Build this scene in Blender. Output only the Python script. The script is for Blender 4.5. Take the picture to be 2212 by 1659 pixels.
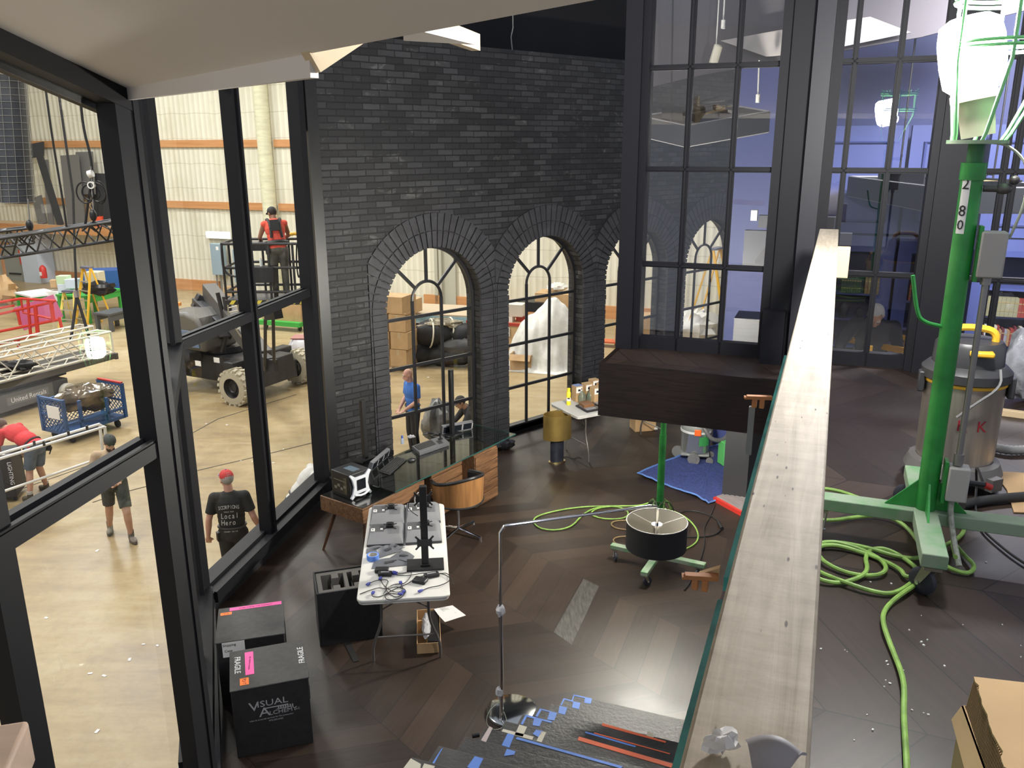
import bpy, bmesh, math, random
from mathutils import Vector as Vec, Matrix, Euler
rnd = random.Random(7)
for o in list(bpy.data.objects): bpy.data.objects.remove(o)
SC = bpy.context.scene; COL = SC.collection
R = math.radians
# ------------------------------------------------------------------ camera
FPX, PIT, ROLL, CX, CY = 1815.0, R(15.95), R(-.19), 1106.0, 829.5
CAM = Vec((0, 0, 4.32))
FW = Vec((0, math.cos(PIT), -math.sin(PIT))); R0 = Vec((1, 0, 0)); D0 = Vec((0, -math.sin(PIT), -math.cos(PIT)))
RT = R0*math.cos(ROLL) - D0*math.sin(ROLL); DN = R0*math.sin(ROLL) + D0*math.cos(ROLL)
cd = bpy.data.cameras.new('camera'); co = bpy.data.objects.new('camera', cd); COL.objects.link(co)
cd.sensor_fit = 'HORIZONTAL'; cd.sensor_width = 36; cd.lens = FPX/2212*36; cd.clip_start = .05; cd.clip_end = 200
m = Matrix((RT, -DN, -FW)).transposed().to_4x4(); m.translation = CAM; co.matrix_world = m
SC.camera = co
# ------------------------------------------------------------------ world, lights, exposure
w = bpy.data.worlds.new('world'); SC.world = w; w.use_nodes = True
w.node_tree.nodes['Background'].inputs[0].default_value = (.8, .86, 1, 1)
w.node_tree.nodes['Background'].inputs[1].default_value = .62
vs = SC.view_settings; vs.view_transform = 'Standard'; vs.look = 'None'; vs.gamma = 1; vs.use_curve_mapping = False; vs.exposure = 0.0
def area(name, loc, size, power, col=(1, .95, .86), rot=(0, 0, 0)):
    l = bpy.data.lights.new(name, 'AREA'); l.shape = 'SQUARE'; l.size = size; l.energy = power; l.color = col
    o = bpy.data.objects.new(name, l); o.location = loc; o.rotation_euler = rot; COL.objects.link(o); return o
for x, y, p in [(-15, 29, 1500), (-8, 26, 1500), (-15, 19, 1500), (-8, 17, 1300), (-13, 11, 1200), (-6.5, 10, 900), (-9, 4, 900), (-1, 24, 1300), (5, 22, 1300)]:
    area('high_bay_light', (x, y, 10), 1.6, p*.53)
area('daylight_fill', (-13, 25, 8.6), 3, 620, (.6, .76, 1))  # unseen cool area lamp, added for the bluish daylight on the concrete
# ------------------------------------------------------------------ pixel -> point on a known plane
def ray(x, y): return FW + RT*((x-CX)/FPX) + DN*((y-CY)/FPX)
def pz(x, y, z=0.0):
    d = ray(x, y); return CAM + d*((z-CAM.z)/d.z)
def pv(x, y, P, az):
    n = Vec((math.cos(R(az)), -math.sin(R(az)), 0)); d = ray(x, y); return CAM + d*((Vec(P)-CAM).dot(n)/d.dot(n))
def pY(x, y, Y):
    d = ray(x, y); return CAM + d*(Y/d.y)
def azv(a): return Vec((math.sin(R(a)), math.cos(R(a)), 0))
ZS, ZM = -1.5, 2.72          # stage floor and mezzanine floor
RA = 20.75                   # azimuth of the railing
U, W = azv(RA), azv(RA+90)
def uw(u, v, z=0): return U*u + W*v + Vec((0, 0, z))
RRZ = -R(RA)                 # rotation about z that turns local y into U
# ------------------------------------------------------------------ mesh helper
class MB:
    def __init__(s): s.v = []; s.f = []
    def add(s, vs, fs, m=0, sm=False):
        b = len(s.v); s.v += [Vec(v) for v in vs]; s.f += [([i+b for i in f], m, sm) for f in fs]; return s
    def box(s, c, d, rot=None, m=0):
        c = Vec(c); h = Vec(d)/2; M = rot if rot is not None else Matrix.Identity(3)
        if isinstance(rot, (int, float)): M = Matrix.Rotation(rot, 3, 'Z')
        elif isinstance(rot, tuple): M = Euler(rot).to_matrix()
        vs = [c + M @ Vec((h.x*i, h.y*j, h.z*k)) for k in (-1, 1) for j in (-1, 1) for i in (-1, 1)]
        return s.hexa(vs, m)
    def hexa(s, vs, m=0): return s.add(vs, [(0, 2, 3, 1), (4, 5, 7, 6), (0, 1, 5, 4), (2, 6, 7, 3), (0, 4, 6, 2), (1, 3, 7, 5)], m)
    def beam(s, a, b, w, h, up=(0, 0, 1), m=0):
        a, b = Vec(a), Vec(b); d = (b-a).normalized(); u = Vec(up)
        if abs(d.dot(u)) > .98: u = Vec((0, 1, 0))
        x = d.cross(u).normalized()*w/2; z = x.cross(d).normalized()*h/2
        return s.hexa([a-x-z, a+x-z, b-x-z, b+x-z, a-x+z, a+x+z, b-x+z, b+x+z], m)
    def cyl(s, a, b, r, r1=None, n=14, m=0, cap=True, sm=True):
        a, b = Vec(a), Vec(b); r1 = r if r1 is None else r1; d = (b-a).normalized()
        x = d.orthogonal().normalized(); y = d.cross(x); vs = []
        for p, q in ((a, r), (b, r1)):
            vs += [p + (x*math.cos(t) + y*math.sin(t))*q for t in [2*math.pi*i/n for i in range(n)]]
        s.add(vs, [(i, (i+1) % n, n+(i+1) % n, n+i) for i in range(n)], m, sm)
        if cap: s.add(vs, [tuple(range(n))[::-1], tuple(range(n, 2*n))], m)
        return s
    def tube(s, pts, r, n=8, m=0, closed=False, smooth=0):
        P = [Vec(p) for p in pts]
        for _ in range(smooth):
            Q = [] if closed else [P[0]]
            for i in range(len(P) if closed else len(P)-1):
                a, b = P[i], P[(i+1) % len(P)]; Q += [a*.75+b*.25, a*.25+b*.75]
            P = Q if closed else Q+[P[-1]]
        k = len(P); rs = r if isinstance(r, (list, tuple)) else None; vs = []; x = None
        for i, p in enumerate(P):
            a = P[i-1] if (i or closed) else p; b = P[(i+1) % k] if (i < k-1 or closed) else p
            d = (b-a).normalized() if (b-a).length > 1e-9 else Vec((0, 0, 1))
            x = d.orthogonal() if x is None else x - d*x.dot(d)
            if x.length < 1e-6: x = d.orthogonal()
            x = x.normalized(); y = d.cross(x); q = rs[min(len(rs)-1, int(i*len(rs)/k))] if rs else r
            vs += [p + (x*math.cos(t) + y*math.sin(t))*q for t in [2*math.pi*j/n for j in range(n)]]
        fs = [(i*n+j, i*n+(j+1) % n, ((i+1) % k)*n+(j+1) % n, ((i+1) % k)*n+j) for i in range(k if closed else k-1) for j in range(n)]
        s.add(vs, fs, m, True)
        if not closed: s.add(vs, [tuple(range(n))[::-1], tuple(range((k-1)*n, k*n))], m)
        return s
    def lathe(s, c, prof, n=24, m=0, axis=(0, 0, 1), sx=1, sy=1, sm=True):
        c = Vec(c); z = Vec(axis).normalized(); x = z.orthogonal().normalized() if abs(z.z) < .999 else Vec((1, 0, 0)); y = z.cross(x); vs = []
        for r, h in prof: vs += [c + z*h + x*math.cos(t)*r*sx + y*math.sin(t)*r*sy for t in [2*math.pi*j/n for j in range(n)]]
        k = len(prof)
        return s.add(vs, [(i*n+j, i*n+(j+1) % n, (i+1)*n+(j+1) % n, (i+1)*n+j) for i in range(k-1) for j in range(n)], m, sm)
    def ball(s, c, r, n=12, m=0, rot=None):
        r = Vec((r, r, r)) if isinstance(r, (int, float)) else Vec(r); c = Vec(c); vs = []; k = max(4, n//2)
        M = Euler(rot).to_matrix() if isinstance(rot, tuple) else (rot or Matrix.Identity(3))
        for i in range(1, k):
            p = math.pi*i/k
            vs += [c + M @ Vec((r.x*math.sin(p)*math.cos(t), r.y*math.sin(p)*math.sin(t), -r.z*math.cos(p))) for t in [2*math.pi*j/n for j in range(n)]]
        b = len(vs); vs += [c + M @ Vec((0, 0, -r.z)), c + M @ Vec((0, 0, r.z))]
        fs = [(i*n+j, i*n+(j+1) % n, (i+1)*n+(j+1) % n, (i+1)*n+j) for i in range(k-2) for j in range(n)]
        fs += [(b, (j+1) % n, j) for j in range(n)] + [(b+1, (k-2)*n+j, (k-2)*n+(j+1) % n) for j in range(n)]
        return s.add(vs, fs, m, True)
    def prism(s, poly, vec, m=0):
        P = [Vec(p) for p in poly]; n = len(P); e = Vec(vec); Q = P + [p+e for p in P]
        nrm = Vec((0, 0, 0))
        for i in range(n): nrm += P[i].cross(P[(i+1) % n])
        fl = nrm.dot(e) > 0
        fs = [tuple(range(n)), tuple(range(n, 2*n))[::-1]] + [(i, n+i, n+(i+1) % n, (i+1) % n) for i in range(n)]
        if fl: fs = [f[::-1] for f in fs]
        return s.add(Q, fs, m)
    def grid(s, fn, nu, nv, th=0, m=0):
        vs = [Vec(fn(i/nu, j/nv)) for j in range(nv+1) for i in range(nu+1)]; a = nu+1
        fs = [(j*a+i, j*a+i+1, (j+1)*a+i+1, (j+1)*a+i) for j in range(nv) for i in range(nu)]
        if th:
            nn = [Vec((0, 0, 0)) for _ in vs]
            for f in fs:
                q = (vs[f[1]]-vs[f[0]]).cross(vs[f[3]]-vs[f[0]])
                for i in f: nn[i] += q
            b = len(vs); vs += [p - (q.normalized() if q.length else Vec((0, 0, 1)))*th for p, q in zip(vs, nn)]
            bd = [i for i in range(nu)] + [j*a+nu for j in range(nv)] + [nv*a+nu-i for i in range(nu)] + [(nv-j)*a for j in range(nv)]
            fs = fs + [tuple(i+b for i in f)[::-1] for f in fs]
            fs += [(bd[(i+1) % len(bd)], bd[i], bd[i]+b, bd[(i+1) % len(bd)]+b) for i in range(len(bd))]
        return s.add(vs, fs, m, True)
    def build(s, name, mat, parent=None, loc=None, rz=0, bev=0, ang=38):
        me = bpy.data.meshes.new(name); me.from_pydata([tuple(v) for v in s.v], [], [f[0] for f in s.f])
        for i, p in enumerate(me.polygons): p.material_index = s.f[i][1]; p.use_smooth = s.f[i][2]
        for k in (mat if isinstance(mat, (list, tuple)) else [mat]): me.materials.append(k)
        me.update()
        try: me.set_sharp_from_angle(angle=R(ang))
        except Exception: pass
        o = bpy.data.objects.new(name, me); COL.objects.link(o)
        if parent: o.parent = parent
        if loc is not None: o.location = loc
        o.rotation_euler.z = rz
        if bev:
            b = o.modifiers.new('bevel', 'BEVEL'); b.width = bev; b.segments = 2; b.limit_method = 'ANGLE'; b.angle_limit = R(50)
        return o
def tag(o, label=None, cat=None, group=None, kind=None):
    if label: o['label'] = label
    if cat: o['category'] = cat
    if group: o['group'] = group
    if kind: o['kind'] = kind
    return o
def thing(name, label, cat, loc=(0, 0, 0), rz=0, group=None):
    o = bpy.data.objects.new(name, None); COL.objects.link(o); o.location = loc; o.rotation_euler.z = rz; o.empty_display_size = .1
    return tag(o, label, cat, group)
def struct(name, mb, mat, parent=None, label=None, **k):
    o = mb.build(name, mat, parent, **k)
    if not parent: tag(o, label, None, None, 'structure')
    return o
def dup(root, loc, rz=None, label=None, group=None):
    c = root.copy(); COL.objects.link(c); c.location = loc
    if rz is not None: c.rotation_euler.z = rz
    if label: c['label'] = label
    if group: c['group'] = group
    for ch in list(root.children):
        d = ch.copy(); COL.objects.link(d); d.parent = c
        for g in list(ch.children):
            e = g.copy(); COL.objects.link(e); e.parent = d
    return c
def text(body, size, mat, parent, loc, rot, name='lettering', ext=.0006, align='CENTER', sx=1.0, shear=0, M=None):
    cu = bpy.data.curves.new('t', 'FONT'); cu.body = body; cu.size = size; cu.extrude = ext; cu.align_x = align; cu.align_y = 'CENTER'; cu.shear = shear
    cu.resolution_u = 2
    t = bpy.data.objects.new('t', cu); COL.objects.link(t)
    bpy.context.view_layer.update()
    me = bpy.data.meshes.new_from_object(t.evaluated_get(bpy.context.evaluated_depsgraph_get()))
    bpy.data.objects.remove(t); bpy.data.curves.remove(cu)
    for v in me.vertices: v.co.x *= sx
    me.materials.clear(); me.materials.append(mat); me.name = name
    o = bpy.data.objects.new(name, me); COL.objects.link(o); o.parent = parent
    if M is not None: o.matrix_local = M
    else: o.location = loc; o.rotation_euler = rot
    return o
# ------------------------------------------------------------------ materials
MATS = {}
def M(name, col=(.5, .5, .5), rough=.5, metal=0, var=0, sc=6, bump=0, bsc=40, spec=.5, emit=0, alpha=1, col2=None, thr=.5, coat=0, stretch=None, detail=5):
    if name in MATS: return MATS[name]
    m = bpy.data.materials.new(name); m.use_nodes = True; nt = m.node_tree; N = nt.nodes; L = nt.links; b = N['Principled BSDF']
    b.inputs['Base Color'].default_value = (*col, 1); b.inputs['Roughness'].default_value = rough; b.inputs['Metallic'].default_value = metal
    b.inputs['Specular IOR Level'].default_value = spec; b.inputs['Coat Weight'].default_value = coat
    if emit: b.inputs['Emission Color'].default_value = (*col, 1); b.inputs['Emission Strength'].default_value = emit
    if alpha < 1: b.inputs['Alpha'].default_value = alpha
    if var or col2 or bump:
        tc = N.new('ShaderNodeTexCoord'); mp = N.new('ShaderNodeMapping'); L.new(tc.outputs['Object'], mp.inputs[0])
        if stretch: mp.inputs['Scale'].default_value = stretch
    if var or col2:
        n = N.new('ShaderNodeTexNoise'); n.inputs['Scale'].default_value = sc; n.inputs['Detail'].default_value = detail; L.new(mp.outputs[0], n.inputs['Vector'])
        r = N.new('ShaderNodeValToRGB'); L.new(n.outputs['Fac'], r.inputs[0])
        c2 = col2 or tuple(min(1, c*(1+var)) for c in col); c1 = col if col2 else tuple(c*(1-var) for c in col)
        w_ = .18
        r.color_ramp.elements[0].position = max(0, thr-w_); r.color_ramp.elements[1].position = min(1, thr+w_)
        r.color_ramp.elements[0].color = (*c1, 1); r.color_ramp.elements[1].color = (*c2, 1)
        L.new(r.outputs[0], b.inputs['Base Color'])
    if bump:
        n2 = N.new('ShaderNodeTexNoise'); n2.inputs['Scale'].default_value = bsc; n2.inputs['Detail'].default_value = 3; L.new(mp.outputs[0], n2.inputs['Vector'])
        bp = N.new('ShaderNodeBump'); bp.inputs['Strength'].default_value = bump; bp.inputs['Distance'].default_value = .02; L.new(n2.outputs['Fac'], bp.inputs['Height']); L.new(bp.outputs[0], b.inputs['Normal'])
    MATS[name] = m; return m
class NT:
    """tiny node-expression helper"""
    def __init__(s, name):
        s.m = bpy.data.materials.new(name); s.m.use_nodes = True; s.N = s.m.node_tree.nodes; s.L = s.m.node_tree.links; s.b = s.N['Principled BSDF']
        s.tc = s.N.new('ShaderNodeTexCoord'); MATS[name] = s.m
    def lk(s, a, i):
        if isinstance(a, (int, float)): i.default_value = a
        elif isinstance(a, tuple): i.default_value = a
        else: s.L.new(a, i)
    def ma(s, op, a, b=0.0, c=0.0):
        n = s.N.new('ShaderNodeMath'); n.operation = op; s.lk(a, n.inputs[0]); s.lk(b, n.inputs[1]); s.lk(c, n.inputs[2]); return n.outputs[0]
    def comb(s, x, y, z=0.0):
        n = s.N.new('ShaderNodeCombineXYZ'); s.lk(x, n.inputs[0]); s.lk(y, n.inputs[1]); s.lk(z, n.inputs[2]); return n.outputs[0]
    def sep(s, v):
        n = s.N.new('ShaderNodeSeparateXYZ'); s.L.new(v, n.inputs[0]); return n.outputs
    def map(s, v, loc=(0, 0, 0), rot=(0, 0, 0), sc=(1, 1, 1)):
        n = s.N.new('ShaderNodeMapping'); s.L.new(v, n.inputs[0]); n.inputs[1].default_value = loc; n.inputs[2].default_value = rot; n.inputs[3].default_value = sc; return n.outputs[0]
    def noise(s, v, sc=5, det=4, rough=.5, dist=0):
        n = s.N.new('ShaderNodeTexNoise'); s.L.new(v, n.inputs['Vector']); n.inputs['Scale'].default_value = sc; n.inputs['Detail'].default_value = det; n.inputs['Roughness'].default_value = rough; n.inputs['Distortion'].default_value = dist; return n.outputs['Fac']
    def white(s, v):
        n = s.N.new('ShaderNodeTexWhiteNoise'); s.L.new(v, n.inputs['Vector']); return n.outputs['Value']
    def ramp(s, f, *st):
        n = s.N.new('ShaderNodeValToRGB'); s.L.new(f, n.inputs[0]); e = n.color_ramp.elements
        while len(e) < len(st): e.new(.5)
        for q, (p, c) in zip(e, st): q.position = p; q.color = (*c, 1) if len(c) == 3 else c
        return n.outputs[0]
    def mix(s, f, a, b, mode='MIX'):
        n = s.N.new('ShaderNodeMix'); n.data_type = 'RGBA'; n.blend_type = mode; s.lk(f, n.inputs[0])
        for k, i in ((a, 6), (b, 7)):
            if isinstance(k, tuple): n.inputs[i].default_value = (*k, 1) if len(k) == 3 else k
            else: s.L.new(k, n.inputs[i])
        return n.outputs[2]
    def bump(s, h, st=.5, dist=.01):
        n = s.N.new('ShaderNodeBump'); s.L.new(h, n.inputs['Height']); n.inputs['Strength'].default_value = st; n.inputs['Distance'].default_value = dist; s.L.new(n.outputs[0], s.b.inputs['Normal'])
    def out(s, col=None, rough=None):
        if col is not None: s.lk(col, s.b.inputs['Base Color'])
        if rough is not None: s.lk(rough, s.b.inputs['Roughness'])
        return s.m
def glass_mat(name, tint=(1, 1, 1), ior=1.5, rough=0.0, gcol=(1, 1, 1)):
    m = bpy.data.materials.new(name); m.use_nodes = True; N = m.node_tree.nodes; L = m.node_tree.links; N.remove(N['Principled BSDF'])
    o = N['Material Output']; t = N.new('ShaderNodeBsdfTransparent'); t.inputs[0].default_value = (*tint, 1)
    g = N.new('ShaderNodeBsdfGlossy'); g.inputs['Roughness'].default_value = rough; g.inputs['Color'].default_value = (*gcol, 1)
    f = N.new('ShaderNodeLayerWeight'); f.inputs[0].default_value = .5; x = N.new('ShaderNodeMixShader'); f0 = ((ior-1)/(ior+1))**2
    p = N.new('ShaderNodeMath'); p.operation = 'POWER'; L.new(f.outputs['Facing'], p.inputs[0]); p.inputs[1].default_value = 5
    q = N.new('ShaderNodeMath'); q.operation = 'MULTIPLY_ADD'; L.new(p.outputs[0], q.inputs[0]); q.inputs[1].default_value = 1-f0; q.inputs[2].default_value = f0*1.8
    L.new(q.outputs[0], x.inputs[0]); L.new(t.outputs[0], x.inputs[1]); L.new(g.outputs[0], x.inputs[2]); L.new(x.outputs[0], o.inputs[0]); MATS[name] = m; return m
def chevron(name, az, col_w, plank_w, slope, c1, c2, rough, off=(0, 0)):
    n = NT(name); o = n.map(n.tc.outputs['Object'], loc=(off[0], off[1], 0), rot=(0, 0, R(az)))   # local y runs along the column
    x, y, z = n.sep(o)
    xc = n.ma('DIVIDE', x, col_w); ci = n.ma('FLOOR', xc); par = n.ma('SUBTRACT', n.ma('MULTIPLY', n.ma('PINGPONG', ci, 1.0), 2.0), 1.0)
    fx = n.ma('MULTIPLY', n.ma('SUBTRACT', xc, ci), col_w)
    v = n.ma('ADD', y, n.ma('MULTIPLY', n.ma('MULTIPLY', fx, par), slope))
    shift = n.ma('MULTIPLY', n.ma('PINGPONG', ci, 1.0), col_w*slope); v = n.ma('SUBTRACT', v, shift)
    pw = plank_w*math.hypot(1, slope); vi = n.ma('FLOOR', n.ma('DIVIDE', v, pw)); fv = n.ma('SUBTRACT', n.ma('DIVIDE', v, pw), vi)
    h = n.white(n.comb(ci, vi, 0.0))
    al = n.ma('MULTIPLY', fx, math.hypot(1, slope))
    gv = n.comb(n.ma('MULTIPLY', al, 1.3), n.ma('MULTIPLY', v, 16.0), n.ma('MULTIPLY', h, 37.0))
    g = n.noise(gv, 2.2, 5, .6, .7); big = n.noise(n.tc.outputs['Object'], .9, 3)
    mixf = n.ma('ADD', n.ma('ADD', n.ma('MULTIPLY', n.ma('POWER', h, 1.5), .5), n.ma('MULTIPLY', g, .55)), n.ma('MULTIPLY', big, .2))
    col = n.ramp(mixf, (.25, c1), (.6, tuple((a+b)/2 for a, b in zip(c1, c2))), (1.0, c2))
    edge = n.ma('MINIMUM', n.ma('MINIMUM', fv, n.ma('SUBTRACT', 1.0, fv)), n.ma('MULTIPLY', n.ma('MINIMUM', fx, n.ma('SUBTRACT', col_w, fx)), 1/plank_w))
    gap = n.ma('LESS_THAN', edge, .012)
    col = n.mix(gap, col, (.006, .005, .005))
    n.bump(n.ma('SUBTRACT', n.ma('MULTIPLY', g, .3), gap), .25, .004)
    ro = n.ma('ADD', n.ma('MULTIPLY', n.noise(n.tc.outputs['Object'], 1.7, 4), .3), rough-.12)
    return n.out(col, ro)
BLK = M('black_paint', (.012, .012, .014), .42); BLK2 = M('black_satin', (.02, .02, .023), .35); DARKGREY = M('dark_grey_paint', (.035, .035, .04), .5)
BPL = M('black_plastic', (.01, .01, .011), .45); GPL = M('grey_plastic', (.15, .15, .16), .5); CHR = M('chrome', (.8, .8, .82), .09, 1)
STEEL = M('steel', (.5, .5, .52), .3, 1, var=.15); ALU = M('aluminium', (.62, .6, .55), .38, 1); WHT = M('white_paint', (.75, .74, .71), .5); RUB = M('rubber', (.02, .02, .02), .8)
CARD = M('cardboard', (.46, .30, .15), .85, var=.12, sc=3); PINE = M('pine', (.58, .42, .25), .6, var=.15, sc=3, stretch=(1, 1, 8)); YEL = M('yellow_paint', (.75, .42, .03), .4)
GRN = M('green_paint', (.03, .27, .05), .4, var=.25, sc=9); GDUST = M('dusty_green_paint', (.28, .36, .25), .7, col2=(.05, .3, .07), thr=.66, sc=7)
GLASS = glass_mat('window_glass', (.97, .98, .97), 1.5); GLASSP = glass_mat('partition_glass', (.90, .91, .94), 1.6); PAPER = M('paper', (.8, .79, .76), .7)
PVC = M('white_pvc', (.72, .71, .66), .45); REDP = M('red_paint', (.5, .03, .02), .45); BLUEP = M('blue_paint', (.03, .09, .27), .45); ORG = M('orange_plastic', (.75, .13, .02), .4)
# ================================================================== SETTING
# floors
FLOOR = chevron('chevron_floor', -42, .936, .22, .535, (.012, .0075, .0055), (.05, .031, .021), .42, (.796, -.069))
FLOORM = chevron('chevron_floor_upper', 113, .95, .23, .62, (.016, .010, .008), (.058, .037, .027), .40, (1.345, .0274))
n = NT('concrete'); c = n.noise(n.tc.outputs['Object'], .35, 7, .62, .8); c2 = n.noise(n.map(n.tc.outputs['Object'], rot=(0, 0, .6), sc=(1, 5, 1)), .8, 5, .6, .5)
sc_ = n.noise(n.map(n.tc.outputs['Object'], rot=(0, 0, .55), sc=(.25, 9, 1)), 1.4, 2); fine = n.noise(n.tc.outputs['Object'], 9, 6, .7)
col = n.ramp(n.ma('ADD', n.ma('MULTIPLY', c, .6), n.ma('MULTIPLY', c2, .4)), (.33, (.23, .165, .09)), (.5, (.36, .27, .14)), (.66, (.43, .35, .215)))
col = n.mix(n.ramp(sc_, (.71, (0, 0, 0)), (.76, (.5, .5, .5))), col, (.46, .40, .27)); col = n.mix(n.ramp(fine, (.45, (0, 0, 0)), (.8, (.35, .35, .35))), col, (.16, .12, .075))
CONC = n.out(col, n.ma('ADD', n.ma('MULTIPLY', c, .35), .22)); n.b.inputs['Specular IOR Level'].default_value = .35
b = MB().prism([(-3.1, 3, -.12), (-1.2, 1.2, -.12), (2.2, -1.5, -.12), (12, -1.5, -.12), (12, 16.8, -.12), (5.6, 17.2, -.12), (-2.42, 10.1, -.12), (-2.98, 7.2, -.12), (-2.15, 4.8, -.12)], (0, 0, .12))
struct('floor', b, FLOOR)
QP = [pz(x, y, .0) for x, y in ((1196, 1366), (1260.6, 1250), (1293.7, 1266.6), (1235, 1393))]
GP = M('grey_plank', (.028, .025, .023), .5, col2=(.085, .078, .07), sc=5, thr=.5, stretch=(9, 1.5, 1))
struct('floor', MB().prism(QP, (0, 0, .0012)), GP)
struct('floor', MB().box((-5, 17, ZS-.05), (60, 50, .1)), CONC)
mz = [uw(u, v, ZM-.40) for u, v in [(-1.5, -1.0), (-1.5, 6.5), (7.0, 6.5), (7.0, -1.40), (6.86, -1.535), (6.0, -1.535), (5.95, -.23), (.86, -.23), (.86, -1.0)]]
struct('floor', MB().prism(mz, (0, 0, .40)), FLOORM)
n = NT('dark_fascia_wood'); g = n.noise(n.map(n.tc.outputs['Object'], sc=(2, 2, 30)), 2.5, 4)
FASC = n.out(n.ramp(g, (.35, (.009, .005, .004)), (.7, (.022, .012, .009))), .38)
FZ = ZM-.205
b = MB().prism([uw(5.975, -1.56, FZ-.2), uw(5.925, -.23, FZ-.2), uw(5.955, -.23, FZ-.2), uw(6.0, -1.535, FZ-.2), uw(6.86, -1.535, FZ-.2), uw(6.86, -1.56, FZ-.2)][:6], (0, 0, .412))
struct('trim_1', b, FASC)
struct('trim_2', MB().beam(uw(.86, -.245, FZ), uw(5.93, -.245, FZ), .03, .40), FASC)
# brick wall with four arched openings; local x along the wall, local y away from the room
WO = Vec((-2.33, 10.14, 0)); WRZ = R(90-48.4); HW, SPR, TOPZ, TH = .81, 2.2, 5.55, .34
ARC = [1.73+2.108*i for i in range(4)]; WEND = 11.6
n = NT('black_brick'); x, y, z = n.sep(n.tc.outputs['Object']); vv = n.comb(n.ma('ADD', x, y), z)
dist = n.noise(n.tc.outputs['Object'], 7, 3); vv2 = n.comb(n.ma('ADD', n.ma('ADD', x, y), n.ma('MULTIPLY', dist, .012)), n.ma('ADD', z, n.ma('MULTIPLY', n.noise(n.map(n.tc.outputs['Object'], loc=(3, 1, 7)), 6, 3), .014)))
br = n.N.new('ShaderNodeTexBrick'); n.L.new(vv2, br.inputs['Vector']); br.inputs['Scale'].default_value = 1; br.inputs['Brick Width'].default_value = .245; br.inputs['Row Height'].default_value = .0775
br.inputs['Mortar Size'].default_value = .008; br.inputs['Mortar Smooth'].default_value = .35; br.inputs['Bias'].default_value = -.25
br.inputs['Color1'].default_value = (.0105, .0105, .012, 1); br.inputs['Color2'].default_value = (.052, .052, .056, 1); br.inputs['Mortar'].default_value = (.003, .003, .0035, 1)
ns = n.noise(n.tc.outputs['Object'], 13, 6, .65); chalk = n.noise(n.map(n.tc.outputs['Object'], sc=(1, 1, 2.2)), 3.1, 6, .7, .5)
col = n.mix(n.ramp(ns, (.35, (0, 0, 0)), (.75, (1, 1, 1))), br.outputs['Color'], (.8, .8, .8), 'MULTIPLY')
col = n.mix(n.ma('MULTIPLY', n.ramp(chalk, (.58, (0, 0, 0)), (.70, (.8, .8, .8))), n.ma('SUBTRACT', 1.0, br.outputs['Fac'])), col, (.12, .117, .112))
n.bump(n.ma('ADD', n.ma('MULTIPLY', br.outputs['Fac'], -1.0), n.ma('MULTIPLY', ns, .5)), .9, .014)
BRICK = n.out(col, .62)
n = NT('black_arch_brick'); ns = n.noise(n.tc.outputs['Object'], 5, 6, .7, .4); ns2 = n.noise(n.tc.outputs['Object'], 30, 4)
ARCHB = n.out(n.ramp(ns, (.3, (.018, .018, .021)), (.55, (.036, .036, .041)), (.8, (.075, .075, .08))), .6); n.bump(ns2, .35, .006)
b = MB()
def q4(a, c, d, e): b.add([a, c, d, e], [(0, 1, 2, 3)])
prev = 0
NSEG = 24
for c0 in ARC:
    l, r_ = c0-HW, c0+HW
    for yy, fl in ((0, 1), (TH, -1)):
        def Q(*p):
            P = [(a, yy, cz) for a, cz in p]; b.add(P if fl > 0 else P[::-1], [(0, 1, 2, 3)])
        Q((prev, 0), (l, 0), (l, TOPZ), (prev, TOPZ))
        for i in range(NSEG):
            t0, t1 = math.pi*(1-i/NSEG), math.pi*(1-(i+1)/NSEG)
            x0, x1 = c0+HW*math.cos(t0), c0+HW*math.cos(t1)
            Q((x0, SPR+HW*math.sin(t0)), (x1, SPR+HW*math.sin(t1)), (x1, TOPZ), (x0, TOPZ))
        Q((l, 0), (r_, 0), (r_, .06), (l, .06))
    pts = [(l, .06), (l, SPR)] + [(c0-HW*math.cos(math.pi*i/NSEG), SPR+HW*math.sin(math.pi*i/NSEG)) for i in range(1, NSEG)] + [(r_, SPR), (r_, .06), (l, .06)]
    for (xa, za), (xb, zb) in zip(pts, pts[1:]): b.add([(xa, 0, za), (xa, TH, za), (xb, TH, zb), (xb, 0, zb)], [(0, 1, 2, 3)])
    prev = r_
for yy, fl in ((0, 1), (TH, -1)):
    P = [(prev, yy, 0), (WEND, yy, 0), (WEND, yy, TOPZ), (prev, yy, TOPZ)]; b.add(P if fl > 0 else P[::-1], [(0, 1, 2, 3)])
b.add([(0, 0, TOPZ), (WEND, 0, TOPZ), (WEND, TH, TOPZ), (0, TH, TOPZ)], [(0, 1, 2, 3)]); b.add([(0, 0, 0), (0, TH, 0), (0, TH, TOPZ), (0, 0, TOPZ)], [(3, 2, 1, 0)])
struct('wall_brick', b, BRICK, loc=WO, rz=WRZ)
def clip(P, xl, xr):
    for s_, xv in ((1, xl), (-1, xr)):
        Q = []
        for i in range(len(P)):
            a, c = P[i], P[(i+1) % len(P)]; ia, ic = (a[0]-xv)*s_ >= 0, (c[0]-xv)*s_ >= 0
            if ia: Q.append(a)
            if ia != ic: t = (xv-a[0])/(c[0]-a[0]); Q.append((xv, a[1]+(c[1]-a[1])*t))
        P = Q
        if len(P) < 3: return []
    return P
def local_wall(): return dict(loc=WO, rz=WRZ)
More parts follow.
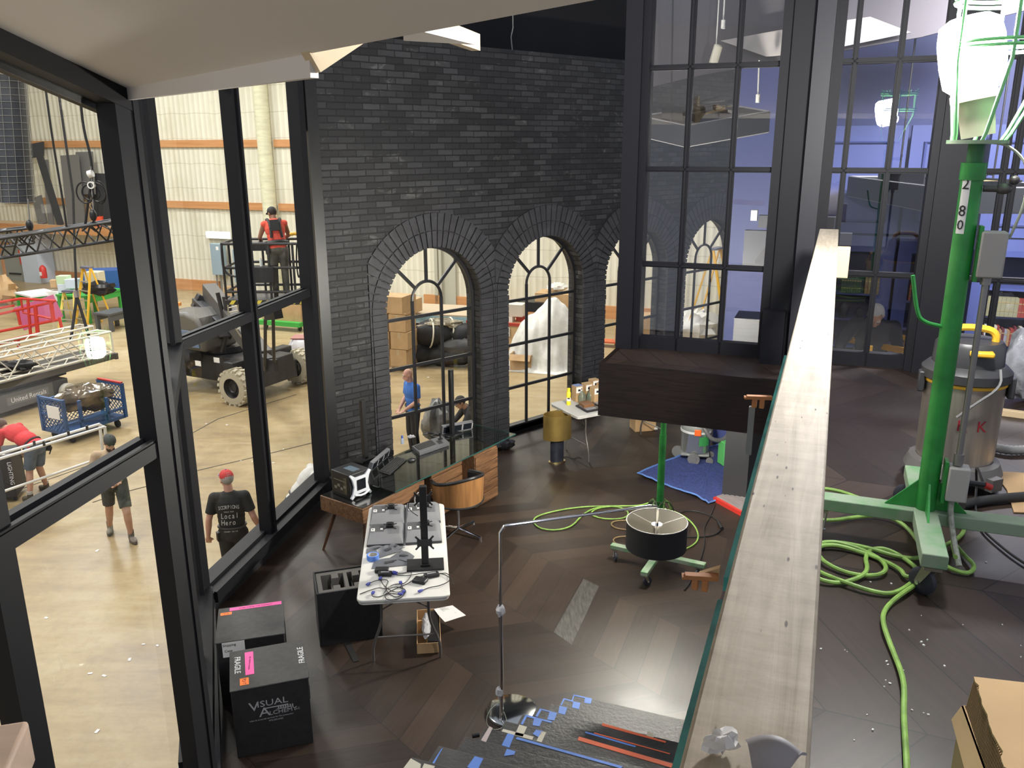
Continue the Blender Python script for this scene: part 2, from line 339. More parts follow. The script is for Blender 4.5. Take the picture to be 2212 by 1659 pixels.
for k, c0 in enumerate(ARC):
    b = MB(); g_ = .0095; rg = random.Random(k)
    def block(P):
        P = clip(P, c0-1.051, c0+1.051)
        if len(P) > 2:
            e = .014+rg.random()*.008; b.prism([(p[0], -e, p[1]) for p in P], (0, e+.02, 0))
    for r0_, r1_, nn in ((HW-.012, HW+.205, 33), (HW+.217, HW+.44, 33)):
        for i in range(nn):
            t0, t1 = math.pi*i/nn+g_/r0_, math.pi*(i+1)/nn-g_/r0_
            block([(c0+rr*math.cos(t), SPR+rr*math.sin(t)) for rr, t in ((r0_, t0), (r1_, t0), (r1_, (t0+t1)/2), (r1_, t1), (r0_, t1))])
    rows = 27
    for s_ in (-1, 1):
        for i in range(rows):
            z0, z1 = SPR*i/rows+.004, SPR*(i+1)/rows-.004
            for r0_, r1_ in ((HW-.012, HW+.205), (HW+.217, HW+.44)):
                j = rg.random()*.008
                xs = sorted((c0+s_*(r0_-j), c0+s_*r1_)); block([(xs[0], z0), (xs[1], z0), (xs[1], z1), (xs[0], z1)])
    struct('trim_%d' % (3+k), b, ARCHB, **local_wall())
    # steel window inside the opening
    fy = .2; root = tag(thing('window_%d' % (k+1), 'black arched steel window in the brick wall', None), kind='structure'); root.location = WO; root.rotation_euler.z = WRZ
    f = MB(); fr = HW-.02
    f.tube([(c0-fr, fy, .06), (c0-fr, fy, SPR)] + [(c0-fr*math.cos(math.pi*i/28), fy, SPR+fr*math.sin(math.pi*i/28)) for i in range(1, 28)] + [(c0+fr, fy, SPR), (c0+fr, fy, .06)], .033, n=4)
    f.box((c0, fy, .045), (2*HW, .07, .09)); f.box((c0, .1, .03), (2*HW, .2, .06))
    f.build('window_frame', BLK, root)
    mu = MB(); ir = .245; iz = 2.275; ww = .024
    for s_ in (-1, 1): mu.beam((c0+s_*ir, fy, .06), (c0+s_*ir, fy, iz), .044, ww, (0, 1, 0))
    mu.tube([(c0-ir*math.cos(math.pi*i/16), fy, iz+ir*math.sin(math.pi*i/16)) for i in range(17)], .0225, n=6)
    for z_ in (.695, 1.37, 2.05): mu.beam((c0-HW, fy, z_), (c0+HW, fy, z_), .044, .03, (0, 1, 0))
    mu.beam((c0, fy, iz+ir), (c0, fy, SPR+fr), .044, ww, (0, 1, 0))
    for s_ in (-1, 1): mu.beam((c0+s_*ir*.75, fy, iz+ir*.66), (c0+s_*fr*.68, fy, SPR+fr*.735), .044, ww, (0, 1, 0))
    mu.build('muntins', BLK, root)
    gl = MB(); pts = [(c0-fr, fy, .06), (c0-fr, fy, SPR)] + [(c0-fr*math.cos(math.pi*i/28), fy, SPR+fr*math.sin(math.pi*i/28)) for i in range(1, 28)] + [(c0+fr, fy, SPR), (c0+fr, fy, .06)]
    gl.add(pts, [tuple(range(len(pts)))]); gl.build('pane', GLASS, root)
# black drape above and behind the brick wall
struct('wall_drape', MB().box((6.6, .75, 8.3), (12.6, .03, 6.2)), M('black_drape', (.004, .004, .006), .9), loc=WO, rz=WRZ)
struct('trim_7', MB().box((-.02, .02, 2.72), (.14, .3, 5.5)).box((-.09, .0, 4.78), (.1, .16, .62)), BLK, loc=WO, rz=WRZ)
# ---- window wall on the left
FRM = M('window_frame_paint', (.0085, .0085, .0105), .6, spec=.3)
A0, B0, C0 = Vec((-2.10, 4.62, 0)), Vec((-2.90, 7.12, 0)), Vec((-2.40, 9.86, 0))
cp = [Vec((-2.035, 4.0, 0)), Vec((-2.025, 4.86, 0)), Vec((-2.86, 7.20, 0)), Vec((-2.335, 9.84, 0)), Vec((-2.31, 10.13, 0))]
for i, (a, c) in enumerate(zip(cp, cp[1:])):
    d = (c-a).normalized(); nrm = Vec((-d.y, d.x, 0))*.12
    struct('baseboard_left', MB().prism([a, c, c+nrm, a+nrm], (0, 0, .17)), M('curb_paint', (.03, .03, .032), .38))
def wframe(num, label, segs, pane):
    root = tag(thing('window_%d' % num, label, None), kind='structure')
    for nm, mb in segs: mb.build(nm, FRM, root)
    MB().add(pane, [tuple(range(len(pane)))]).build('pane', GLASS, root)
    return root
d9 = azv(9); n9 = Vec((-d9.y, d9.x, 0))
L0 = A0 - d9*1.22
hz = lambda t: 4.60+.23*(-t)          # raked header height, t = distance from post A along the bay
P = lambda t, z, o=0: A0 + d9*t + n9*o + Vec((0, 0, z))
segs = [('post', MB().beam(P(.03, -1.2, -.01), P(.03, 4.6, -.01), .11, .15, d9).beam(P(.125, -.2, -.05), P(.125, 4.6, -.05), .05, .05, n9)),
        ('post', MB().beam(P(-1.24, -1.2, .03), P(-1.24, 5.6, .03), .12, .14, d9)),
        ('transom', MB().beam(P(-3, 2.625, .02), P(-.02, 2.625, .02), .15, .09).beam(P(-3, 2.68, .05), P(-.02, 2.68, .05), .05, .025).beam(P(-3, 2.68, -.035), P(-.02, 2.68, -.035), .03, .012)),
        ('header', MB().beam(P(-3, hz(-3), .0), P(.16, hz(.16), .0), .14, .16).beam(P(-3, hz(-3)-.08, .07), P(.1, hz(.1)-.08, .07), .05, .06)),
        ('sill', MB().beam(P(-3, .22, .02), P(-.02, .22, .02), .2, .12))]
wframe(5, 'tall black framed window bay nearest the camera on the left', segs, [P(-3, .2, .03), P(0, .2, .03), P(0, 4.6, .03), P(-3, 5.25, .03)])
# middle angled section
a, c = A0 + Vec((.0, .16, 0)), B0 + Vec((.02, -.06, 0)); d = (c-a).normalized(); nn = Vec((-d.y, d.x, 0)); Lm = (c-a).length
P2 = lambda t, z, o=0: a + d*t + nn*o + Vec((0, 0, z))
segs = [('post', MB().beam(P2(t, .1, .06), P2(t, 4.95, .06), .1, .10, d)) for t in (.06, Lm*.5, Lm-.1)]
segs += [('transom', MB().beam(P2(0, 2.64, .02), P2(Lm, 2.64, .02), .14, .09)), ('sill', MB().beam(P2(0, .25, .05), P2(Lm, .25, .05), .22, .16)), ('header', MB().beam(P2(0, 4.86, .02), P2(Lm, 4.86, .02), .14, .2))]
wframe(6, 'narrow angled window bay seen edge-on between two posts', segs, [P2(0, .25, .03), P2(Lm, .25, .03), P2(Lm, 4.85, .03), P2(0, 4.85, .03)])
# right bay
d = (C0-B0).normalized(); nn = Vec((-d.y, d.x, 0)); Lr = (C0-B0).length; tm = 1.33
P3 = lambda t, z, o=0: B0 + d*t + nn*o + Vec((0, 0, z))
segs = [('post', MB().beam(P3(-.07, .1, .0), P3(-.07, 5.1, .0), .10, .12, d)), ('post', MB().beam(P3(tm, .1, .02), P3(tm, 4.86, .02), .13, .14, d).beam(P3(tm, .1, -.05), P3(tm, 4.86, -.05), .05, .04, d)),
        ('post', MB().beam(P3(Lr, .1, .0), P3(Lr, 5.2, .0), .14, .15, d)),
        ('transom', MB().beam(P3(0, 2.645, .02), P3(Lr, 2.645, .02), .14, .085).beam(P3(0, 2.69, .05), P3(Lr, 2.69, .05), .05, .02).beam(P3(0, 2.69, -.03), P3(Lr, 2.69, -.03), .03, .012)),
        ('sill', MB().beam(P3(0, .19, .04), P3(Lr+.25, .19, .04), .3, .10).beam(P3(0, .25, .1), P3(Lr+.2, .25, .1), .16, .05).beam(P3(0, .245, -.09), P3(Lr+.2, .245, -.09), .03, .02)),
        ('header', MB().beam(P3(-.05, 5.42, .02), P3(tm, 4.88, .02), .14, .12).beam(P3(tm, 4.88, .02), P3(Lr+.1, 5.5, .02), .14, .12))]
wframe(7, 'black framed window bay beside the brick wall', segs, [P3(0, .2, .03), P3(Lr, .2, .03), P3(Lr, 5.3, .03), P3(tm, 4.86, .03), P3(0, 5.4, .03)])
struct('trim_8', MB().prism([(-2.35, 2.5, ZS), (-2.35, 4.75, ZS), (-3.05, 7.1, ZS), (-2.95, 7.2, ZS), (-2.15, 4.75, ZS), (-2.2, 2.5, ZS)], (0, 0, -ZS-.12)), M('apron_paint', (.42, .43, .42), .6))
# ---- ceiling soffit
SOF = M('soffit_paint', (.82, .78, .74), .75)
E0, E1 = Vec((-2.083, 4.754, 4.609)), Vec((.64, 1.33, 4.609)); ed = (E1-E0).normalized(); up_ = Vec((-ed.y, ed.x, 0)); up_ = up_ if up_.x < 0 else -up_
up_ = Vec((ed.y, -ed.x, 0)); up_ = up_ if up_.dot(-E0) > 0 or True else -up_
gb = Vec((-abs(ed.y), -abs(ed.x), 0))                 # horizontal direction away from the far edge, back over the camera
gs = .298
b = MB(); Q = [E0-ed*.02, E1+ed*3, E1+ed*3+gb*6+Vec((0, 0, 6*gs)), E0+gb*6+Vec((0, 0, 6*gs))]
b.prism(Q, (0, 0, .06)); struct('ceiling', b, SOF)
Eb = E0 - ed*.55
bt = Vec((0, 0, 0)); fz = Vec((.0, .0, -.0))
t_end = (Vec((-.453, 3.147, 0))-Vec((E0.x, E0.y, 0))).dot(ed)
o_ = -gb
b = MB(); p0, p1 = Eb+Vec((0, 0, 0)), E0+ed*t_end
b.hexa([p0+Vec((0, 0, -.055)), p0+o_*.03+Vec((0, 0, -.055)), p1+Vec((0, 0, -.075)), p1+o_*.03+Vec((0, 0, -.075)), p0+Vec((0, 0, .03)), p0+o_*.03+Vec((0, 0, .03)), p1+Vec((0, 0, .03)), p1+o_*.03+Vec((0, 0, .03))]); struct('ceiling', b, SOF)
b = MB(); q0, q1 = p0+o_*.2, p1+o_*.2
for s0, s1 in ((p1, q1),): b.beam(s0+Vec((0, 0, -.02)), s1+Vec((0, 0, .10)), .06, .09); b.beam(s0+Vec((0, 0, .05)), s0+Vec((0, 0, .25)), .05, .05)
struct('trim_9', b, M('pale_stud', (.62, .50, .33), .7))
f0, f1, f2, f3 = pz(872, 58, 4.66), pz(1028, 97, 4.66), pz(960, 60, 5.1), pz(872, 88, 4.66)
b = MB().prism([f0, f1, f3], (0, 0, .03)); struct('ceiling', b, SOF)
struct('trim_10', MB().beam(pz(935, 58, 4.70), pz(1028, 92, 4.70), .035, .06), M('pale_stud', ()))
# ---- glazed partition on the mezzanine
PU = 6.63
PF = M('partition_paint', (.011, .011, .015), .55, spec=.35)
def pp(v, z, o=0): return uw(PU+o, v, z)
def pvv(x, y): return pv(x, y, uw(PU, 0, 0), RA+90)
rows = [2.72, 3.40, 4.13, 4.86, 5.55, 6.3]
def bay(num, label, vl, vr, cols, zt=6.4):
    root = tag(thing('window_%d' % num, label, None), kind='structure')
    f = MB(); f.beam(pp(vl, ZM), pp(vl, zt), .10, .16, U); f.beam(pp(vr, ZM), pp(vr, zt), .10, .16, U); f.beam(pp(vl, ZM+.05), pp(vr, ZM+.05), .08, .1); f.build('frame', PF, root)
    k = MB()
    for c_ in cols: k.beam(pp(c_, ZM), pp(c_, zt), .04, .05, U).beam(pp(c_, ZM, -.03), pp(c_, zt, -.03), .018, .02, U)
    for z_ in rows[1:]: k.beam(pp(vl, z_), pp(vr, z_), .05, .04).beam(pp(vl, z_, -.03), pp(vr, z_, -.03), .02, .018)
    k.build('muntins', PF, root)
    MB().add([pp(vl, ZM), pp(vr, ZM), pp(vr, zt), pp(vl, zt)], [(0, 1, 2, 3)]).build('pane', GLASSP, root)
vX = lambda x, y: (pvv(x, y)-uw(PU, 0, 0)).dot(W)
vl = vX(1385, 370); vr = vX(1683, 372)
bay(8, 'tall twelve-pane black glazed partition over the dark fascia', vl, vr, [vl+(vr-vl)*.335, vl+(vr-vl)*.667])
for i, (x0_, x1_, o, dp) in enumerate([(1350, 1384, 0, .24), (1690, 1735, -.02, .2), (1737, 1775, -.10, .22)]):
    v0, v1 = vX(x0_, 373), vX(x1_, 373)
    struct('trim_%d' % (11+i), MB().box(uw(PU+o, (v0+v1)/2, (ZM+6.4)/2), (v1-v0, dp, 6.4-ZM), RRZ), M('column_paint', (.03, .03, .038), .5) if i == 2 else PF)
vr1 = vX(1775, 373); vp0, vp1 = vX(1993, 585), vX(2060, 585)
bay(9, 'black glazed partition bay behind the end of the wood railing', vr1+.02, vp0, [vX(1822, 373), vX(1916, 375)])
struct('trim_14', MB().box(uw(PU-.02, (vp0+vp1)/2, (ZM+6.4)/2), (vp1-vp0, .2, 6.4-ZM), RRZ), PF)
vq = vX(2190, 380)
bay(10, 'black glazed partition bay behind the green light stand', vp1, vq+1.3, [vX(2060+75, 585), vq, vq+.6])
struct('trim_15', MB().box(uw(PU-.08, vX(1668, 770), ZM+.2), (.16, .3, .4), RRZ), PF)
# black column under the mezzanine, wall under its edge
cA = pz(1612, 1085, 0)
struct('trim_16', MB().box((cA.x+.1, cA.y+.25, 1.16), (.62, .5, 2.32), RRZ), M('column_under', (.03, .03, .033), .5))
# ---- warehouse shell
n = NT('foam_wall'); x, y, z = n.sep(n.tc.outputs['Object']); wv = n.ma('SINE', n.ma('MULTIPLY', x, 26.0)); nz = n.noise(n.map(n.tc.outputs['Object'], sc=(1, 1, .25)), 1.6, 6, .65); nb = n.noise(n.tc.outputs['Object'], .5, 4)
seam = n.ma('ABSOLUTE', n.ma('SUBTRACT', n.ma('FRACT', n.ma('ADD', n.ma('DIVIDE', z, .95), n.ma('MULTIPLY', n.noise(n.map(n.tc.outputs['Object'], sc=(1, 1, 0)), .9, 3), .25))), .5))
sm = n.ramp(seam, (.0, (1, 1, 1)), (.03, (0, 0, 0)))
col = n.ramp(n.ma('ADD', n.ma('MULTIPLY', nz, .6), n.ma('MULTIPLY', nb, .4)), (.3, (.52, .48, .35)), (.5, (.69, .66, .53)), (.7, (.78, .75, .63)))
col = n.mix(n.ma('MULTIPLY', n.ramp(wv, (.0, (1, 1, 1)), (.5, (0, 0, 0))), n.ma('MULTIPLY', nz, .35)), col, (.33, .31, .24)); col = n.mix(n.ma('MULTIPLY', sm, .5), col, (.35, .32, .22))
n.bump(n.ma('ADD', n.ma('MULTIPLY', wv, .5), n.ma('MULTIPLY', nz, 1.2)), .5, .05); FOAM = n.out(col, .85)
W0 = pz(620, 640, ZS); waz = 110.5; wd = azv(waz); wrz = -R(waz-90)
struct('wall_warehouse', MB().box((0, .15, 6), (60, .3, 15)), FOAM, loc=W0, rz=wrz)
struct('wall_warehouse_left', MB().box((0, .15, 6), (50, .3, 15)), FOAM, loc=(-24, 22, ZS), rz=R(90))
GIRT = M('girt_wood', (.45, .20, .07), .7, col2=(.56, .28, .11), sc=1.5, stretch=(.4, 1, 6))
def wl(x, y, off=0): # point on the warehouse wall in its local frame
    p = pv(x, y, W0, waz) - W0; return p.dot(wd), p.z
gz1, gz2 = wl(450, 310)[1], wl(450, 443)[1]; gx0 = wl(566, 310)[0]; gx1 = wl(594, 310)[0]
i = 17
for z_ in (gz1, gz2):
    for xa, xb in ((-14.5, gx0), (gx1, 3.3)):
        struct('trim_%d' % i, MB().box(((xa+xb)/2, -.05, z_), (xb-xa, .1, .27)), GIRT, loc=W0, rz=wrz); i += 1
for xa, xb in ((-14.5, -3.2), (6.1, 16)):
    struct('trim_%d' % i, MB().box(((xa+xb)/2, -.04, .22), (xb-xa, .08, .44)), GIRT, loc=W0, rz=wrz); i += 1
b = MB().cyl(((gx0+gx1)/2, -.25, 0), ((gx0+gx1)/2, -.25, 14), .27, n=20); struct('trim_%d' % i, b, M('foamed_pipe', (.62, .60, .42), .85, var=.12, sc=2, bump=.6, bsc=8, stretch=(1, 1, 5)), loc=W0, rz=wrz); i += 1
xa = wl(943, 560)[0]
struct('trim_%d' % i, MB().box((xa+.25, -.1, 4), (.1, .3, 9)).box((xa+.55, -.06, 4), (.5, .14, 9)).box((xa, -.04, 4), (.12, .08, 9)), M('steel_column', (.42, .41, .33), .6), loc=W0, rz=wrz); i += 1
# ---- library behind the partition
LIB = M('library_blue', (.055, .072, .23), .5); LY = 11.9
lo = uw(LY, 0, 0)
struct('wall_library', MB().box(uw(LY+.3, 4.3, 3.5), (11.4, .1, 8), RRZ), LIB)
struct('wall_library_side', MB().box(uw(9.2, -.42, 2.9), (.1, 5.0, 6.4), RRZ), M('dark_flat', (.05, .05, .055), .6))
# ================================================================== MEZZANINE OBJECTS
def ppath(z, *q): return [pz(x, y, z) for x, y in q]
RAILW = M('weathered_lumber', (.40, .34, .25), .7, col2=(.60, .54, .44), sc=2.2, stretch=(14, 14, 1.2), bump=.15, bsc=30)
n = NT('rail_lumber'); o = n.map(n.tc.outputs['Object'], rot=(0, 0, R(RA))); g = n.noise(n.map(o, sc=(20, 1.0, 20)), 2.0, 5, .6, .8); s2 = n.noise(n.map(o, sc=(3, 9, 1)), 4, 5, .7)
vo = n.N.new('ShaderNodeTexVoronoi'); n.L.new(n.map(o, sc=(9, 2.2, 1)), vo.inputs['Vector']); kn = n.ramp(vo.outputs['Distance'], (.06, (1, 1, 1)), (.10, (0, 0, 0)))
col = n.ramp(n.ma('ADD', n.ma('MULTIPLY', g, .6), n.ma('MULTIPLY', s2, .4)), (.35, (.34, .28, .20)), (.55, (.52, .45, .345)), (.72, (.68, .61, .50)))
col = n.mix(kn, col, (.07, .05, .035)); n.bump(g, .2, .004); RAILM = n.out(col, .7)
t = thing('wood_railing', 'weathered lumber top rail running from the foreground to the black partition', 'railing', uw(.5, -.03, ZM))
b = MB(); O = uw(.5, -.03, ZM)
b.hexa([uw(.42, -.083, 3.752)-O, uw(.42, .025, 3.752)-O, uw(5.80, -.083, 3.752)-O, uw(5.80, .032, 3.752)-O, uw(.42, -.083, 3.79)-O, uw(.42, .025, 3.79)-O, uw(5.80, -.083, 3.79)-O, uw(5.80, .032, 3.79)-O]); b.build('top_rail', RAILM, t, bev=.004)
MB().beam(uw(4.86, .052, 3.62)-O, uw(4.86, .052, 3.785)-O, .085, .04, U).build('end_block', M('fresh_pine', (.66, .50, .30), .6), t, bev=.003)
MB().beam(uw(4.86, -.03, ZM)-O, uw(4.86, -.03, 3.752)-O, .06, .04, U).build('post', RAILM, t)
TEAL = M('glass_edge', (.06, .34, .28), .35, var=.35, sc=12)
GG = glass_mat('guard_glass', (.72, .82, .80), 1.5)
for i, (u0, u1) in enumerate([(.35, 1.13), (1.20, 2.70)]):
    c = uw(u0, -.098, ZM)
    t = thing('glass_guard', ['clear glass guard panel with teal edge, nearest the stairs foot of the photo', 'clear glass guard panel with teal edge, beyond the orange wood clamp'][i], 'glass panel', c)
    MB().beam(uw(u0, -.098, (ZM+3.655)/2)-c, uw(u1, -.098, (ZM+3.655)/2)-c, .013, 3.655-ZM).build('pane', GG, t)
    MB().beam(uw(u0, -.098, 3.667)-c, uw(u1, -.098, 3.667)-c, .019, .024).build('polished_edge', TEAL, t)
for i, (u, lb) in enumerate([(1.14, 'orange wooden clamp block on the glass guard beside the rail, nearer one'), (2.09, 'small wooden clamp block on the grey post by the dark fascia end')]):
    c = uw(u, -.135, 3.685); t = thing('wood_clamp', lb, 'clamp', c, RRZ)
    for dx, w_ in ((-.013, .016), (.013, .016)): MB().box((dx, 0, .016), (w_, .028, .032)).build('jaw', M('orange_wood', (.48, .19, .06), .6, var=.25, sc=8), t, bev=.002)
    MB().beam((-.04, -.012, .038), (.045, .008, .038), .022, .012).beam((-.048, -.014, .036), (-.036, -.011, .036), .026, .007).build('bar', M('orange_wood', ()), t)
    t.scale = (.55,)*3 if i == 0 else (.7,)*3
    if i == 1: MB().box((-.02, 0, -.09), (.02, .02, .18)).build('metal_bar', M('grey_post', (.25, .25, .24), .4), t)
    if i == 0: MB().prism([(-.01, .02, .03), (.045, .02, .03), (.045, .02, .06)], (0, .02, 0)).build('wedge', M('raw_wedge', (.5, .33, .16), .7), t)
def crumple(c, r, seed, n=14, k=.35):
    rg = random.Random(seed); b = MB().ball((0, 0, 0), r, n)
    for v in b.v: v *= 1+rg.uniform(-k, k)
    zmin = min(v.z for v in b.v)
    for v in b.v: v.z -= zmin
    return b
p = pz(1556, 1622, 3.79)
tag(crumple(p, (.017, .011, .008), 3).build('crumpled_paper', PAPER, loc=p+Vec((0, 0, .001)), rz=.4), 'crumpled white paper scrap on the near end of the rail', 'paper scrap')
P4 = ppath(3.795, (1612, 1606), (1690, 1608), (1742, 1640), (1700, 1662), (1628, 1668))
c = P4[4].copy()
def tape_f(u, v):
    a = P4[0].lerp(P4[2], u); d = P4[4].lerp(P4[3], u); q = a.lerp(d, v); q.z = 3.797+.012*abs(math.sin(u*3.3))*(1-v)+.004*math.sin(v*5); return q-c
tag(MB().grid(tape_f, 14, 8, .002).build('cloth_tape_scrap', M('grey_tape', (.34, .33, .35), .6), loc=c), 'curled grey cloth tape scrap lying on the near end of the rail', 'tape')
p = pz(20, 1610, 3.05); q = pz(-160, 1700, 3.05)
d = azv(75)
t = MB().beam((0, 0, 0), tuple(-d*.5), .11, .07); e = pz(48, 1655, 3.5)
tag(t.build('wood_handrail', M('pinkish_pine', (.55, .40, .30), .6, var=.12, sc=4, stretch=(1, 6, 6)), loc=e, bev=.006), 'pale wooden handrail end in the lower left corner', 'handrail')

# ---- green work-light stand on the mezzanine
def caster(parent, p, r=.055, rot=0, nm='caster', forkm=None):
    c = MB(); c.box((0, 0, -.008), (.06, .07, .012)); x0, y0 = math.cos(rot), math.sin(rot); d = Vec((x0, y0, 0)); s_ = Vec((-y0, x0, 0))
    for k in (-1, 1): c.hexa([Vec(v) for v in [d*-.02+s_*.024*k+Vec((0, 0, -.012)), d*.02+s_*.024*k+Vec((0, 0, -.012)), d*-.02+s_*(.024*k+.004)+Vec((0, 0, -.012)), d*.02+s_*(.024*k+.004)+Vec((0, 0, -.012)),
                                         d*.02+s_*.024*k+Vec((0, 0, -.03-r)), d*.045+s_*.024*k+Vec((0, 0, -.03-r)), d*.02+s_*(.024*k+.004)+Vec((0, 0, -.03-r)), d*.045+s_*(.024*k+.004)+Vec((0, 0, -.03-r))]])
    f = c.build(nm, forkm or M('caster_fork', (.33, .31, .25), .4, .7), parent, loc=p)
    wc = d*.03+Vec((0, 0, -.03-r)); wh = MB().lathe(wc-s_*.016, [(.0, 0), (r*.35, 0), (r*.4, .003), (r*.8, .002), (r, .007), (r, .025), (r*.8, .030), (r*.4, .029), (0, .032)], 20, axis=s_)
    wh.build('wheel', M('caster_rubber', (.03, .032, .045), .6), f)
    MB().cyl(wc-s_*.034, wc+s_*.034, .008, n=8).build('axle', STEEL, f); return f
def globe_cage(t, z0, lean, r=.105, h=.26, glow=None, cage_r=.19, coff=(.1, 0), k=1.0, bars=6):
    lx, ly = lean; ax = Vec((lx, ly, 1)).normalized(); c = Vec((0, 0, z0))
    MB().cyl(c, c+ax*.13, .055*k, .062*k, n=18).cyl(c+ax*.125, c+ax*.15, .08*k, n=20).build('lamp_socket', M('socket_grey', (.42, .38, .30), .5), t)
    g = MB().lathe(c+ax*.15, [(0, 0), (.065*k, 0), (r*.93, h*.12), (r, h*.4), (r, h*.7), (r*.9, h*.92), (r*.6, h), (0, h)], 24, axis=ax); g.build('lamp_globe', glow, t)
    cg = MB(); cc = Vec((coff[0], coff[1], z0))
    for zz, rr in ((.15+h*1.22, cage_r), (.15+h*.62, cage_r)):
        cg.tube([cc+Vec((rr*math.cos(a), rr*math.sin(a), zz)) for a in [2*math.pi*i/28 for i in range(28)]], .0065*k, n=6, closed=True)
        cg.tube([cc+Vec((rr*math.cos(a), rr*math.sin(a), zz-.018)) for a in [2*math.pi*i/28 for i in range(28)]], .0065*k, n=6, closed=True)
    for i in range(bars):
        a = 2*math.pi*(i+.5)/bars; e = Vec((math.cos(a), math.sin(a), 0))
        cg.tube([Vec((0, 0, z0-.02))+e*.09*k, Vec((0, 0, z0-.02))+e*.1*k+Vec((coff[0]*.2, coff[1]*.2, .03)), cc+e*cage_r+Vec((0, 0, .12+h*.5)), cc+e*cage_r+Vec((0, 0, .16+h*1.26))], .0065*k, n=6)
    for i in range(5):
        a = 2*math.pi*i/5+.3; e = Vec((math.cos(a), math.sin(a), 0)); q = cc+e*cage_r+Vec((0, 0, .15+h*1.24)); s_ = Vec((-e.y, e.x, 0))
        cg.tube([q+s_*.02+Vec((0, 0, .03)), q+s_*.008+Vec((0, 0, .006)), q-s_*.008+Vec((0, 0, .006)), q-s_*.02+Vec((0, 0, .03))], .004*k, n=5)
    cg.build('cage', M('green_cage', (.22, .6, .25), .4), t)
    MB().cyl((0, 0, z0-.025), (0, 0, z0-.012), .1*k, n=20).build('base_plate', M('dusty_green_paint', ()), t)
GLOW = M('lamp_glow', (1, .97, .95), .5, emit=620)
S0 = uw(3.50, .45, ZM)
t = thing('work_light_stand', 'tall green work-light stand with glaring lamp on the upper floor', 'work light', S0, RRZ)
b = MB(); zt = .185
b.box((0, .03, zt-.027), (.088, .92, .054)).box((-.23, 0, zt-.027), (.40, .085, .052)).box((.30, 0, zt-.027), (.55, .085, .052)); b.build('base_arms', GDUST, t, bev=.004)
MB().cyl((0, 0, zt), (0, 0, 1.53), .0375, n=24).cyl((0, 0, 1.47), (0, 0, 1.53), .043, n=24).build('pole', GRN, t)
MB().cyl((0, 0, 1.5), (0, 0, 1.60), .028, n=20).build('inner_pole', M('green_dark', (.02, .14, .04), .45), t)
b = MB()
for a in range(4):
    e = Vec((math.cos(a*math.pi/2), math.sin(a*math.pi/2), 0)); s_ = Vec((-e.y, e.x, 0))*.004
    b.prism([e*.03+s_+Vec((0, 0, zt)), e*.15+s_+Vec((0, 0, zt)), e*.035+s_+Vec((0, 0, zt+.12))], tuple(-2*s_))
b.build('gussets', GRN, t)
for p, ro in (((0, -.39, .131), 2.4), ((0, .45, .131), 2.8), ((-.39, 0, .131), 4.5), ((.54, 0, .131), 5.6)): caster(t, p, .052, ro)
MB().tube([(-.03, -.01, .93), (-.10, -.02, .945), (-.125, -.02, .98), (-.155, -.02, 1.12)], .0075, n=8, smooth=2).build('hook', GRN, t)
def jbox(t, c, d, col=(.36, .34, .31)):
    q = MB().box(c, d).build('junction_box', M('box_grey%d' % int(col[0]*100), col, .5), t, bev=.006); return q
q = jbox(t, (.092, -.03, 1.21), (.085, .07, .165)); MB().box((.05, -.02, 1.21), (.012, .06, .2)).build('bracket', GRN, t)
MB().cyl((.088, -.03, 1.13), (.088, -.03, .40), .0115, n=12).cyl((.088, -.03, 1.10), (.088, -.03, 1.125), .018, n=12).cyl((.088, -.03, .395), (.088, -.03, .44), .018, n=12).build('conduit', M('conduit_grey', (.30, .29, .28), .4, .6), t)
q = jbox(t, (.095, -.03, .32), (.075, .07, .14), (.45, .43, .40)); MB().box((.05, -.02, .32), (.012, .06, .17)).build('bracket', GRN, t)
MB().cyl((.13, -.04, .33), (.19, -.03, .325), .011, n=10).cyl((.19, -.03, .325), (.215, -.025, .315), .0125, n=10, m=1).build('plug', [BLK, REDP], t)
MB().cyl((.04, 0, 1.44), (.09, 0, 1.44), .012, n=10).ball((.105, 0, 1.44), (.03, .02, .02)).ball((.135, .0, 1.47), .017).build('clamp_knob', M('iron', (.10, .09, .09), .5, .5), t)
gr = MB().tube([(.085, -.03, .25), (.085, -.04, .20), (.10, -.08, .12), (.125, -.16, .03)], .011, n=8, smooth=2).build('cable_grip', M('braided_grip', (.35, .36, .30), .7, var=.3, sc=60), t)
st = MB()
for i in range(9):
    for j in range(8):
        pass
st.grid(lambda u, v: (.0385*math.cos(-2.55+u*.8), .0385*math.sin(-2.55+u*.8), 1.28+v*.21), 6, 2, .0008); sk = st.build('sticker', PAPER, t)
def poletext(body, size, z):
    a = -2.15; nx = Vec((math.cos(a), math.sin(a), 0)); up = Vec((0, 0, 1)); x = up.cross(nx)
    mm = Matrix((x, up, nx)).transposed().to_4x4(); mm.translation = nx*.0398+Vec((0, 0, z)); text(body, size, BLK, t, None, None, M=mm)
poletext('2', .055, 1.455); poletext('8', .055, 1.36); poletext('0', .05, 1.31)
globe_cage(t, 1.62, (-.20, .02), r=.107, h=.255, glow=GLOW, cage_r=.173, coff=(.045, 0))
MB().tube([(.02, -.02, 1.6), (.09, -.03, 1.595), (.16, -.05, 1.53), (.17, -.05, 1.42), (.16, -.05, 1.35), (.14, -.04, 1.27)], .005, n=6, smooth=2).build('lamp_cord', M('pale_cord', (.35, .38, .3), .6), t)
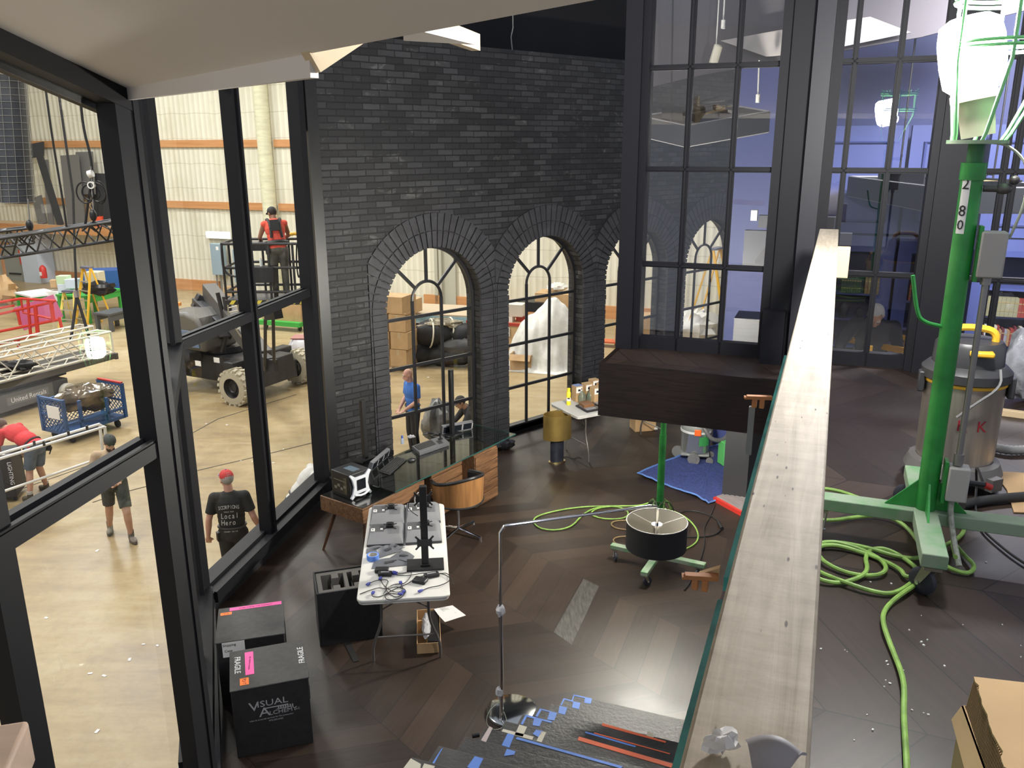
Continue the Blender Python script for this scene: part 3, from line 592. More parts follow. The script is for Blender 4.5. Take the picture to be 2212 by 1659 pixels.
# cords of the stand
CG = M('green_cord', (.22, .38, .08), .5, var=.25, sc=20); CB = M('black_cord', (.012, .012, .013), .5)
zc = ZM+.012
def cord(name, label, pts, r, mat, smooth=3, cat='cable', group=None):
    b = MB().tube([p for p in pts], r, n=8, smooth=smooth); return tag(b.build(name, mat), label, cat, group)
def zz(path, base, amp=.012): # lift crossings a little
    return [p+Vec((0, 0, amp*(i % 3)*.5)) for i, p in enumerate(path)]
c1 = [uw(3.35, .56, ZM+.06)] + zz(ppath(zc, (2055, 1165), (2085, 1205), (2107, 1228), (2095, 1240), (2060, 1236), (2020, 1215), (1990, 1180), (1960, 1140), (1915, 1118), (1860, 1115), (1780, 1130), (1720, 1115), (1700, 1080), (1720, 1056), (1800, 1060), (1880, 1085), (1960, 1100), (2040, 1125), (2085, 1130), (2080, 1160), (2030, 1190), (1985, 1208), (1940, 1206), (1880, 1190), (1800, 1168), (1765, 1185), (1770, 1215), (1830, 1240), (1895, 1248), (1918, 1235), (1900, 1205), (1850, 1185), (1790, 1172), (1740, 1185), (1730, 1220), (1760, 1255), (1810, 1262), (1860, 1250), (1875, 1235), (1868, 1205), (1880, 1188), (1915, 1190), (1960, 1210), (1985, 1235), (1975, 1262), (1930, 1285), (1880, 1280), (1820, 1262), (1755, 1230), (1745, 1195), (1790, 1178), (1870, 1195), (1945, 1230), (1955, 1255), (1985, 1240), (1980, 1265), (1945, 1290), (1920, 1305), (1906, 1330), (1908, 1360), (1930, 1410), (1945, 1450), (1953, 1490), (1952, 1540), (1955, 1600), (1958, 1659), (1962, 1760)), 0)
cord('extension_cord', 'green extension cord coiled around the stand base and trailing to the bottom edge', c1, .0085, CG)
cord('black_cable', 'thin black power cord looping from the grey box of the green stand', [uw(3.48, .64, ZM+.32)]+ppath(zc+.2, (2108, 1000))+ppath(zc+.05, (2110, 1050))+ppath(zc, (2105, 1095), (2118, 1140), (2150, 1170), (2200, 1210), (2290, 1260)), .0055, CB)
# ---- debris on the upper floor
deb = MB(); rg = random.Random(5)
for x, y in [(1880, 1258), (1925, 1262), (2130, 1215), (1990, 1330), (1995, 1395), (1990, 1388), (2003, 1383), (1964, 1362), (1830, 1408), (1825, 1405), (1773, 1403), (1915, 1430), (1918, 1437), (1952, 1448), (1913, 1470), (1922, 1478), (1910, 1484), (1970, 1535), (1995, 1541), (2005, 1545), (1885, 1578), (1873, 1545), (2080, 1350), (2165, 1350), (2205, 1395), (2205, 1420), (2040, 1440), (1845, 1600), (2065, 1580), (1700+170, 1230)]:
    p = pz(x, y, ZM); s_ = rg.uniform(.002, .005); deb.box(p+Vec((0, 0, s_/2)), (s_*1.6, s_, s_), rg.uniform(0, 3))
tag(deb.build('plaster_crumbs', WHT), 'white plaster crumbs scattered over the dark upper floor', 'debris', kind='stuff')
# ---- wet/dry vacuum on the mezzanine
V0 = pz(2052, 1036, ZM)
t = thing('shop_vacuum', 'steel drum vacuum with yellow handle behind the green stand', 'vacuum', V0, RRZ)
DRUM = M('dusty_steel', (.42, .38, .33), .35, .6, var=.3, sc=3, stretch=(6, 6, .5))
MB().lathe((0, 0, .12), [(0, 0), (.165, 0), (.172, .02), (.175, .38), (.18, .39)], 32).build('drum', DRUM, t)
MB().lathe((0, 0, .505), [(.178, 0), (.182, .004), (.182, .016), (.178, .02)], 32).build('yellow_band', YEL, t)
h = MB().lathe((0, 0, .52), [(.18, 0), (.195, .01), (.195, .05), (.17, .075), (.155, .08), (.15, .17), (.135, .19), (0, .195)], 32).build('motor_head', M('vac_black', (.035, .035, .037), .4), t)
MB().tube([(-.1, -.02, .69), (-.1, -.02, .745), (-.06, -.02, .77), (.06, -.02, .77), (.1, -.02, .745), (.1, -.02, .69)], .017, n=8, smooth=2).build('handle', YEL, t)
MB().box((.03, -.15, .675), (.1, .06, .025)).build('switch_panel', YEL, t, bev=.008)
for s_ in (-1, 1): MB().box((.19*s_, -.03, .5), (.03, .06, .1)).build('latch', M('vac_black', ()), t, bev=.006)
b = MB().lathe((0, 0, .04), [(0, .01), (.2, .01), (.22, .03), (.2, .08), (.17, .09)], 28)
for a in (.7, 2.3, 3.9, 5.5): b.box((.2*math.cos(a), .2*math.sin(a), .06), (.09, .07, .06), a)
b.build('dolly', M('vac_dolly', (.1, .095, .09), .5), t)
for a in (.7, 2.3, 3.9, 5.5): MB().cyl((.22*math.cos(a)-.01, .22*math.sin(a), .022), (.22*math.cos(a)+.01, .22*math.sin(a), .022), .022, n=12).build('wheel', RUB, t)
def ontube(body, size, a, z, r, mat, par, ch_sp=.06):
    for i, ch in enumerate(body):
        aa = a+i*ch_sp/r; nx = Vec((math.cos(aa), math.sin(aa), 0)); up = Vec((0, 0, 1)); x = up.cross(nx)
        mm = Matrix((x, up, nx)).transposed().to_4x4(); mm.translation = nx*(r+.001)+Vec((0, 0, z)); text(ch, size, mat, par, None, None, M=mm)
ontube('KK', .075, -1.62, .33, .1735, M('dark_red_letter', (.25, .01, .02), .5), t, .085)
MB().tube([(.12, -.12, .6), (.12, -.2, .54), (.02, -.21, .45), (-.04, -.2, .38)], .006, n=6, smooth=2).build('cord', M('grey_cord', (.2, .2, .2), .5), t)
n = NT('ribbed_hose'); x, y, z = n.sep(n.tc.outputs['Object'])
HOSE = M('ribbed_hose_grey', (.22, .22, .21), .6)
def hose(pts, r, parent=None, name='hose', mat=None, step=.012):
    P = [Vec(p) for p in pts]
    for _ in range(3): P = [P[0]] + [q for a, c in zip(P, P[1:]) for q in (a*.75+c*.25, a*.25+c*.75)] + [P[-1]]
    Q = [P[0]]; acc = 0
    for a, c in zip(P, P[1:]):
        L_ = (c-a).length; s_ = step-acc
        while s_ <= L_: Q.append(a.lerp(c, s_/L_)); s_ += step
        acc = (acc+L_) % step
    return MB().tube(Q, [r if i % 2 else r*.86 for i in range(len(Q))], n=12).build(name, mat or HOSE, parent)
tag(hose(ppath(ZM+.03, (2110, 955), (2150, 968), (2200, 975), (2300, 960), (2400, 930)), .026, name='vacuum_hose'), 'grey ribbed hose lying on the floor behind the steel drum vacuum', 'hose')
tag(MB().tube(ppath(ZM+.025, (2078, 1090), (2130, 1080), (2200, 1073), (2300, 1068)), .022, n=12, smooth=2).build('black_pipe', RUB), 'black rubber pipe on the upper floor crossing the cardboard sheet', 'pipe')
tag(MB().cyl(pz(2066, 1083, ZM+.02), pz(2078, 1076, ZM+.02), .016, n=10).build('pale_cap', M('cap', (.6, .55, .45), .6), None), 'pale plastic cap beside the black pipe end', 'cap')
Q = ppath(ZM+.002, (2145, 1020), (2200, 1022), (2290, 1030), (2290, 1110), (2190, 1108), (2175, 1060))
tag(MB().prism(Q, (0, 0, .005)).build('cardboard_sheet', CARD), 'flat cardboard sheet under the black pipe at the right edge', 'cardboard')
a, c = pz(2125, 885, ZM+.02), pz(2330, 912, ZM+.02)
tag(MB().beam(a, c, .045, .04).build('wood_strip', M('fresh_pine', ()), bev=.003), 'pale pine strip lying on the dark floor right of the vacuum', 'wood strip')
b = crumple(None, (.17, .15, .24), 11, 22, .09); p = pz(2215, 866, ZM)
tag(b.build('plastic_bag', M('grey_film', (.30, .31, .34), .2, var=.4, sc=9, bump=.8, bsc=14), loc=p), 'grey plastic bag standing at the right edge by the partition', 'bag')
# cardboard box in the lower right corner
t = thing('cardboard_box', 'torn corrugated cardboard box in the lower right corner', 'box', pz(2200, 1600, ZM+.27))
P5 = [pz(2103, 1466, ZM+.30)-t.location, pz(2330, 1492, ZM+.30)-t.location, pz(2390, 1760, ZM+.30)-t.location, pz(2172, 1664, ZM+.30)-t.location]
rg = random.Random(8); k = 18; eg = [P5[3].lerp(P5[0], i/k)+Vec((rg.uniform(-.004, .006), rg.uniform(-.004, .004), 0)) for i in range(k+1)]
MB().prism([P5[0], P5[1], P5[2]]+eg[:-1], (0, 0, .006)).build('top_flap', CARD, t)
b = MB(); dn = Vec((-.012, -.006, -.075))
for i in range(40):
    a = P5[3].lerp(P5[0], i/40); c = P5[3].lerp(P5[0], (i+.6)/40); b.prism([a, c, c+dn, a+dn], (.02, .01, 0))
b.build('corrugation', M('card_dark', (.30, .18, .08), .9), t)
a, c = P5[3]+dn*1.05, P5[0]+dn*1.05+Vec((-.008, .004, 0))
b = MB().prism([a, c, c+Vec((-.02, 0, -.04)), a+Vec((-.03, 0, -.05))], (.01, .004, 0)).prism([c, c+Vec((.02, .0, 0)), c+Vec((.02, 0, -.23)), c+Vec((-.0, 0, -.23))], (.2, .03, 0)).prism([a, c, c+Vec((.0, 0, -.24)), a+Vec((0, 0, -.24))], (.006, .003, 0))
b.build('side', CARD, t)
# ================================================================== STAIRS
t = thing('staircase', 'black staircase with taped treads leading up to the viewer', 'staircase', uw(5.4, -.9, 0))
O = uw(5.4, -.9, 0); TRD = M('dusty_black_tread', (.016, .016, .017), .55, col2=(.055, .052, .05), sc=3, thr=.55, bump=.2)
TB = M('blue_tape', (.10, .22, .62), .6); TR_ = M('red_tape', (.62, .12, .05), .6); TG = M('beige_tape', (.50, .47, .38), .7); TP = M('pinkish_tape', (.45, .38, .36), .7)
TAPES = {1: [('B', 1310, 70, 1318, 72, 1303, 118, 1295, 116), ('B', 1310, 70, 1400, 90, 1396, 98, 1312, 80), ('B', 1395, 90, 1447, 100, 1438, 140, 1390, 132), ('B', 1597, 198, 2016, 305, 2014, 314, 1592, 208)],
 2: [('B', 1235, 99, 1246, 103, 1222, 152, 1212, 150), ('B', 1240, 99, 1310, 118, 1308, 126, 1240, 108), ('B', 1308, 122, 1360, 132, 1350, 180, 1298, 168), ],
 3: [('B', 1205, 155, 1263, 168, 1245, 222, 1195, 208)],
 4: [('B', 1058, 175, 1075, 180, 1040, 238, 1025, 232), ('B', 1065, 176, 1140, 195, 1138, 203, 1065, 186), ('B', 1132, 194, 1187, 208, 1165, 265, 1113, 258), ('R', 1527, 284, 2000, 420, 1996, 432, 1520, 303), ('G', 1860, 345, 1910, 357, 1905, 392, 1854, 378)],
 5: [('B', 950, 224, 965, 230, 930, 296, 915, 290), ('B', 955, 222, 1148, 272, 1144, 283, 955, 236), ('B', 1015, 246, 1077, 260, 1055, 308, 1003, 300), ('B', 1400, 347, 1775, 455, 1770, 465, 1394, 357), ('R', 1465, 354, 2030, 510, 2026, 517, 1462, 362)],
 6: [('G', 785, 328, 1012, 385, 1000, 410, 772, 346), ('G', 905, 296, 962, 312, 930, 385, 870, 372), ('G', 1068, 345, 1106, 352, 1070, 430, 1032, 420), ('B', 1030, 333, 1085, 345, 1045, 388, 1005, 365), ('R', 1350, 384, 2052, 588, 2040, 618, 1340, 412)],
 7: [('P', 682, 308, 706, 322, 655, 427, 618, 412), ('B', 818, 360, 868, 374, 830, 468, 772, 450), ('B', 890, 388, 1680, 608, 1660, 622, 876, 402)],
 8: [('B', 812, 476, 876, 495, 866, 520, 790, 530)],
 9: [('B', 322, 478, 334, 470, 262, 600, 248, 596), ('B', 572, 532, 636, 548, 590, 640, 515, 612)],
 10: [('G', 95, 548, 170, 590, 160, 660, 25, 640), ('G', 195, 586, 275, 606, 250, 660, 170, 640)]}
for k in range(1, 17):
    u, z = 5.41-.29*(k-1), .163*k+.045
    ext = 0 if k == 1 else 0
    vl_ = -1.547+rnd.uniform(-.01, .01)
    b = MB(); pts = [uw(u, vl_, z-.04)-O, uw(u, -.262, z-.04)-O, uw(u-.31, -.262, z-.04)-O, uw(u-.31, vl_, z-.04)-O]; b.prism(pts, (0, 0, .04)); tr = b.build('tread', TRD, t, bev=.003)
    b = MB(); pts = [uw(u-.02, vl_+.02, z-.163)-O, uw(u-.02, -.265, z-.163)-O, uw(u-.035, -.265, z-.163)-O, uw(u-.035, vl_+.02, z-.163)-O]; b.prism(pts, (0, 0, .123)); b.build('riser', TRD, t)
    for tp in TAPES.get(k, []):
        P = [pz(860+x/3.456, 1480+y/3.456, z+.0005)-O for x, y in zip(tp[1::2], tp[2::2])]
        b = MB().prism(P, (0, 0, .0012)); m_ = {'B': TB, 'R': TR_, 'G': TG, 'P': TP}[tp[0]]
        o = b.build({'B': 'blue_tape', 'R': 'red_tape', 'G': 'beige_tape', 'P': 'pale_tape'}[tp[0]], m_, tr)
        o['label'] = {'B': 'blue masking tape strip', 'R': 'red marker tape strip', 'G': 'beige paper tape', 'P': 'pale pinkish tape'}[tp[0]]
b = MB()
for v_ in (-1.5, -.30): b.prism([uw(5.36, v_, 0)-O, uw(5.36, v_, .15)-O, uw(.84, v_, 2.66)-O, uw(.84, v_, 2.3)-O, uw(5.0, v_, 0)-O], tuple(W*.03))
b.build('stringer', BLK, t)
tag(MB().tube([pz(1020, 1590, .9)+Vec((0, 0, 0)), pz(1035, 1587, .9)], .014, n=8).build('black_bracket', BLK), 'small black bracket stub sticking out beside the stair treads', 'bracket')
# ================================================================== LOWER ROOM
def rrect(w, h, r, z=0, n=5):
    P = []
    for sx, sy, a0 in ((1, -1, -90), (1, 1, 0), (-1, 1, 90), (-1, -1, 180)):
        for i in range(n+1):
            a = R(a0+90*i/n); P.append(Vec((sx*(w/2-r)+r*math.cos(a), sy*(h/2-r)+r*math.sin(a), z)))
    return P
TBL = M('table_plastic', (.58, .57, .53), .45, bump=.05, bsc=60); LEG = M('grey_leg_steel', (.16, .15, .14), .4, .5)
def folding_table(loc, rz, L, Wd, label, group=None):
    t = thing('folding_table', label, 'table', loc, rz, group)
    b = MB().prism(rrect(Wd, L, .06, .715), (0, 0, .025)).prism(rrect(Wd-.02, L-.02, .055, .69), (0, 0, .025)); b.build('tabletop', TBL, t, bev=.006)
    for s_ in (-1, 1):
        y = s_*(L/2-.25)
        for k in (-1, 1):
            MB().tube([(k*.2, y, .69), (k*.2, y, .45), (k*.21, y, .36), (k*.27, y, .2), (k*.29, y, .12), (k*.29, y, .0)], .0125, n=8, smooth=2).build('leg', LEG, t)
        MB().cyl((-.25, y, .235), (.25, y, .235), .008, n=8).tube([(-.2, y, .50), (0, y-s_*.02, .60), (.2, y, .50)], .007, n=6).tube([(0, y-s_*.02, .6), (0, y-s_*.38, .69)], .007, n=6).build('brace', LEG, t)
    return t
TC = Vec((-.993, 7.07, 0)); TRZ = R(6.0)
folding_table(TC, TRZ, 1.87, .765, 'white folding table holding four grey monitors and tangled cables')
def ot(x, y, z=.7405): return pz(x, y, z)
def c1(x, y, z=.7405): return pz(660+x/4.096, 900+y/4.096, z)
# monitors lying face down
MGR = M('monitor_grey', (.17, .17, .18), .5); MDK = M('monitor_dark', (.05, .05, .055), .5)
def make_monitor():
    t = thing('monitor', '', 'monitor'); w_, h_ = .338, .418
    b = MB().box((0, 0, .012), (w_, h_, .024)); b.build('bezel', MDK, t, bev=.003)
    z0, z1 = .024, .052
    def fr(x0, y0, x1, y1, X0, Y0, X1, Y1): return [Vec(p) for p in ((x0, y0, z0), (x1, y0, z0), (x0, y1, z0), (x1, y1, z0), (X0, Y0, z1), (X1, Y0, z1), (X0, Y1, z1), (X1, Y1, z1))]
    b = MB().hexa(fr(-.166, -.205, .166, .205, -.15, -.10, .13, .195))
    for i in range(16): b.box((.02+i*.0068, .03, z1+.001), (.003, .16+.0*i, .002), 0, 0)
    b.build('rear_shell', MGR, t, bev=.003)
    MB().box((-.085, .085, z1+.0006), (.125, .17, .001)).build('recess', M('monitor_recess', (.07, .07, .075), .5), t)
    MB().box((-.125, .02, z1+.008), (.035, .06, .014)).box((-.125, .02, z1+.016), (.012, .016, .003), 0, 1).build('port_panel', [M('port_white', (.6, .6, .58), .5), BLK], t, bev=.002)
    MB().box((-.045, .05, z1+.003), (.025, .035, .004)).build('sticker', M('port_white', ()), t)
    b = MB().box((.03, .105, z1+.015), (.07, .08, .028)).box((.03, .105, z1+.034), (.045, .05, .012))
    for sx in (-1, 1):
        for sy in (-1, 1): b.beam((.03+sx*.02, .105+sy*.03, z1+.005), (.03+sx*.062, .105+sy*.058, z1+.003), .014, .006)
    b.build('mount_bracket', BPL, t, bev=.002); return t
m0 = make_monitor(); mp = [((-.182, .655), 'grey monitor lying face down, back left of the four on the table'), ((.165, .665), 'grey monitor lying face down, back right of the four behind the black pole'), ((-.182, .222), 'grey monitor lying face down, front left next to the blue tape'), ((.165, .232), 'grey monitor lying face down, front right beside the black pole')]
RT_ = Matrix.Rotation(TRZ, 3, 'Z')
for i, ((x, y), lb) in enumerate(mp):
    loc = TC+RT_ @ Vec((x, y, .7408))
    if i == 0: m0.location = loc; m0.rotation_euler.z = TRZ; m0['label'] = lb; m0['group'] = 'monitors lying on the folding table'
    else: dup(m0, loc, TRZ+R([0, 1, -1, 1.5][i]), lb)
# black pole stand
p = ot(919, 1222); t = thing('monitor_stand', 'tall black pole stand with flat base on the white folding table', 'stand', p, TRZ)
top = pY(916, 1050, p.y).z-.7405
MB().box((0, .0, .011), (.325, .20, .02)).build('base_plate', BPL, t, bev=.002)
MB().box((0, -.02, .02+top/2), (.062, .05, top-.02)).box((0, -.02, .03), (.085, .075, .02)).build('pole', BPL, t, bev=.003)
for z_, nm in ((.20+.05, 0), (top-.13, 1)):
    b = MB().box((0, .03 if nm else -.055, z_), (.13, .02, .06))
    for sx in (-1, 1):
        for sy in (-1, 1): b.beam((sx*.04, .03 if nm else -.055, z_+sy*.02), (sx*.078, .03 if nm else -.055, z_+sy*.062), .015, .008, (0, 1, 0))
    b.build('mount_bracket', M('bracket_black', (.02, .02, .021), .5), t)
MB().tube([(-.04, .05, top-.1), (-.1, .05, top-.12), (-.14, .04, top-.2), (-.1, .05, top-.26), (-.05, .05, top-.3)], .004, n=6, smooth=2).tube([(-.04, .05, top-.08), (-.08, .06, top-.14), (-.06, .06, top-.22)], .005, n=6, smooth=2, m=1).build('cord', [CB, PAPER], t)
# tape roll
p = c1(597, 1262); t = thing('tape_roll', 'roll of blue masking tape on the white folding table', 'tape', p)
MB().lathe((0, 0, 0), [(.042, 0), (.054, 0), (.055, .004), (.055, .044), (.054, .048), (.042, .048), (.042, 0)], 32).build('tape', TB, t)
MB().lathe((0, 0, .001), [(.0405, 0), (.042, 0), (.042, .046), (.0385, .046), (.0405, 0)], 28).build('core', M('core_card', (.5, .47, .42), .7), t)
# smoked plastic parts
SMK = M('smoked_plastic', (.16, .165, .18), .25, alpha=.8)
rg = random.Random(4); Lb = ['smoked clear plastic cover piece lying left beside the tape roll', 'smoked clear plastic cover in the middle of the pile before the monitors', 'smoked clear plastic cover leaning right in the pile', 'smoked clear plastic cover flat at the front of the pile by the adapters', 'clear plastic bag corner sticking up behind the covers']
for i, (x, y, sx, sy, h, r_) in enumerate([(625, 1180, .10, .05, .02, .2), (730, 1195, .12, .07, .035, .5), (860, 1250, .11, .06, .04, -.5), (740, 1300, .16, .07, .02, .1), (800, 1170, .07, .05, .05, .9)]):
    p = c1(x, y, .7405); t = thing('plastic_cover', Lb[i], 'plastic part', p, TRZ+r_, 'loose smoked plastic covers')
    MB().grid(lambda u, v: ((u-.5)*sx*2*(1-.2*v), (v-.5)*sy*2, .004+h*math.sin(math.pi*u)*.6*(.4+v)), 8, 5, .003).build('shell', SMK, t)
    MB().box((0, 0, h*.5+.006), (sx*.5, sy*.5, .006), .2).box((sx*.3, sy*.2, h*.4+.006), (sx*.25, .012, .01), .5).build('clip', M('smoke_dark', (.05, .05, .055), .4), t)
# power adapters
for i, (x, y, d, r_, lb) in enumerate([(675, 1372, (.12, .065, .036), -.05, 'black power adapter at the left, behind the silver-banded one'), (705, 1405, (.12, .055, .034), -.1, 'black rounded power adapter with silver band, left of the cable tangle'), (1015, 1462, (.12, .085, .03), -.45, 'black square power adapter tilted towards the table right edge'), (1115, 1415, (.13, .06, .034), .25, 'black power adapter with white label under the pole stand')]):
    p = c1(x, y, .7405); t = thing('power_adapter', lb, 'adapter', p+Vec((0, 0, .0)), TRZ+r_, 'power adapters on the folding table')
    MB().box((0, 0, d[2]/2), d).build('body', BPL, t, bev=.008)
    if i in (1, 3): MB().box((0, 0, d[2]+.0005), (d[0]*.6, d[1]*.35, .001)).build('band', M('silver_label', (.5, .5, .52), .3, .6), t)
VGA = M('vga_blue', (.06, .07, .33), .45)
cabs = [[(480, 1570), (560, 1540), (650, 1510), (720, 1530), (800, 1500), (900, 1530), (860, 1600), (740, 1630), (690, 1590), (740, 1560), (850, 1575)],
 [(550, 1490), (600, 1455), (690, 1440), (740, 1450), (700, 1520), (760, 1590), (830, 1600), (870, 1550)],
 [(600, 1560), (580, 1590), (660, 1600), (760, 1540), (850, 1500), (900, 1480), (960, 1440), (1060, 1400), (1200, 1380), (1290, 1430), (1310, 1490)],
 [(780, 1380), (860, 1390), (940, 1360), (930, 1420), (880, 1480), (780, 1480), (720, 1520), (690, 1570)],
 [(780, 1390), (860, 1410), (950, 1400), (1060, 1380), (1180, 1390), (1260, 1380), (1290, 1450), (1180, 1500), (1090, 1510), (1010, 1550)],
 [(660, 1440), (690, 1370), (750, 1330), (700, 1360), (660, 1430), (690, 1500), (790, 1560), (870, 1540), (840, 1470)]]
cl = ['black cable trailing over the left table edge', 'short black cable looping at the left of the tangle', 'long black cable curling over the right table edge', 'black cable leaving the silver-banded adapter', 'black cable with blue plug at the right of the tangle', 'black cable looping over the rounded adapter']
for i, cpts in enumerate(cabs):
    P = [c1(x, y, .745+.004*((j+i) % 4)) for j, (x, y) in enumerate(cpts)]; t = thing('video_cable', cl[i], 'cable', P[0], 0, 'cables tangled on the folding table')
    MB().tube([q-P[0] for q in P], .0036, n=6, smooth=3).build('cord', CB, t)
    for a, c in (((P[0], P[1]) if i else (P[-1], P[-2])), (P[-1], P[-2]))[:1 if i in (0, 2, 3) else 2]:
        d = (c-a).normalized(); MB().beam(a-P[0]-d*.012+Vec((0, 0, .006)), a-P[0]+d*.02+Vec((0, 0, .006)), .026, .013).beam(a-P[0]+d*.02+Vec((0, 0, .006)), a-P[0]+d*.035+Vec((0, 0, .006)), .014, .01).build('blue_plug', VGA, t, bev=.002)
# black cases
CSE = M('case_black', (.018, .018, .019), .6, var=.2, sc=30); CLID = M('case_lid', (.045, .044, .042), .65, var=.15, sc=25)
PINK = M('pink_tape', (.85, .10, .35), .6); OTP = M('orange_sticker', (.9, .20, .03), .6); WL = M('white_print', (.75, .75, .75), .5); GRP = M('grey_print', (.42, .42, .42), .5); INK = M('ink', (.12, .03, .06), .7)
def case(c, rz, label, w_, d_, h_):
    t = thing('equipment_case', label, 'case', c, rz, None)
    MB().box((0, 0, h_*.5-.006), (w_-.012, d_-.012, h_-.012)).build('body', CSE, t, bev=.005)
    MB().box((0, 0, h_-.006), (w_, d_, .012)).build('lid', CLID, t, bev=.004)
    return t
cz = .572
K1 = Vec((-1.835, 5.485, 0)); t = case(K1, R(18.0), 'black case with white FRAGILE lettering, nearest the camera', .555, .515, cz)
z_ = cz+.0008
text('FRAGILE', .062, WL, t, (-.222, .06, z_), (0, 0, R(-90)), sx=.95); text('FRAGILE', .062, WL, t, (.243, .045, z_), (0, 0, R(90)), sx=.95)
MB().box((-.135, .06, z_), (.062, .30, .0012)).build('pink_tape', PINK, t); MB().box((-.175, -.165, z_), (.062, .085, .0014)).build('orange_sticker', OTP, t)
text('C6', .035, INK, t, (-.175, -.15, z_+.0012), (0, 0, R(75))); text('1/2', .02, INK, t, (-.175, -.19, z_+.0012), (0, 0, 0))
text('camera monitor kit', .022, INK, t, (-.135, .06, z_+.001), (0, 0, R(85)))
yf = -.5*.515+.005
F90 = (R(90), 0, 0)
text('V', .105, GRP, t, (-.125, yf, .405), F90, sx=1.15); text('ISUAL', .072, GRP, t, (.005, yf, .417), F90, sx=1.2)
text('A', .105, GRP, t, (-.055, yf, .345), F90, sx=1.15); text('LCHEMY', .047, GRP, t, (.075, yf, .328), F90, sx=1.1); text('LLC', .022, GRP, t, (.175, yf, .325), F90)
b = MB().box((.03, yf, .377), (.17, .001, .008))
for i in range(7): b.box((.045+i*.0165, yf, .366), (.009, .001, .016))
b.box((.09, yf, .353), (.12, .001, .005)); b.build('lettering', GRP, t)
text('video & computer services for film production', .0165, GRP, t, (-.01, yf, .291), F90); text('973-252-0425', .018, GRP, t, (.02, yf, .267), F90)
MB().box((.275, .05, .30), (.018, .2, .12)).build('handle', M('strap_black', (.01, .01, .01), .7), t, bev=.004)
K2 = Vec((-2.145, 6.085, 0)); t = case(K2, R(15.5), 'black case with pink tape across its lid, behind the FRAGILE one', .53, .53, cz)
MB().box((.035, .225, z_), (.42, .05, .0012)).build('pink_tape', PINK, t); MB().box((-.2, .165, z_), (.09, .042, .0014)).build('orange_sticker', OTP, t)
text('V-2', .03, INK, t, (-.2, .165, z_+.001), (0, 0, .1)); text('three twenty inch monitors', .024, INK, t, (.035, .225, z_+.001), (0, 0, 0))
MB().box((-.13, -.266, .5), (.17, .002, .13)).build('paper_label', PAPER, t)
text('Shipping', .03, BLK, t, (-.16, -.2675, .54), F90); text('Case', .03, BLK, t, (-.17, -.2675, .49), F90)
# open case with foam
K3 = pz(692, 1398, 0); az3 = 73.0; x3 = azv(az3); y3 = azv(az3-90); h3 = pY(684, 1284, K3.y).z; w3, d3 = .56, .42
K3c = K3+x3*w3/2+y3*d3/2
t = thing('equipment_case', 'open black case with foam slots beside the white folding table', 'case', K3c, R(90-az3))
b = MB()
for s_ in (-1, 1): b.box((s_*(w3/2-.008), 0, h3/2), (.016, d3, h3)).box((0, s_*(d3/2-.008), h3/2), (w3-.032, .016, h3))
b.box((0, 0, .01), (w3-.03, d3-.03, .02)); b.build('body', CSE, t, bev=.003)
FOAMG = M('grey_foam', (.15, .14, .125), .9); b = MB(); zt3 = h3-.012; fw_, fd = w3-.04, d3-.04
for (x0, x1, y0, y1) in [(-.5, .5, -.5, -.36), (-.5, .5, .36, .5), (-.5, -.42, -.36, .36), (.42, .5, -.36, .36), (-.03, .03, -.36, .36), (-.24, -.12, .15, .36), (-.24, -.12, -.36, -.2), (.12, .24, .15, .36), (.12, .24, -.36, -.2)]:
    b.box(((x0+x1)/2*fw_, (y0+y1)/2*fd, zt3-.15), ((x1-x0)*fw_, (y1-y0)*fd, .30))
for x0 in (-.22, -.12, .1, .2): b.box((x0*fw_*1.1, 0, zt3-.2), (.012, fd*.72, .22))
b.build('foam_insert', FOAMG, t)
MB().box((0, 0, zt3-.27), (w3-.04, d3-.04, .01)).build('foam_floor', M('black_foam', (.012, .012, .012), .9), t)
Q = ppath(.002, (742, 1388), (757, 1385), (776, 1428), (764, 1431))
tag(MB().prism(Q, (0, 0, .004)).build('black_strap', M('strap_black', ())), 'black webbing strap lying flat beside the open case', 'strap')
# box of parts + paper under the table
p = pz(927, 1402, 0); t = thing('cardboard_tray', 'narrow cardboard tray with plastic film under the folding table', 'box', p, TRZ)
b = MB().box((0, .22, .006), (.21, .56, .012))
for s_ in (-1, 1): b.box((s_*.103, .22, .05), (.006, .56, .1))
b.box((0, -.06, .05), (.21, .006, .1)).box((0, .5, .05), (.21, .006, .1)); b.build('tray', CARD, t)
MB().box((.04, .22, .06), (.10, .5, .08)).build('black_part', BPL, t, bev=.004)
bb = crumple(None, (.04, .2, .03), 6, 14, .2); bb.build('plastic_film', M('clear_film', (.6, .6, .62), .15, alpha=.7), t, loc=(-.02, .18, .1))
Q = ppath(.0, (938, 1338), (978, 1334), (1007, 1352), (962, 1371), (948, 1352)); Q = [q+Vec((0, 0, .11+.02*(i % 2))) for i, q in enumerate(Q)]
c = pz(965, 1385, 0); c = Q[0].copy(); c.z = 0
t = thing('paper_sheet', 'creased white paper sheet propped on the tray under the folding table', 'paper', c)
MB().prism([q-c for q in Q], (0, 0, .0012)).build('sheet', PAPER, t)
b = MB()
for i in range(6):
    a = Q[0].lerp(Q[4], .15+i*.13)-c; d = Q[1].lerp(Q[2], .15+i*.13)-c; a2 = a.lerp(d, .25); d2 = a.lerp(d, .55+.08*(i % 3)); b.beam(a2+Vec((0, 0, .012)), d2+Vec((0, 0, .012)), .004, .001)
b.build('print', M('grey_print', ()), t)
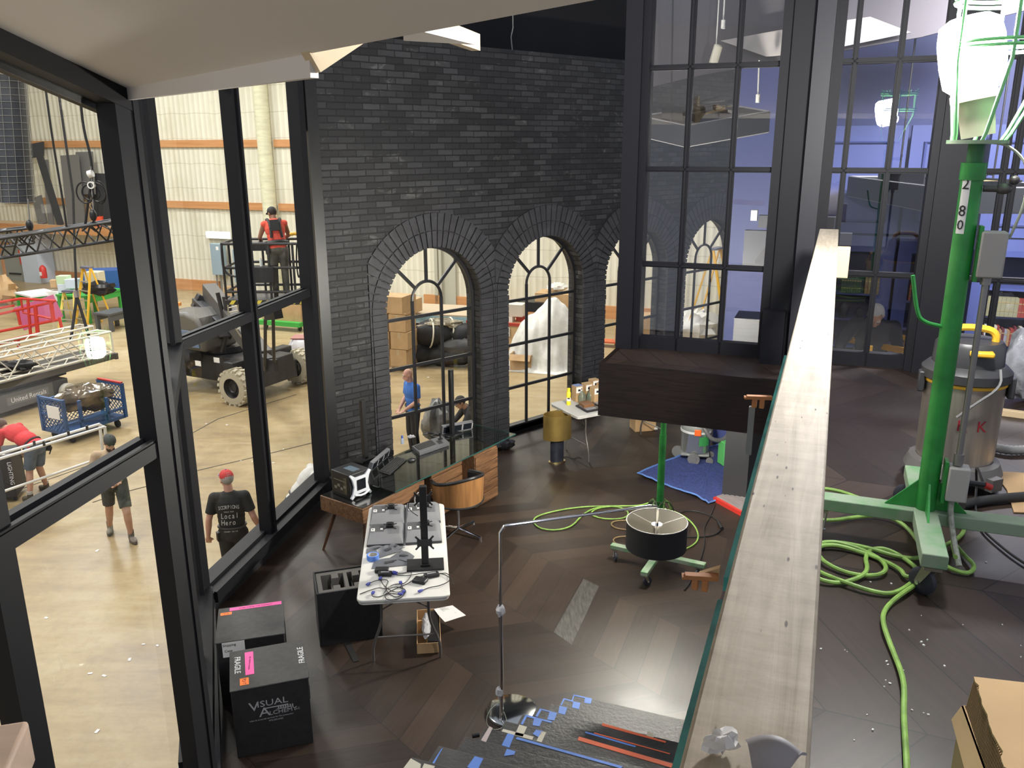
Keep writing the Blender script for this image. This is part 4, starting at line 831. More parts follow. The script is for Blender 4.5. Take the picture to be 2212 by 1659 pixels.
# ---- desk
DZ = R(90-35.1); D0_ = Vec((-1.252, 8.297, 0))
def dl(x, y, z=0): return D0_+Matrix.Rotation(DZ, 3, 'Z') @ Vec((x, y, z))
n = NT('walnut'); o = n.tc.outputs['Object']; g = n.noise(n.map(o, sc=(1.2, 14, 14)), 2.2, 6, .65, 1.2); WAL = n.out(n.ramp(g, (.3, (.055, .026, .013)), (.5, (.15, .075, .036)), (.7, (.25, .135, .068))), .45)
DW = M('dark_walnut', (.07, .032, .016), .4, var=.3, sc=4, stretch=(1, 12, 12))
DG = glass_mat('desk_glass', (.55, .60, .57), 1.75)
t = thing('desk', 'glass-topped walnut desk with drawer pedestal in front of the brick wall', 'desk', D0_, DZ)
MB().box((1.128, .375, .752), (2.256, .75, .012)).build('glass_top', DG, t)
MB().box((1.128, 0, .752), (2.256, .004, .014)).box((2.256, .375, .752), (.004, .75, .014)).build('glass_edge', M('glass_edge_dark', (.02, .07, .06), .2), t)
MB().box((.12, .44, .575), (.98, .64, .17)).build('return_cabinet', WAL, t, bev=.004)
MB().box((.12, .44, .664), (.95, .61, .006)).build('return_top', M('gloss_black_top', (.012, .012, .012), .08), t)
for (x, y) in ((-.24, .22), (-.24, .66), (.5, .22), (.5, .66)):
    sx, sy = (-.12 if x < 0 else .08), (.12 if y > .4 else -.08)
    MB().cyl((x, y, .49), (x+sx, y+sy, 0), .026, .013, n=10).build('leg', DW, t)
for nm, x0, x1, y0, mt in (('pedestal', .86, 1.46, .25, WAL), ('pedestal', 1.44, 1.90, .04, WAL)):
    b = MB().box(((x0+x1)/2, (y0+.70)/2, .36), (x1-x0, .70-y0, .68)); pd = b.build(nm, DW if x0 < 1 else WAL, t, bev=.003)
    for i in range(5): MB().box(((x0+x1)/2, y0-.008, .10+i*.13), (x1-x0-.01, .018, .118)).build('drawer', mt, pd, bev=.004)
for x in (.3, 1.2, 1.75): MB().cyl((x, .5, .667 if x < 1 else .70), (x, .5, .746), .02, n=12).build('standoff', STEEL, t)
DT = .7585
def cd_(x, y, z=DT): return c1(x, y, z)
def flatbox(name, label, cat, corners, h, mat, group=None, z=DT):
    P = [cd_(x, y, z) for x, y in corners]; c = sum(P, Vec())/4; t = thing(name, label, cat, c, 0, group)
    return t, [p-c for p in P], c
# keyboard
t, P, c = flatbox('keyboard', 'black computer keyboard on the glass desk beside the mouse', 'keyboard', [(648, 490), (745, 522), (897, 388), (805, 360)], .02, BPL)
MB().prism(P, (0, 0, .014)).build('case', BPL, t, bev=.003)
def keys(P, nx, ny, z0, h, mat, par, u0=.04, u1=.96, v0=.1, v1=.9, nm='key'):
    b = MB()
    for i in range(nx):
        for j in range(ny):
            def q(u, v):
                u = u0+(u1-u0)*u; v = v0+(v1-v0)*v; return P[0].lerp(P[1], v).lerp(P[3].lerp(P[2], v), u)+Vec((0, 0, z0))
            b.prism([q((i+.1)/nx, (j+.12)/ny), q((i+.9)/nx, (j+.12)/ny), q((i+.9)/nx, (j+.88)/ny), q((i+.1)/nx, (j+.88)/ny)], (0, 0, h))
    return b.build(nm, mat, par)
keys(P, 18, 5, .014, .006, M('key_black', (.025, .025, .026), .5), t, nm='keys')
t, P, c = flatbox('control_keyboard', 'grey control keyboard with joystick on the glass desk', 'keyboard', [(940, 290), (1010, 348), (1272, 255), (1200, 196)], .06, GPL)
MB().prism(P, (0, 0, .045)).build('case', M('control_grey', (.085, .087, .095), .45), t, bev=.005)
keys(P, 11, 4, .045, .008, M('key_black', ()), t, .05, .62, .12, .75, nm='keys')
q = P[3].lerp(P[2], .3)*.75
MB().lathe(q+Vec((0, 0, .045)), [(.03, 0), (.03, .012), (.012, .018), (.012, .05), (.02, .06), (.022, .08), (0, .092)], 16).build('joystick', BPL, t)
keys(P, 2, 3, .045, .005, M('key_black', ()), t, .70, .84, .4, .9, nm='side_keys')
p = cd_(938, 388); t = thing('mouse', 'black computer mouse between the two keyboards on the glass desk', 'mouse', p, .5)
b = MB().ball((0, 0, .004), (.055, .032, .03), 16)
for v in b.v: v.z = max(v.z, 0)
b.build('body', BPL, t); MB().cyl((.028, -.003, .026), (.028, .003, .026), .008, n=10).build('wheel', GPL, t)
# triple screen panels
def triple(name, label, a, c, h, lean):
    a, c = cd_(*a), cd_(*c); d = (c-a); L_ = d.length; d.normalize(); rz = math.atan2(d.y, d.x)
    t = thing(name, label, 'screen panel', (a+c)/2, rz, 'triple screen panels on the glass desk')
    Rm = Matrix.Rotation(lean, 3, 'X')
    b = MB(); b.box(Rm @ Vec((0, 0, h/2)), (L_, .045, h), Rm); b.build('housing', M('panel_grey', (.13, .13, .14), .45), t, bev=.003)
    for i in range(3):
        x = (i-1)*L_*.325
        MB().box(Rm @ Vec((x, -.0235, h/2)), (L_*.265, .003, h*.7), Rm).build('screen', M('screen_dark', (.008, .01, .014), .12), t)
        b = MB()
        for j in range(4): b.box(Rm @ Vec((x+L_*.162, -.0245, h*(.25+.17*j))), (.008, .004, .008), Rm)
        b.build('buttons', PAPER, t)
triple('screen_panel', 'triple screen panel turned sideways at the left end of the desk', (560, 482), (712, 352), .115, .35)
triple('screen_panel', 'triple screen panel at the back of the desk by the window', (1200, 152), (1468, 104), .12, .25)
for i, (bx, by, ty, lb) in enumerate([(789, 992, 864, 'slim black pole standing on the desk against the brick pier'), (977, 940, 799, 'black pole standing on the desk behind the triple screen panel')]):
    p = pz(bx, by, DT); t = thing('monitor_stand', lb, 'stand', p, DZ); tp = pY(bx-4, ty, p.y).z-DT
    MB().box((0, 0, .01), (.24, .16, .018)).build('base_plate', BPL, t); MB().box((0, 0, tp/2), (.052, .05, tp)).build('pole', BPL, t, bev=.003)
# computer tower
P = [c1(190, 505, .95), c1(395, 582, .95), c1(552, 498, .95)]
d = (P[1]-P[0]).normalized(); p = c1(392, 742, .668)
t = thing('computer_tower', 'black computer tower with silver front on the walnut cabinet', 'computer', p, math.atan2(d.y, d.x))
MB().box((-.15, .15, .14), (.30, .29, .28)).build('case', BPL, t, bev=.008)
MB().box((-.15, .004, .14), (.22, .004, .2)).build('side_window', M('pc_window', (.05, .045, .035), .1), t)
b = MB(); 
for i in range(4): b.box((-.15+(i-1.5)*.05, .0015, .10+.03*(i % 2)), (.04, .003, .03))
b.box((-.15, .001, .19), (.2, .003, .006)); b.build('innards', M('pcb', (.16, .15, .11), .5), t)
MB().box((-.14, .16, .2805), (.16, .1, .002)).build('top_glass', M('pc_top', (.12, .16, .2), .15), t)
fp = MB(); prof = [(.0, .02), (.02, .0), (.08, .05), (.21, .05), (.27, .0), (.29, .02), (.26, .06), (.24, .14), (.26, .22), (.29, .27), (.27, .285), (.21, .24), (.08, .24), (.02, .285), (0, .27), (.03, .22), (.05, .14), (.03, .06)]
fp.prism([(.002, y, z) for y, z in prof], (.025, 0, 0)); fp.build('front_bezel', M('silver_plastic', (.6, .62, .65), .3), t, bev=.004)
MB().box((.029, .145, .15), (.004, .12, .12)).build('front_screen', M('screen_dark', ()), t)
MB().tube([(.03, .05, .05), (.05, .14, .03), (.03, .25, .05)], .012, n=8, smooth=1).build('front_foot', M('silver_plastic', ()), t)
p = cd_(857, 240); t = thing('spray_bottle', 'small blue capped clear bottle on the back edge of the desk', 'bottle', p)
MB().lathe((0, 0, 0), [(0, 0), (.02, 0), (.021, .06), (.012, .075)], 14).build('body', M('clear_blue', (.4, .5, .65), .2, alpha=.6), t); MB().lathe((0, 0, .075), [(.013, 0), (.012, .03), (0, .032)], 12).build('cap', M('cap_blue', (.05, .1, .45), .4), t)
rg = random.Random(9); P = [cd_(1040, 160, DT+.01), cd_(1100, 140, DT+.02), cd_(1180, 165, DT+.03), cd_(1240, 180, DT+.01), cd_(1150, 190, DT+.02), cd_(1100, 170, DT+.03), cd_(1190, 150, DT+.02), cd_(1230, 200, DT+.03), cd_(1270, 195, DT+.01)]
cord('cable_bundle', 'bundle of black cables on the desk behind the control keyboard', P, .012, CB, 2)
t = thing('clear_bag', 'small clear plastic bag on the back corner of the desk', 'bag', cd_(940, 190)); crumple(None, (.05, .03, .02), 21, 12, .3).build('film', M('clear_film', ()), t)
# ---- chair
CC = Vec((-.62, 8.84, 0)); t = thing('swivel_chair', 'walnut tub chair with black leather on a chrome star base', 'chair', CC, R(128))   # local +x = opening
WL2 = M('chair_walnut', (.26, .125, .045), .38, var=.22, sc=3, stretch=(9, 9, .8)); LTH = M('black_leather', (.014, .014, .015), .32)
def shell(u, v, r, z0, z1):
    a = R(62)+u*R(236); top = z1+.05*math.cos((u-.5)*2*math.pi)*1.0; return (r*math.cos(a)*(1+.05*v), r*math.sin(a)*(1+.05*v), z0+(top-z0)*v)
MB().grid(lambda u, v: shell(u, v, .285, .43, .71), 36, 6, .012).build('wood_shell', WL2, t)
MB().grid(lambda u, v: shell(u, v, .27, .44, .72), 36, 6, .03).build('leather_back', LTH, t)
MB().tube([shell(i/36, 1, .275, .43, .725) for i in range(37)], .02, n=8).build('leather_rim', LTH, t)
MB().tube([shell(i/36, 0, .288, .435, .7) for i in range(37)], .012, n=8).build('base_rim', LTH, t)
MB().lathe((0, 0, .40), [(0, 0), (.24, 0), (.272, .02), (.27, .08), (.24, .105), (0, .115)], 30).build('seat', LTH, t)
MB().cyl((0, 0, .06), (0, 0, .41), .018, n=14).cyl((0, 0, .3), (0, 0, .4), .03, n=14).build('column', CHR, t)
for i in range(4):
    a = i*math.pi/2+.35; e = Vec((math.cos(a), math.sin(a), 0)); MB().tube([e*.01+Vec((0, 0, .075)), e*.15+Vec((0, 0, .055)), e*.30+Vec((0, 0, .03))], .016, n=8).cyl(e*.30, e*.30+Vec((0, 0, .03)), .02, n=10).build('foot', CHR, t)
# ---- arc lamp
AP = Vec((-.09, 5.545, 0)); A1 = Vec((1.095, 5.893, 1.66)); t = thing('arc_floor_lamp', 'chrome arc floor lamp with black drum shade hanging over the floor', 'lamp', AP)
b0 = pz(1106, 1537, .01)-AP; b0.z = 0
MB().lathe(b0, [(0, 0), (.195, 0), (.2, .008), (.2, .026), (.19, .032), (0, .032)], 40).build('base_disc', M('chrome_disc', (.45, .46, .45), .12, 1, var=.1), t)
MB().cyl((0, 0, .02), (0, 0, .98), .0155, n=14).build('lower_pole', CHR, t)
arm = [Vec((0, 0, .96)), Vec((0, 0, 1.62)), Vec((0, 0, 1.655))+Vec((.03, .01, .01)), Vec((.07, .02, 1.668)), A1-AP+Vec((-.05, -.015, .012)), A1-AP+Vec((0, 0, .0)), A1-AP+Vec((.012, .004, -.04)), A1-AP+Vec((.012, .004, -.17))]
MB().tube(arm, .0115, n=10).build('arm', CHR, t)
crumple(None, (.032, .03, .05), 31, 14, .25).build('clear_wrap', M('clear_film', ()), t, loc=(0, 0, .93)); crumple(None, (.03, .03, .05), 32, 14, .25).build('clear_wrap', M('clear_film', ()), t, loc=(-.01, 0, .22))
MB().tube([(0, 0, .2), (-.1, -.06, .16), (-.12, -.1, .06), (-.04, -.12, .02), (.05, -.06, .04), (.02, 0, .1)], .003, n=6, smooth=2).build('cord', M('pale_cord', ()), t)
SC_ = A1-AP+Vec((.012, .004, 0)); SC_.z = 1.44; rs = .232
MB().lathe(SC_, [(rs, -.115), (rs, .10), (rs-.004, .10), (rs-.004, -.115), (rs, -.115)], 56).build('shade', M('shade_black', (.012, .012, .013), .6), t)
MB().lathe(SC_, [(rs-.0045, -.112), (rs-.0045, .098)], 56).build('shade_lining', M('shade_cream', (.62, .58, .48), .7), t)
b = MB().tube([SC_+Vec((rs*math.cos(a), rs*math.sin(a), .1)) for a in [2*math.pi*i/48 for i in range(48)]], .0035, n=6, closed=True)
for a in (.3, 2.4, 4.5): b.cyl(SC_+Vec((0, 0, .06)), SC_+Vec((rs*math.cos(a), rs*math.sin(a), .098)), .0028, n=6)
b.build('shade_ring', M('shade_wire', (.6, .57, .5), .4), t)
MB().cyl(SC_+Vec((0, 0, -.02)), SC_+Vec((0, 0, .06)), .03, n=18).cyl(SC_+Vec((0, 0, .06)), SC_+Vec((0, 0, .075)), .042, n=18).cyl(SC_+Vec((0, 0, .075)), SC_+Vec((0, 0, .20)), .013, n=10).build('socket', CHR, t)
# ---- brass lamp on the floor
p = pz(1203, 998, 0); t = thing('table_lamp', 'table lamp with brass shade and black marble base on the floor', 'lamp', p, .35)
MB().lathe((0, 0, 0), [(0, 0), (.125, 0), (.125, .02), (0, .02)], 32, sx=1, sy=.6).build('foot', M('brass_plate', (.62, .5, .26), .3, 1), t)
MB().lathe((0, 0, .02), [(0, 0), (.10, 0), (.10, .30), (.09, .305), (0, .305)], 32, sx=1, sy=.62).build('base', M('black_marble', (.016, .018, .028), .35, col2=(.05, .055, .07), sc=14, thr=.7), t)
MB().lathe((0, 0, .36), [(.205, 0), (.205, .355), (.201, .355), (.201, 0), (.205, 0)], 48, sx=1, sy=.72).build('shade', M('brass_shade', (.46, .32, .10), .38, .85, var=.15, sc=4), t)
MB().cyl((0, 0, .32), (0, 0, .5), .012, n=8).box((0, 0, .5), (.4, .012, .006)).build('stem', STEEL, t)
tag(MB().tube(ppath(.008, (1212, 990), (1225, 985), (1238, 992), (1250, 986), (1256, 990)), .005, n=6, smooth=2).build('lamp_cord', CB), 'dark lamp cord on the floor beside the brass lamp', 'cable')
# ---- second folding table and what stands on it
a2, b2 = Vec((.576, 11.494, 0)), Vec((.876, 10.896, 0)); e2 = (b2-a2).normalized(); x2 = azv(61)
T2 = b2 + x2*.93 - e2*.36
rz2 = math.atan2(x2.y, x2.x)-math.pi/2
folding_table(T2, rz2, 1.86, .74, 'white folding table with cardboard boxes by the arched windows')
def on2(x, y): return pz(x, y, .7405)
for i, (x, y, lb) in enumerate([(1247, 865, 'brown carton with blue top, leftmost behind the yellow spray can'), (1268, 860, 'brown carton with white label, middle of the row on the far table'), (1286, 868, 'brown carton with white label, front right behind the glass jars'), (1283, 851, 'brown carton at the back of the group on the far table'), (1300, 860, 'brown carton partly hidden behind the dark fascia')]):
    p = on2(x, y); t = thing('carton', lb, 'box', p, .5, 'small cartons on the far folding table')
    MB().box((0, 0, .115), (.125, .125, .23)).build('box', CARD, t, bev=.003); MB().box((-.01, -.0635, .175), (.10, .002, .085)).box((.0635, 0, .175), (.002, .10, .085)).build('label', PAPER, t)
    MB().box((-.01, -.065, .17), (.04, .001, .03)).box((.03, -.065, .185), (.012, .001, .03), None).build('print', BLK, t)
    if i == 0: MB().box((0, 0, .231), (.12, .12, .002)).build('blue_top', M('pale_blue', (.2, .27, .5), .5), t)
p = on2(1228, 874); t = thing('spray_can', 'yellow spray can on the far folding table', 'spray can', p)
MB().lathe((0, 0, 0), [(0, 0), (.031, 0), (.032, .18), (.025, .195)], 18).build('can', M('can_yellow', (.85, .68, .03), .35), t); MB().lathe((0, 0, .195), [(.024, 0), (.022, .05), (0, .052)], 14).build('cap', M('can_yellow', ()), t)
MB().lathe((0, 0, .06), [(.0325, 0), (.0325, .05)], 18).box((0, -.033, .1), (.03, .002, .02), 0, 1).build('label', [PAPER, BLK], t)
for i, (x, y) in enumerate([(1257, 868), (1275, 866)]):
    p = on2(x, y); t = thing('glass_jar', ['greenish glass bell jar behind the leather box, left one', 'greenish glass bell jar behind the leather box, right one'][i], 'jar', p, 0, 'glass jars on the far folding table')
    MB().lathe((0, 0, 0), [(0, 0), (.055, 0), (.06, .05), (.055, .1), (.03, .14), (.018, .16)], 20).build('jar', M('green_glass', (.17, .2, .15), .1, alpha=.7), t)
for nm, lb, c, pts, h, mt in [('picture_frame', 'black picture frame lying flat under the leather box', 'frame', [(1243, 878), (1268, 892), (1297, 886), (1272, 872)], .02, BLK), ('leather_box', 'brown leather box on top of the black picture frame', 'box', [(1250, 874), (1262, 882), (1284, 878), (1270, 869)], .04, M('leather_brown', (.22, .10, .04), .5)), ('picture_frame', 'black picture frame at the back of the far table beside the fascia', 'frame', [(1275, 872), (1300, 882), (1330, 874), (1306, 864)], .018, BLK)]:
    z0 = .741 if nm[0] == 'p' else .762; P = [pz(x, y, z0) for x, y in pts]; c0 = sum(P, Vec())/4; t = thing(nm, lb, c, c0)
    P = [q-c0 for q in P]; MB().prism(P, (0, 0, h)).build('body', mt, t, bev=.003)
    if nm[0] == 'p': MB().prism([q*.72+Vec((0, 0, h)) for q in P], (0, 0, .002)).build('mat', M('mat_grey', (.3, .3, .33), .5), t)
p = pz(1388, 926, 0); t = thing('carton', 'brown carton on the floor below the dark fascia', 'box', p, .2); MB().box((0, 0, .12), (.34, .26, .24)).build('box', CARD, t, bev=.004); MB().box((0, 0, .2405), (.34, .03, .001)).build('flap_seam', M('card_dark', ()), t)
tag(crumple(None, (.05, .035, .03), 14, 12, .3).build('paper_scrap', PAPER, loc=pz(1415, 929, 0)), 'white paper scrap on the floor beside the brown carton', 'paper scrap')
tag(crumple(None, (.17, .09, .07), 15, 16, .25).build('black_bag', M('black_film', (.008, .008, .009), .25), loc=pz(1088, 972, 0), rz=.4), 'black plastic bag on the floor behind the desk pedestal', 'bag')
# ---- lower vacuum
V1 = pz(1500, 992, 0); t = thing('canister_vacuum', 'chrome canister vacuum with orange latch under the dark fascia', 'vacuum', V1, -.2)
MB().lathe((0, 0, .13), [(0, 0), (.18, .0), (.2, .02), (.21, .30), (.215, .31)], 30).build('drum', M('canister_steel', (.45, .47, .46), .22, .8), t)
MB().lathe((0, 0, .44), [(.217, 0), (.217, .03), (.21, .03)], 30).build('band', M('band_white', (.6, .6, .58), .4), t)
MB().lathe((0, 0, .47), [(.21, 0), (.215, .05), (.18, .12), (.12, .16), (0, .17)], 28).build('motor_head', M('vac_grey', (.2, .21, .2), .4), t)
MB().box((0.02, -.215, .47), (.09, .03, .09)).build('latch', ORG, t, bev=.006); MB().grid(lambda u, v: (.213*math.cos(-1.35+u*.75), .213*math.sin(-1.35+u*.75), .27+v*.13), 6, 2, .002).build('label', M('label_green', (.04, .25, .07), .5), t)
for x, y, r_ in ((-.24, .05, .085), (.2, -.16, .05), (-.02, -.23, .085), (.22, .1, .05)): MB().lathe((x, y-.02, r_), [(0, 0), (r_*.5, 0), (r_*.55, .006), (r_, .006), (r_, .034), (0, .034)], 20, axis=(.2, 1, 0)).build('wheel', M('wheel_grey', (.14, .14, .14), .5), t)
MB().box((0, 0, .12), (.4, .36, .04)).build('chassis', M('vac_grey', ()), t, bev=.02)
h = hose([(.05, -.1, .62), (.1, -.24, .55), (.2, -.26, .40), (.36, -.16, .36), (.46, -.02, .42), (.44, .1, .55), (.3, .14, .62)], .032, t, 'hose', M('hose_dark', (.12, .12, .12), .5), .018)
# ---- moving blanket, green tool box, ramp
BL = M('blanket_blue', (.03, .045, .16), .9, var=.3, sc=30, bump=.4, bsc=50)
P = ppath(0, (1377, 1027), (1470, 988), (1535, 968), (1575, 962), (1600, 1000), (1625, 1048), (1600, 1065), (1530, 1090), (1500, 1073), (1440, 1050)); P = [Vec((p.x, p.y, 0)) for p in P]; c = sum(P, Vec())/len(P)
t = thing('moving_blanket', 'blue quilted moving blanket spread on the dark floor', 'blanket', c); P = [p-c for p in P]
b = MB(); rings = 6; k = len(P)*6; vs = [Vec((0, 0, .02))]; rg = random.Random(2)
for r_ in range(1, rings+1):
    for i in range(k):
        f = i/6; a = P[int(f) % len(P)].lerp(P[(int(f)+1) % len(P)], f-int(f)); q = a*(r_/rings); vs.append(q+Vec((0, 0, .012+.016*rg.random()+(.02*math.sin(f*2.7) if r_ == rings else 0)*.5+.004)))
fs = [(0, 1+i, 1+(i+1) % k) for i in range(k)] + [(1+(r_-1)*k+i, 1+r_*k+i, 1+r_*k+(i+1) % k, 1+(r_-1)*k+(i+1) % k) for r_ in range(1, rings) for i in range(k)]
b.add(vs, fs, 0, True); b.build('quilt', BL, t); MB().tube([v+Vec((0, 0, .004)) for v in vs[1+(rings-1)*k:]], .012, n=6, closed=True).build('binding', M('binding_blue', (.10, .20, .5), .8), t)
p = pz(1562, 1002, .03); tag(MB().box((0, 0, .17), (.1, .16, .34), .3).build('green_jug', M('jug_green', (.10, .42, .12), .4), loc=p, bev=.01), 'green plastic jug standing on the blue blanket by the black column', 'jug')
P = ppath(.0, (1540, 1082), (1596, 1062), (1640, 1090), (1600, 1115)); c = sum(P, Vec())/4; t = thing('metal_ramp', 'low ribbed metal ramp with red edge at the blanket corner', 'ramp', c); P = [p-c for p in P]
MB().prism(P, (0, 0, .05)).build('body', REDP, t); b = MB()
for i in range(9):
    u = .06+i*.1; b.prism([P[0].lerp(P[1], u)*.92+Vec((0, 0, .05)), P[0].lerp(P[1], u+.06)*.92+Vec((0, 0, .05)), P[3].lerp(P[2], u+.06)*.92+Vec((0, 0, .05)), P[3].lerp(P[2], u)*.92+Vec((0, 0, .05))], (0, 0, .012))
b.build('ribs', M('ramp_grey', (.4, .4, .4), .4, .5), t)
# ---- lower green light stand
L1 = Vec((1.521, 7.998, 0)); t = thing('work_light_stand', 'green rolling light stand on the lower floor behind the drum lampshade', 'work light', L1, R(90-26.6+90))
b = MB().box((0, .0, .155), (1.02, .075, .045)).box((0, 0, .155), (.075, .9, .045)); b.build('base_arms', GDUST, t, bev=.004)
MB().cyl((0, 0, .17), (0, 0, 1.5), .036, n=20).cyl((0, 0, 1.5), (0, 0, 1.91), .03, n=16).build('pole', GRN, t)
for p, ro in (((.46, 0, .133), 2), ((-.46, 0, .133), 1), ((0, .41, .133), 4), ((0, -.41, .133), 5)): caster(t, p, .05, ro)
jbox(t, (.08, .03, .62), (.08, .06, .15), (.12, .2, .12)); jbox(t, (.02, .09, .36), (.06, .07, .1), (.38, .38, .35))
b = MB()
rg = random.Random(12)
for i in range(9):
    a0 = rg.uniform(0, 6.28); e = Vec((math.cos(a0), math.sin(a0), 0)); s_ = Vec((-e.y, e.x, 0)); w_ = rg.uniform(.07, .11); l_ = rg.uniform(.34, .5)
    b.tube([e*.05+Vec((0, 0, .80)), e*.09+s_*w_+Vec((0, 0, .74)), e*.09+s_*w_*1.2+Vec((0, 0, .80-l_*.6)), e*.10+Vec((0, 0, .80-l_)), e*.09-s_*w_*1.2+Vec((0, 0, .80-l_*.6)), e*.09-s_*w_+Vec((0, 0, .74))], .0065, n=6, closed=True, smooth=2, m=i % 3 == 0)
b.build('hung_cable', [M('hung_green', (.05, .09, .04), .5), M('green_cord', ())], t)
globe_cage(t, 1.93, (0, 0), r=.1, h=.22, glow=M('lamp_glow_low', (1, .95, .85), .5, emit=1800), cage_r=.16, coff=(0, 0))
cord('extension_cord', 'pale green extension cord looped on the lower floor left of the lampshade', ppath(.012, (1405, 1085), (1380, 1093), (1320, 1093), (1260, 1094), (1200, 1103), (1158, 1115), (1150, 1127), (1165, 1142), (1200, 1146), (1235, 1138), (1255, 1115), (1275, 1100), (1310, 1093), (1345, 1096), (1360, 1108), (1350, 1120), (1310, 1122), (1280, 1115), (1275, 1106), (1300, 1094), (1380, 1092), (1440, 1098), (1480, 1115), (1505, 1140), (1510, 1165), (1495, 1180), (1465, 1192), (1435, 1194), (1422, 1190)), .009, CG)
cord('extension_cord', 'tan extension cord looping left of the green rolling stand', ppath(.012, (1400, 1135), (1365, 1124), (1330, 1124), (1318, 1132), (1330, 1142), (1370, 1146), (1420, 1150), (1400, 1158), (1360, 1158), (1330, 1160), (1323, 1168), (1335, 1178), (1365, 1180)), .008, M('tan_cord', (.25, .17, .08), .5))
cord('black_cable', 'black power cord with plug at the right of the lampshade', ppath(.012, (1462, 1112), (1480, 1103), (1510, 1104), (1545, 1118), (1558, 1135), (1555, 1150), (1530, 1160), (1480, 1160)), .008, CB)
cord('black_cable', 'thin dark cord running across the floor towards the black fascia', ppath(.012, (1545, 1090), (1535, 1115), (1520, 1140), (1523, 1160), (1520, 1190), (1505, 1230), (1490, 1260), (1478, 1275)), .006, CB)
tag(MB().cyl(pz(1553, 1128, .025), pz(1560, 1142, .025), .022, n=12).build('cord_plug', BPL), 'round black plug end beside the black power cord', 'plug')
# ================================================================== STAGE BEYOND THE WINDOWS
def tube_frame(name, segs, r, mat, parent, n=8):
    b = MB()
    for s_ in segs:
        b.tube(s_, r, n=n)
    return b.build(name, mat, parent)
def truss_mesh(a, c, w_, h_, n_, r, rd, tri=False):
    a, c = Vec(a), Vec(c); d = (c-a); L_ = d.length; d.normalize(); x = d.cross(Vec((0, 0, 1))).normalized(); z = x.cross(d)
    cs = [x*-w_/2+z*-h_/2, x*w_/2+z*-h_/2, x*w_/2+z*h_/2, x*-w_/2+z*h_/2] if not tri else [x*-w_/2+z*h_/2, x*w_/2+z*h_/2, z*-h_/2]
    b = MB()
    for o in cs: b.cyl(a+o, c+o, r, n=8)
    k = len(cs)
    for i in range(n_):
        p, q = a+d*(L_*i/n_), a+d*(L_*(i+1)/n_)
        for j in range(k):
            o1, o2 = cs[j], cs[(j+1) % k]
            if i % 2: o1, o2 = o2, o1
            b.cyl(p+o1, q+o2, rd, n=6)
    for i in (0, n_):
        for j in range(k): b.cyl(a+d*(L_*i/n_)+cs[j], a+d*(L_*i/n_)+cs[(j+1) % k], r*.9, n=6)
    return b
# ---- boom lift
LW1, LW2 = pz(515, 874, ZS), pz(648, 826, ZS); e = (LW2-LW1).normalized(); LF = Vec((-e.y, e.x, 0)); mid = (LW1+LW2)/2
LFT = M('lift_black', (.022, .022, .024), .45, var=.2, sc=3); LGR = M('lift_grey', (.11, .105, .095), .5); TYRE = M('pale_tyre', (.42, .38, .28), .8, bump=.3, bsc=20)
t = thing('boom_lift', 'black boom lift with pale chunky tyres and raised basket beyond the window', 'lift', mid)
def lp(x, y, Y): return pY(x, y, Y)-mid
def wheelL(c, ax, r, w_, par):
    b = MB().lathe(c-ax*w_/2, [(r*.55, 0), (r*.62, -.0), (r*.9, .01), (r*.95, .05), (r*.95, w_-.05), (r*.9, w_-.01), (r*.62, w_), (r*.55, w_)], 32, axis=ax)
    u_ = ax.orthogonal().normalized(); v_ = ax.cross(u_)
    for i in range(18):
        a = 2*math.pi*i/18
        for s_, off in ((-1, 0), (1, math.pi/18)):
            q = c+(u_*math.cos(a+off)+v_*math.sin(a+off))*r*.965; tg = (-u_*math.sin(a+off)+v_*math.cos(a+off))
            b.beam(q+ax*s_*w_*.02, q+ax*s_*w_*.48+tg*.05, .075, .05, (u_*math.cos(a+off)+v_*math.sin(a+off)))
    wh = b.build('wheel', TYRE, par)
    MB().lathe(c-ax*(w_/2-.02), [(0, .06), (r*.2, .06), (r*.25, .02), (r*.3, .06), (r*.52, .09), (r*.58, .0), (r*.58, w_-.06), (0, w_-.06)], 24, axis=ax).build('rim', LFT, wh)
up = Vec((0, 0, 1))
for k in (0, 1):
    for c in (LW1, LW2): wheelL(c-mid+Vec((0, 0, .43))+LF*(2.3*k), e, .43, .34, t)
MB().beam(LW1-mid+e*.25+Vec((0, 0, .52)), LW2-mid-e*.25+Vec((0, 0, .52)), .34, .34).hexa([e*-.62+LF*-.35+up*.32, e*.62+LF*-.35+up*.32, e*-.62+LF*2.7+up*.32, e*.62+LF*2.7+up*.32, e*-.55+LF*-.3+up*.92, e*.55+LF*-.3+up*.92, e*-.62+LF*2.6+up*.95, e*.62+LF*2.6+up*.95]).build('chassis', LFT, t, bev=.02)
MB().beam(LW1-mid+LF*.28+e*.05+up*.72, LW2-mid+LF*.28-e*.05+up*.72, .3, .5).build('axle_guard', LFT, t, bev=.03)
for x, y in ((468, 778), (525, 784), (428, 785)):
    p = lp(x, y, 19.3); MB().beam(p-LF*.09, p+LF*.09, .012, .12, up).build('decal', PAPER, t)
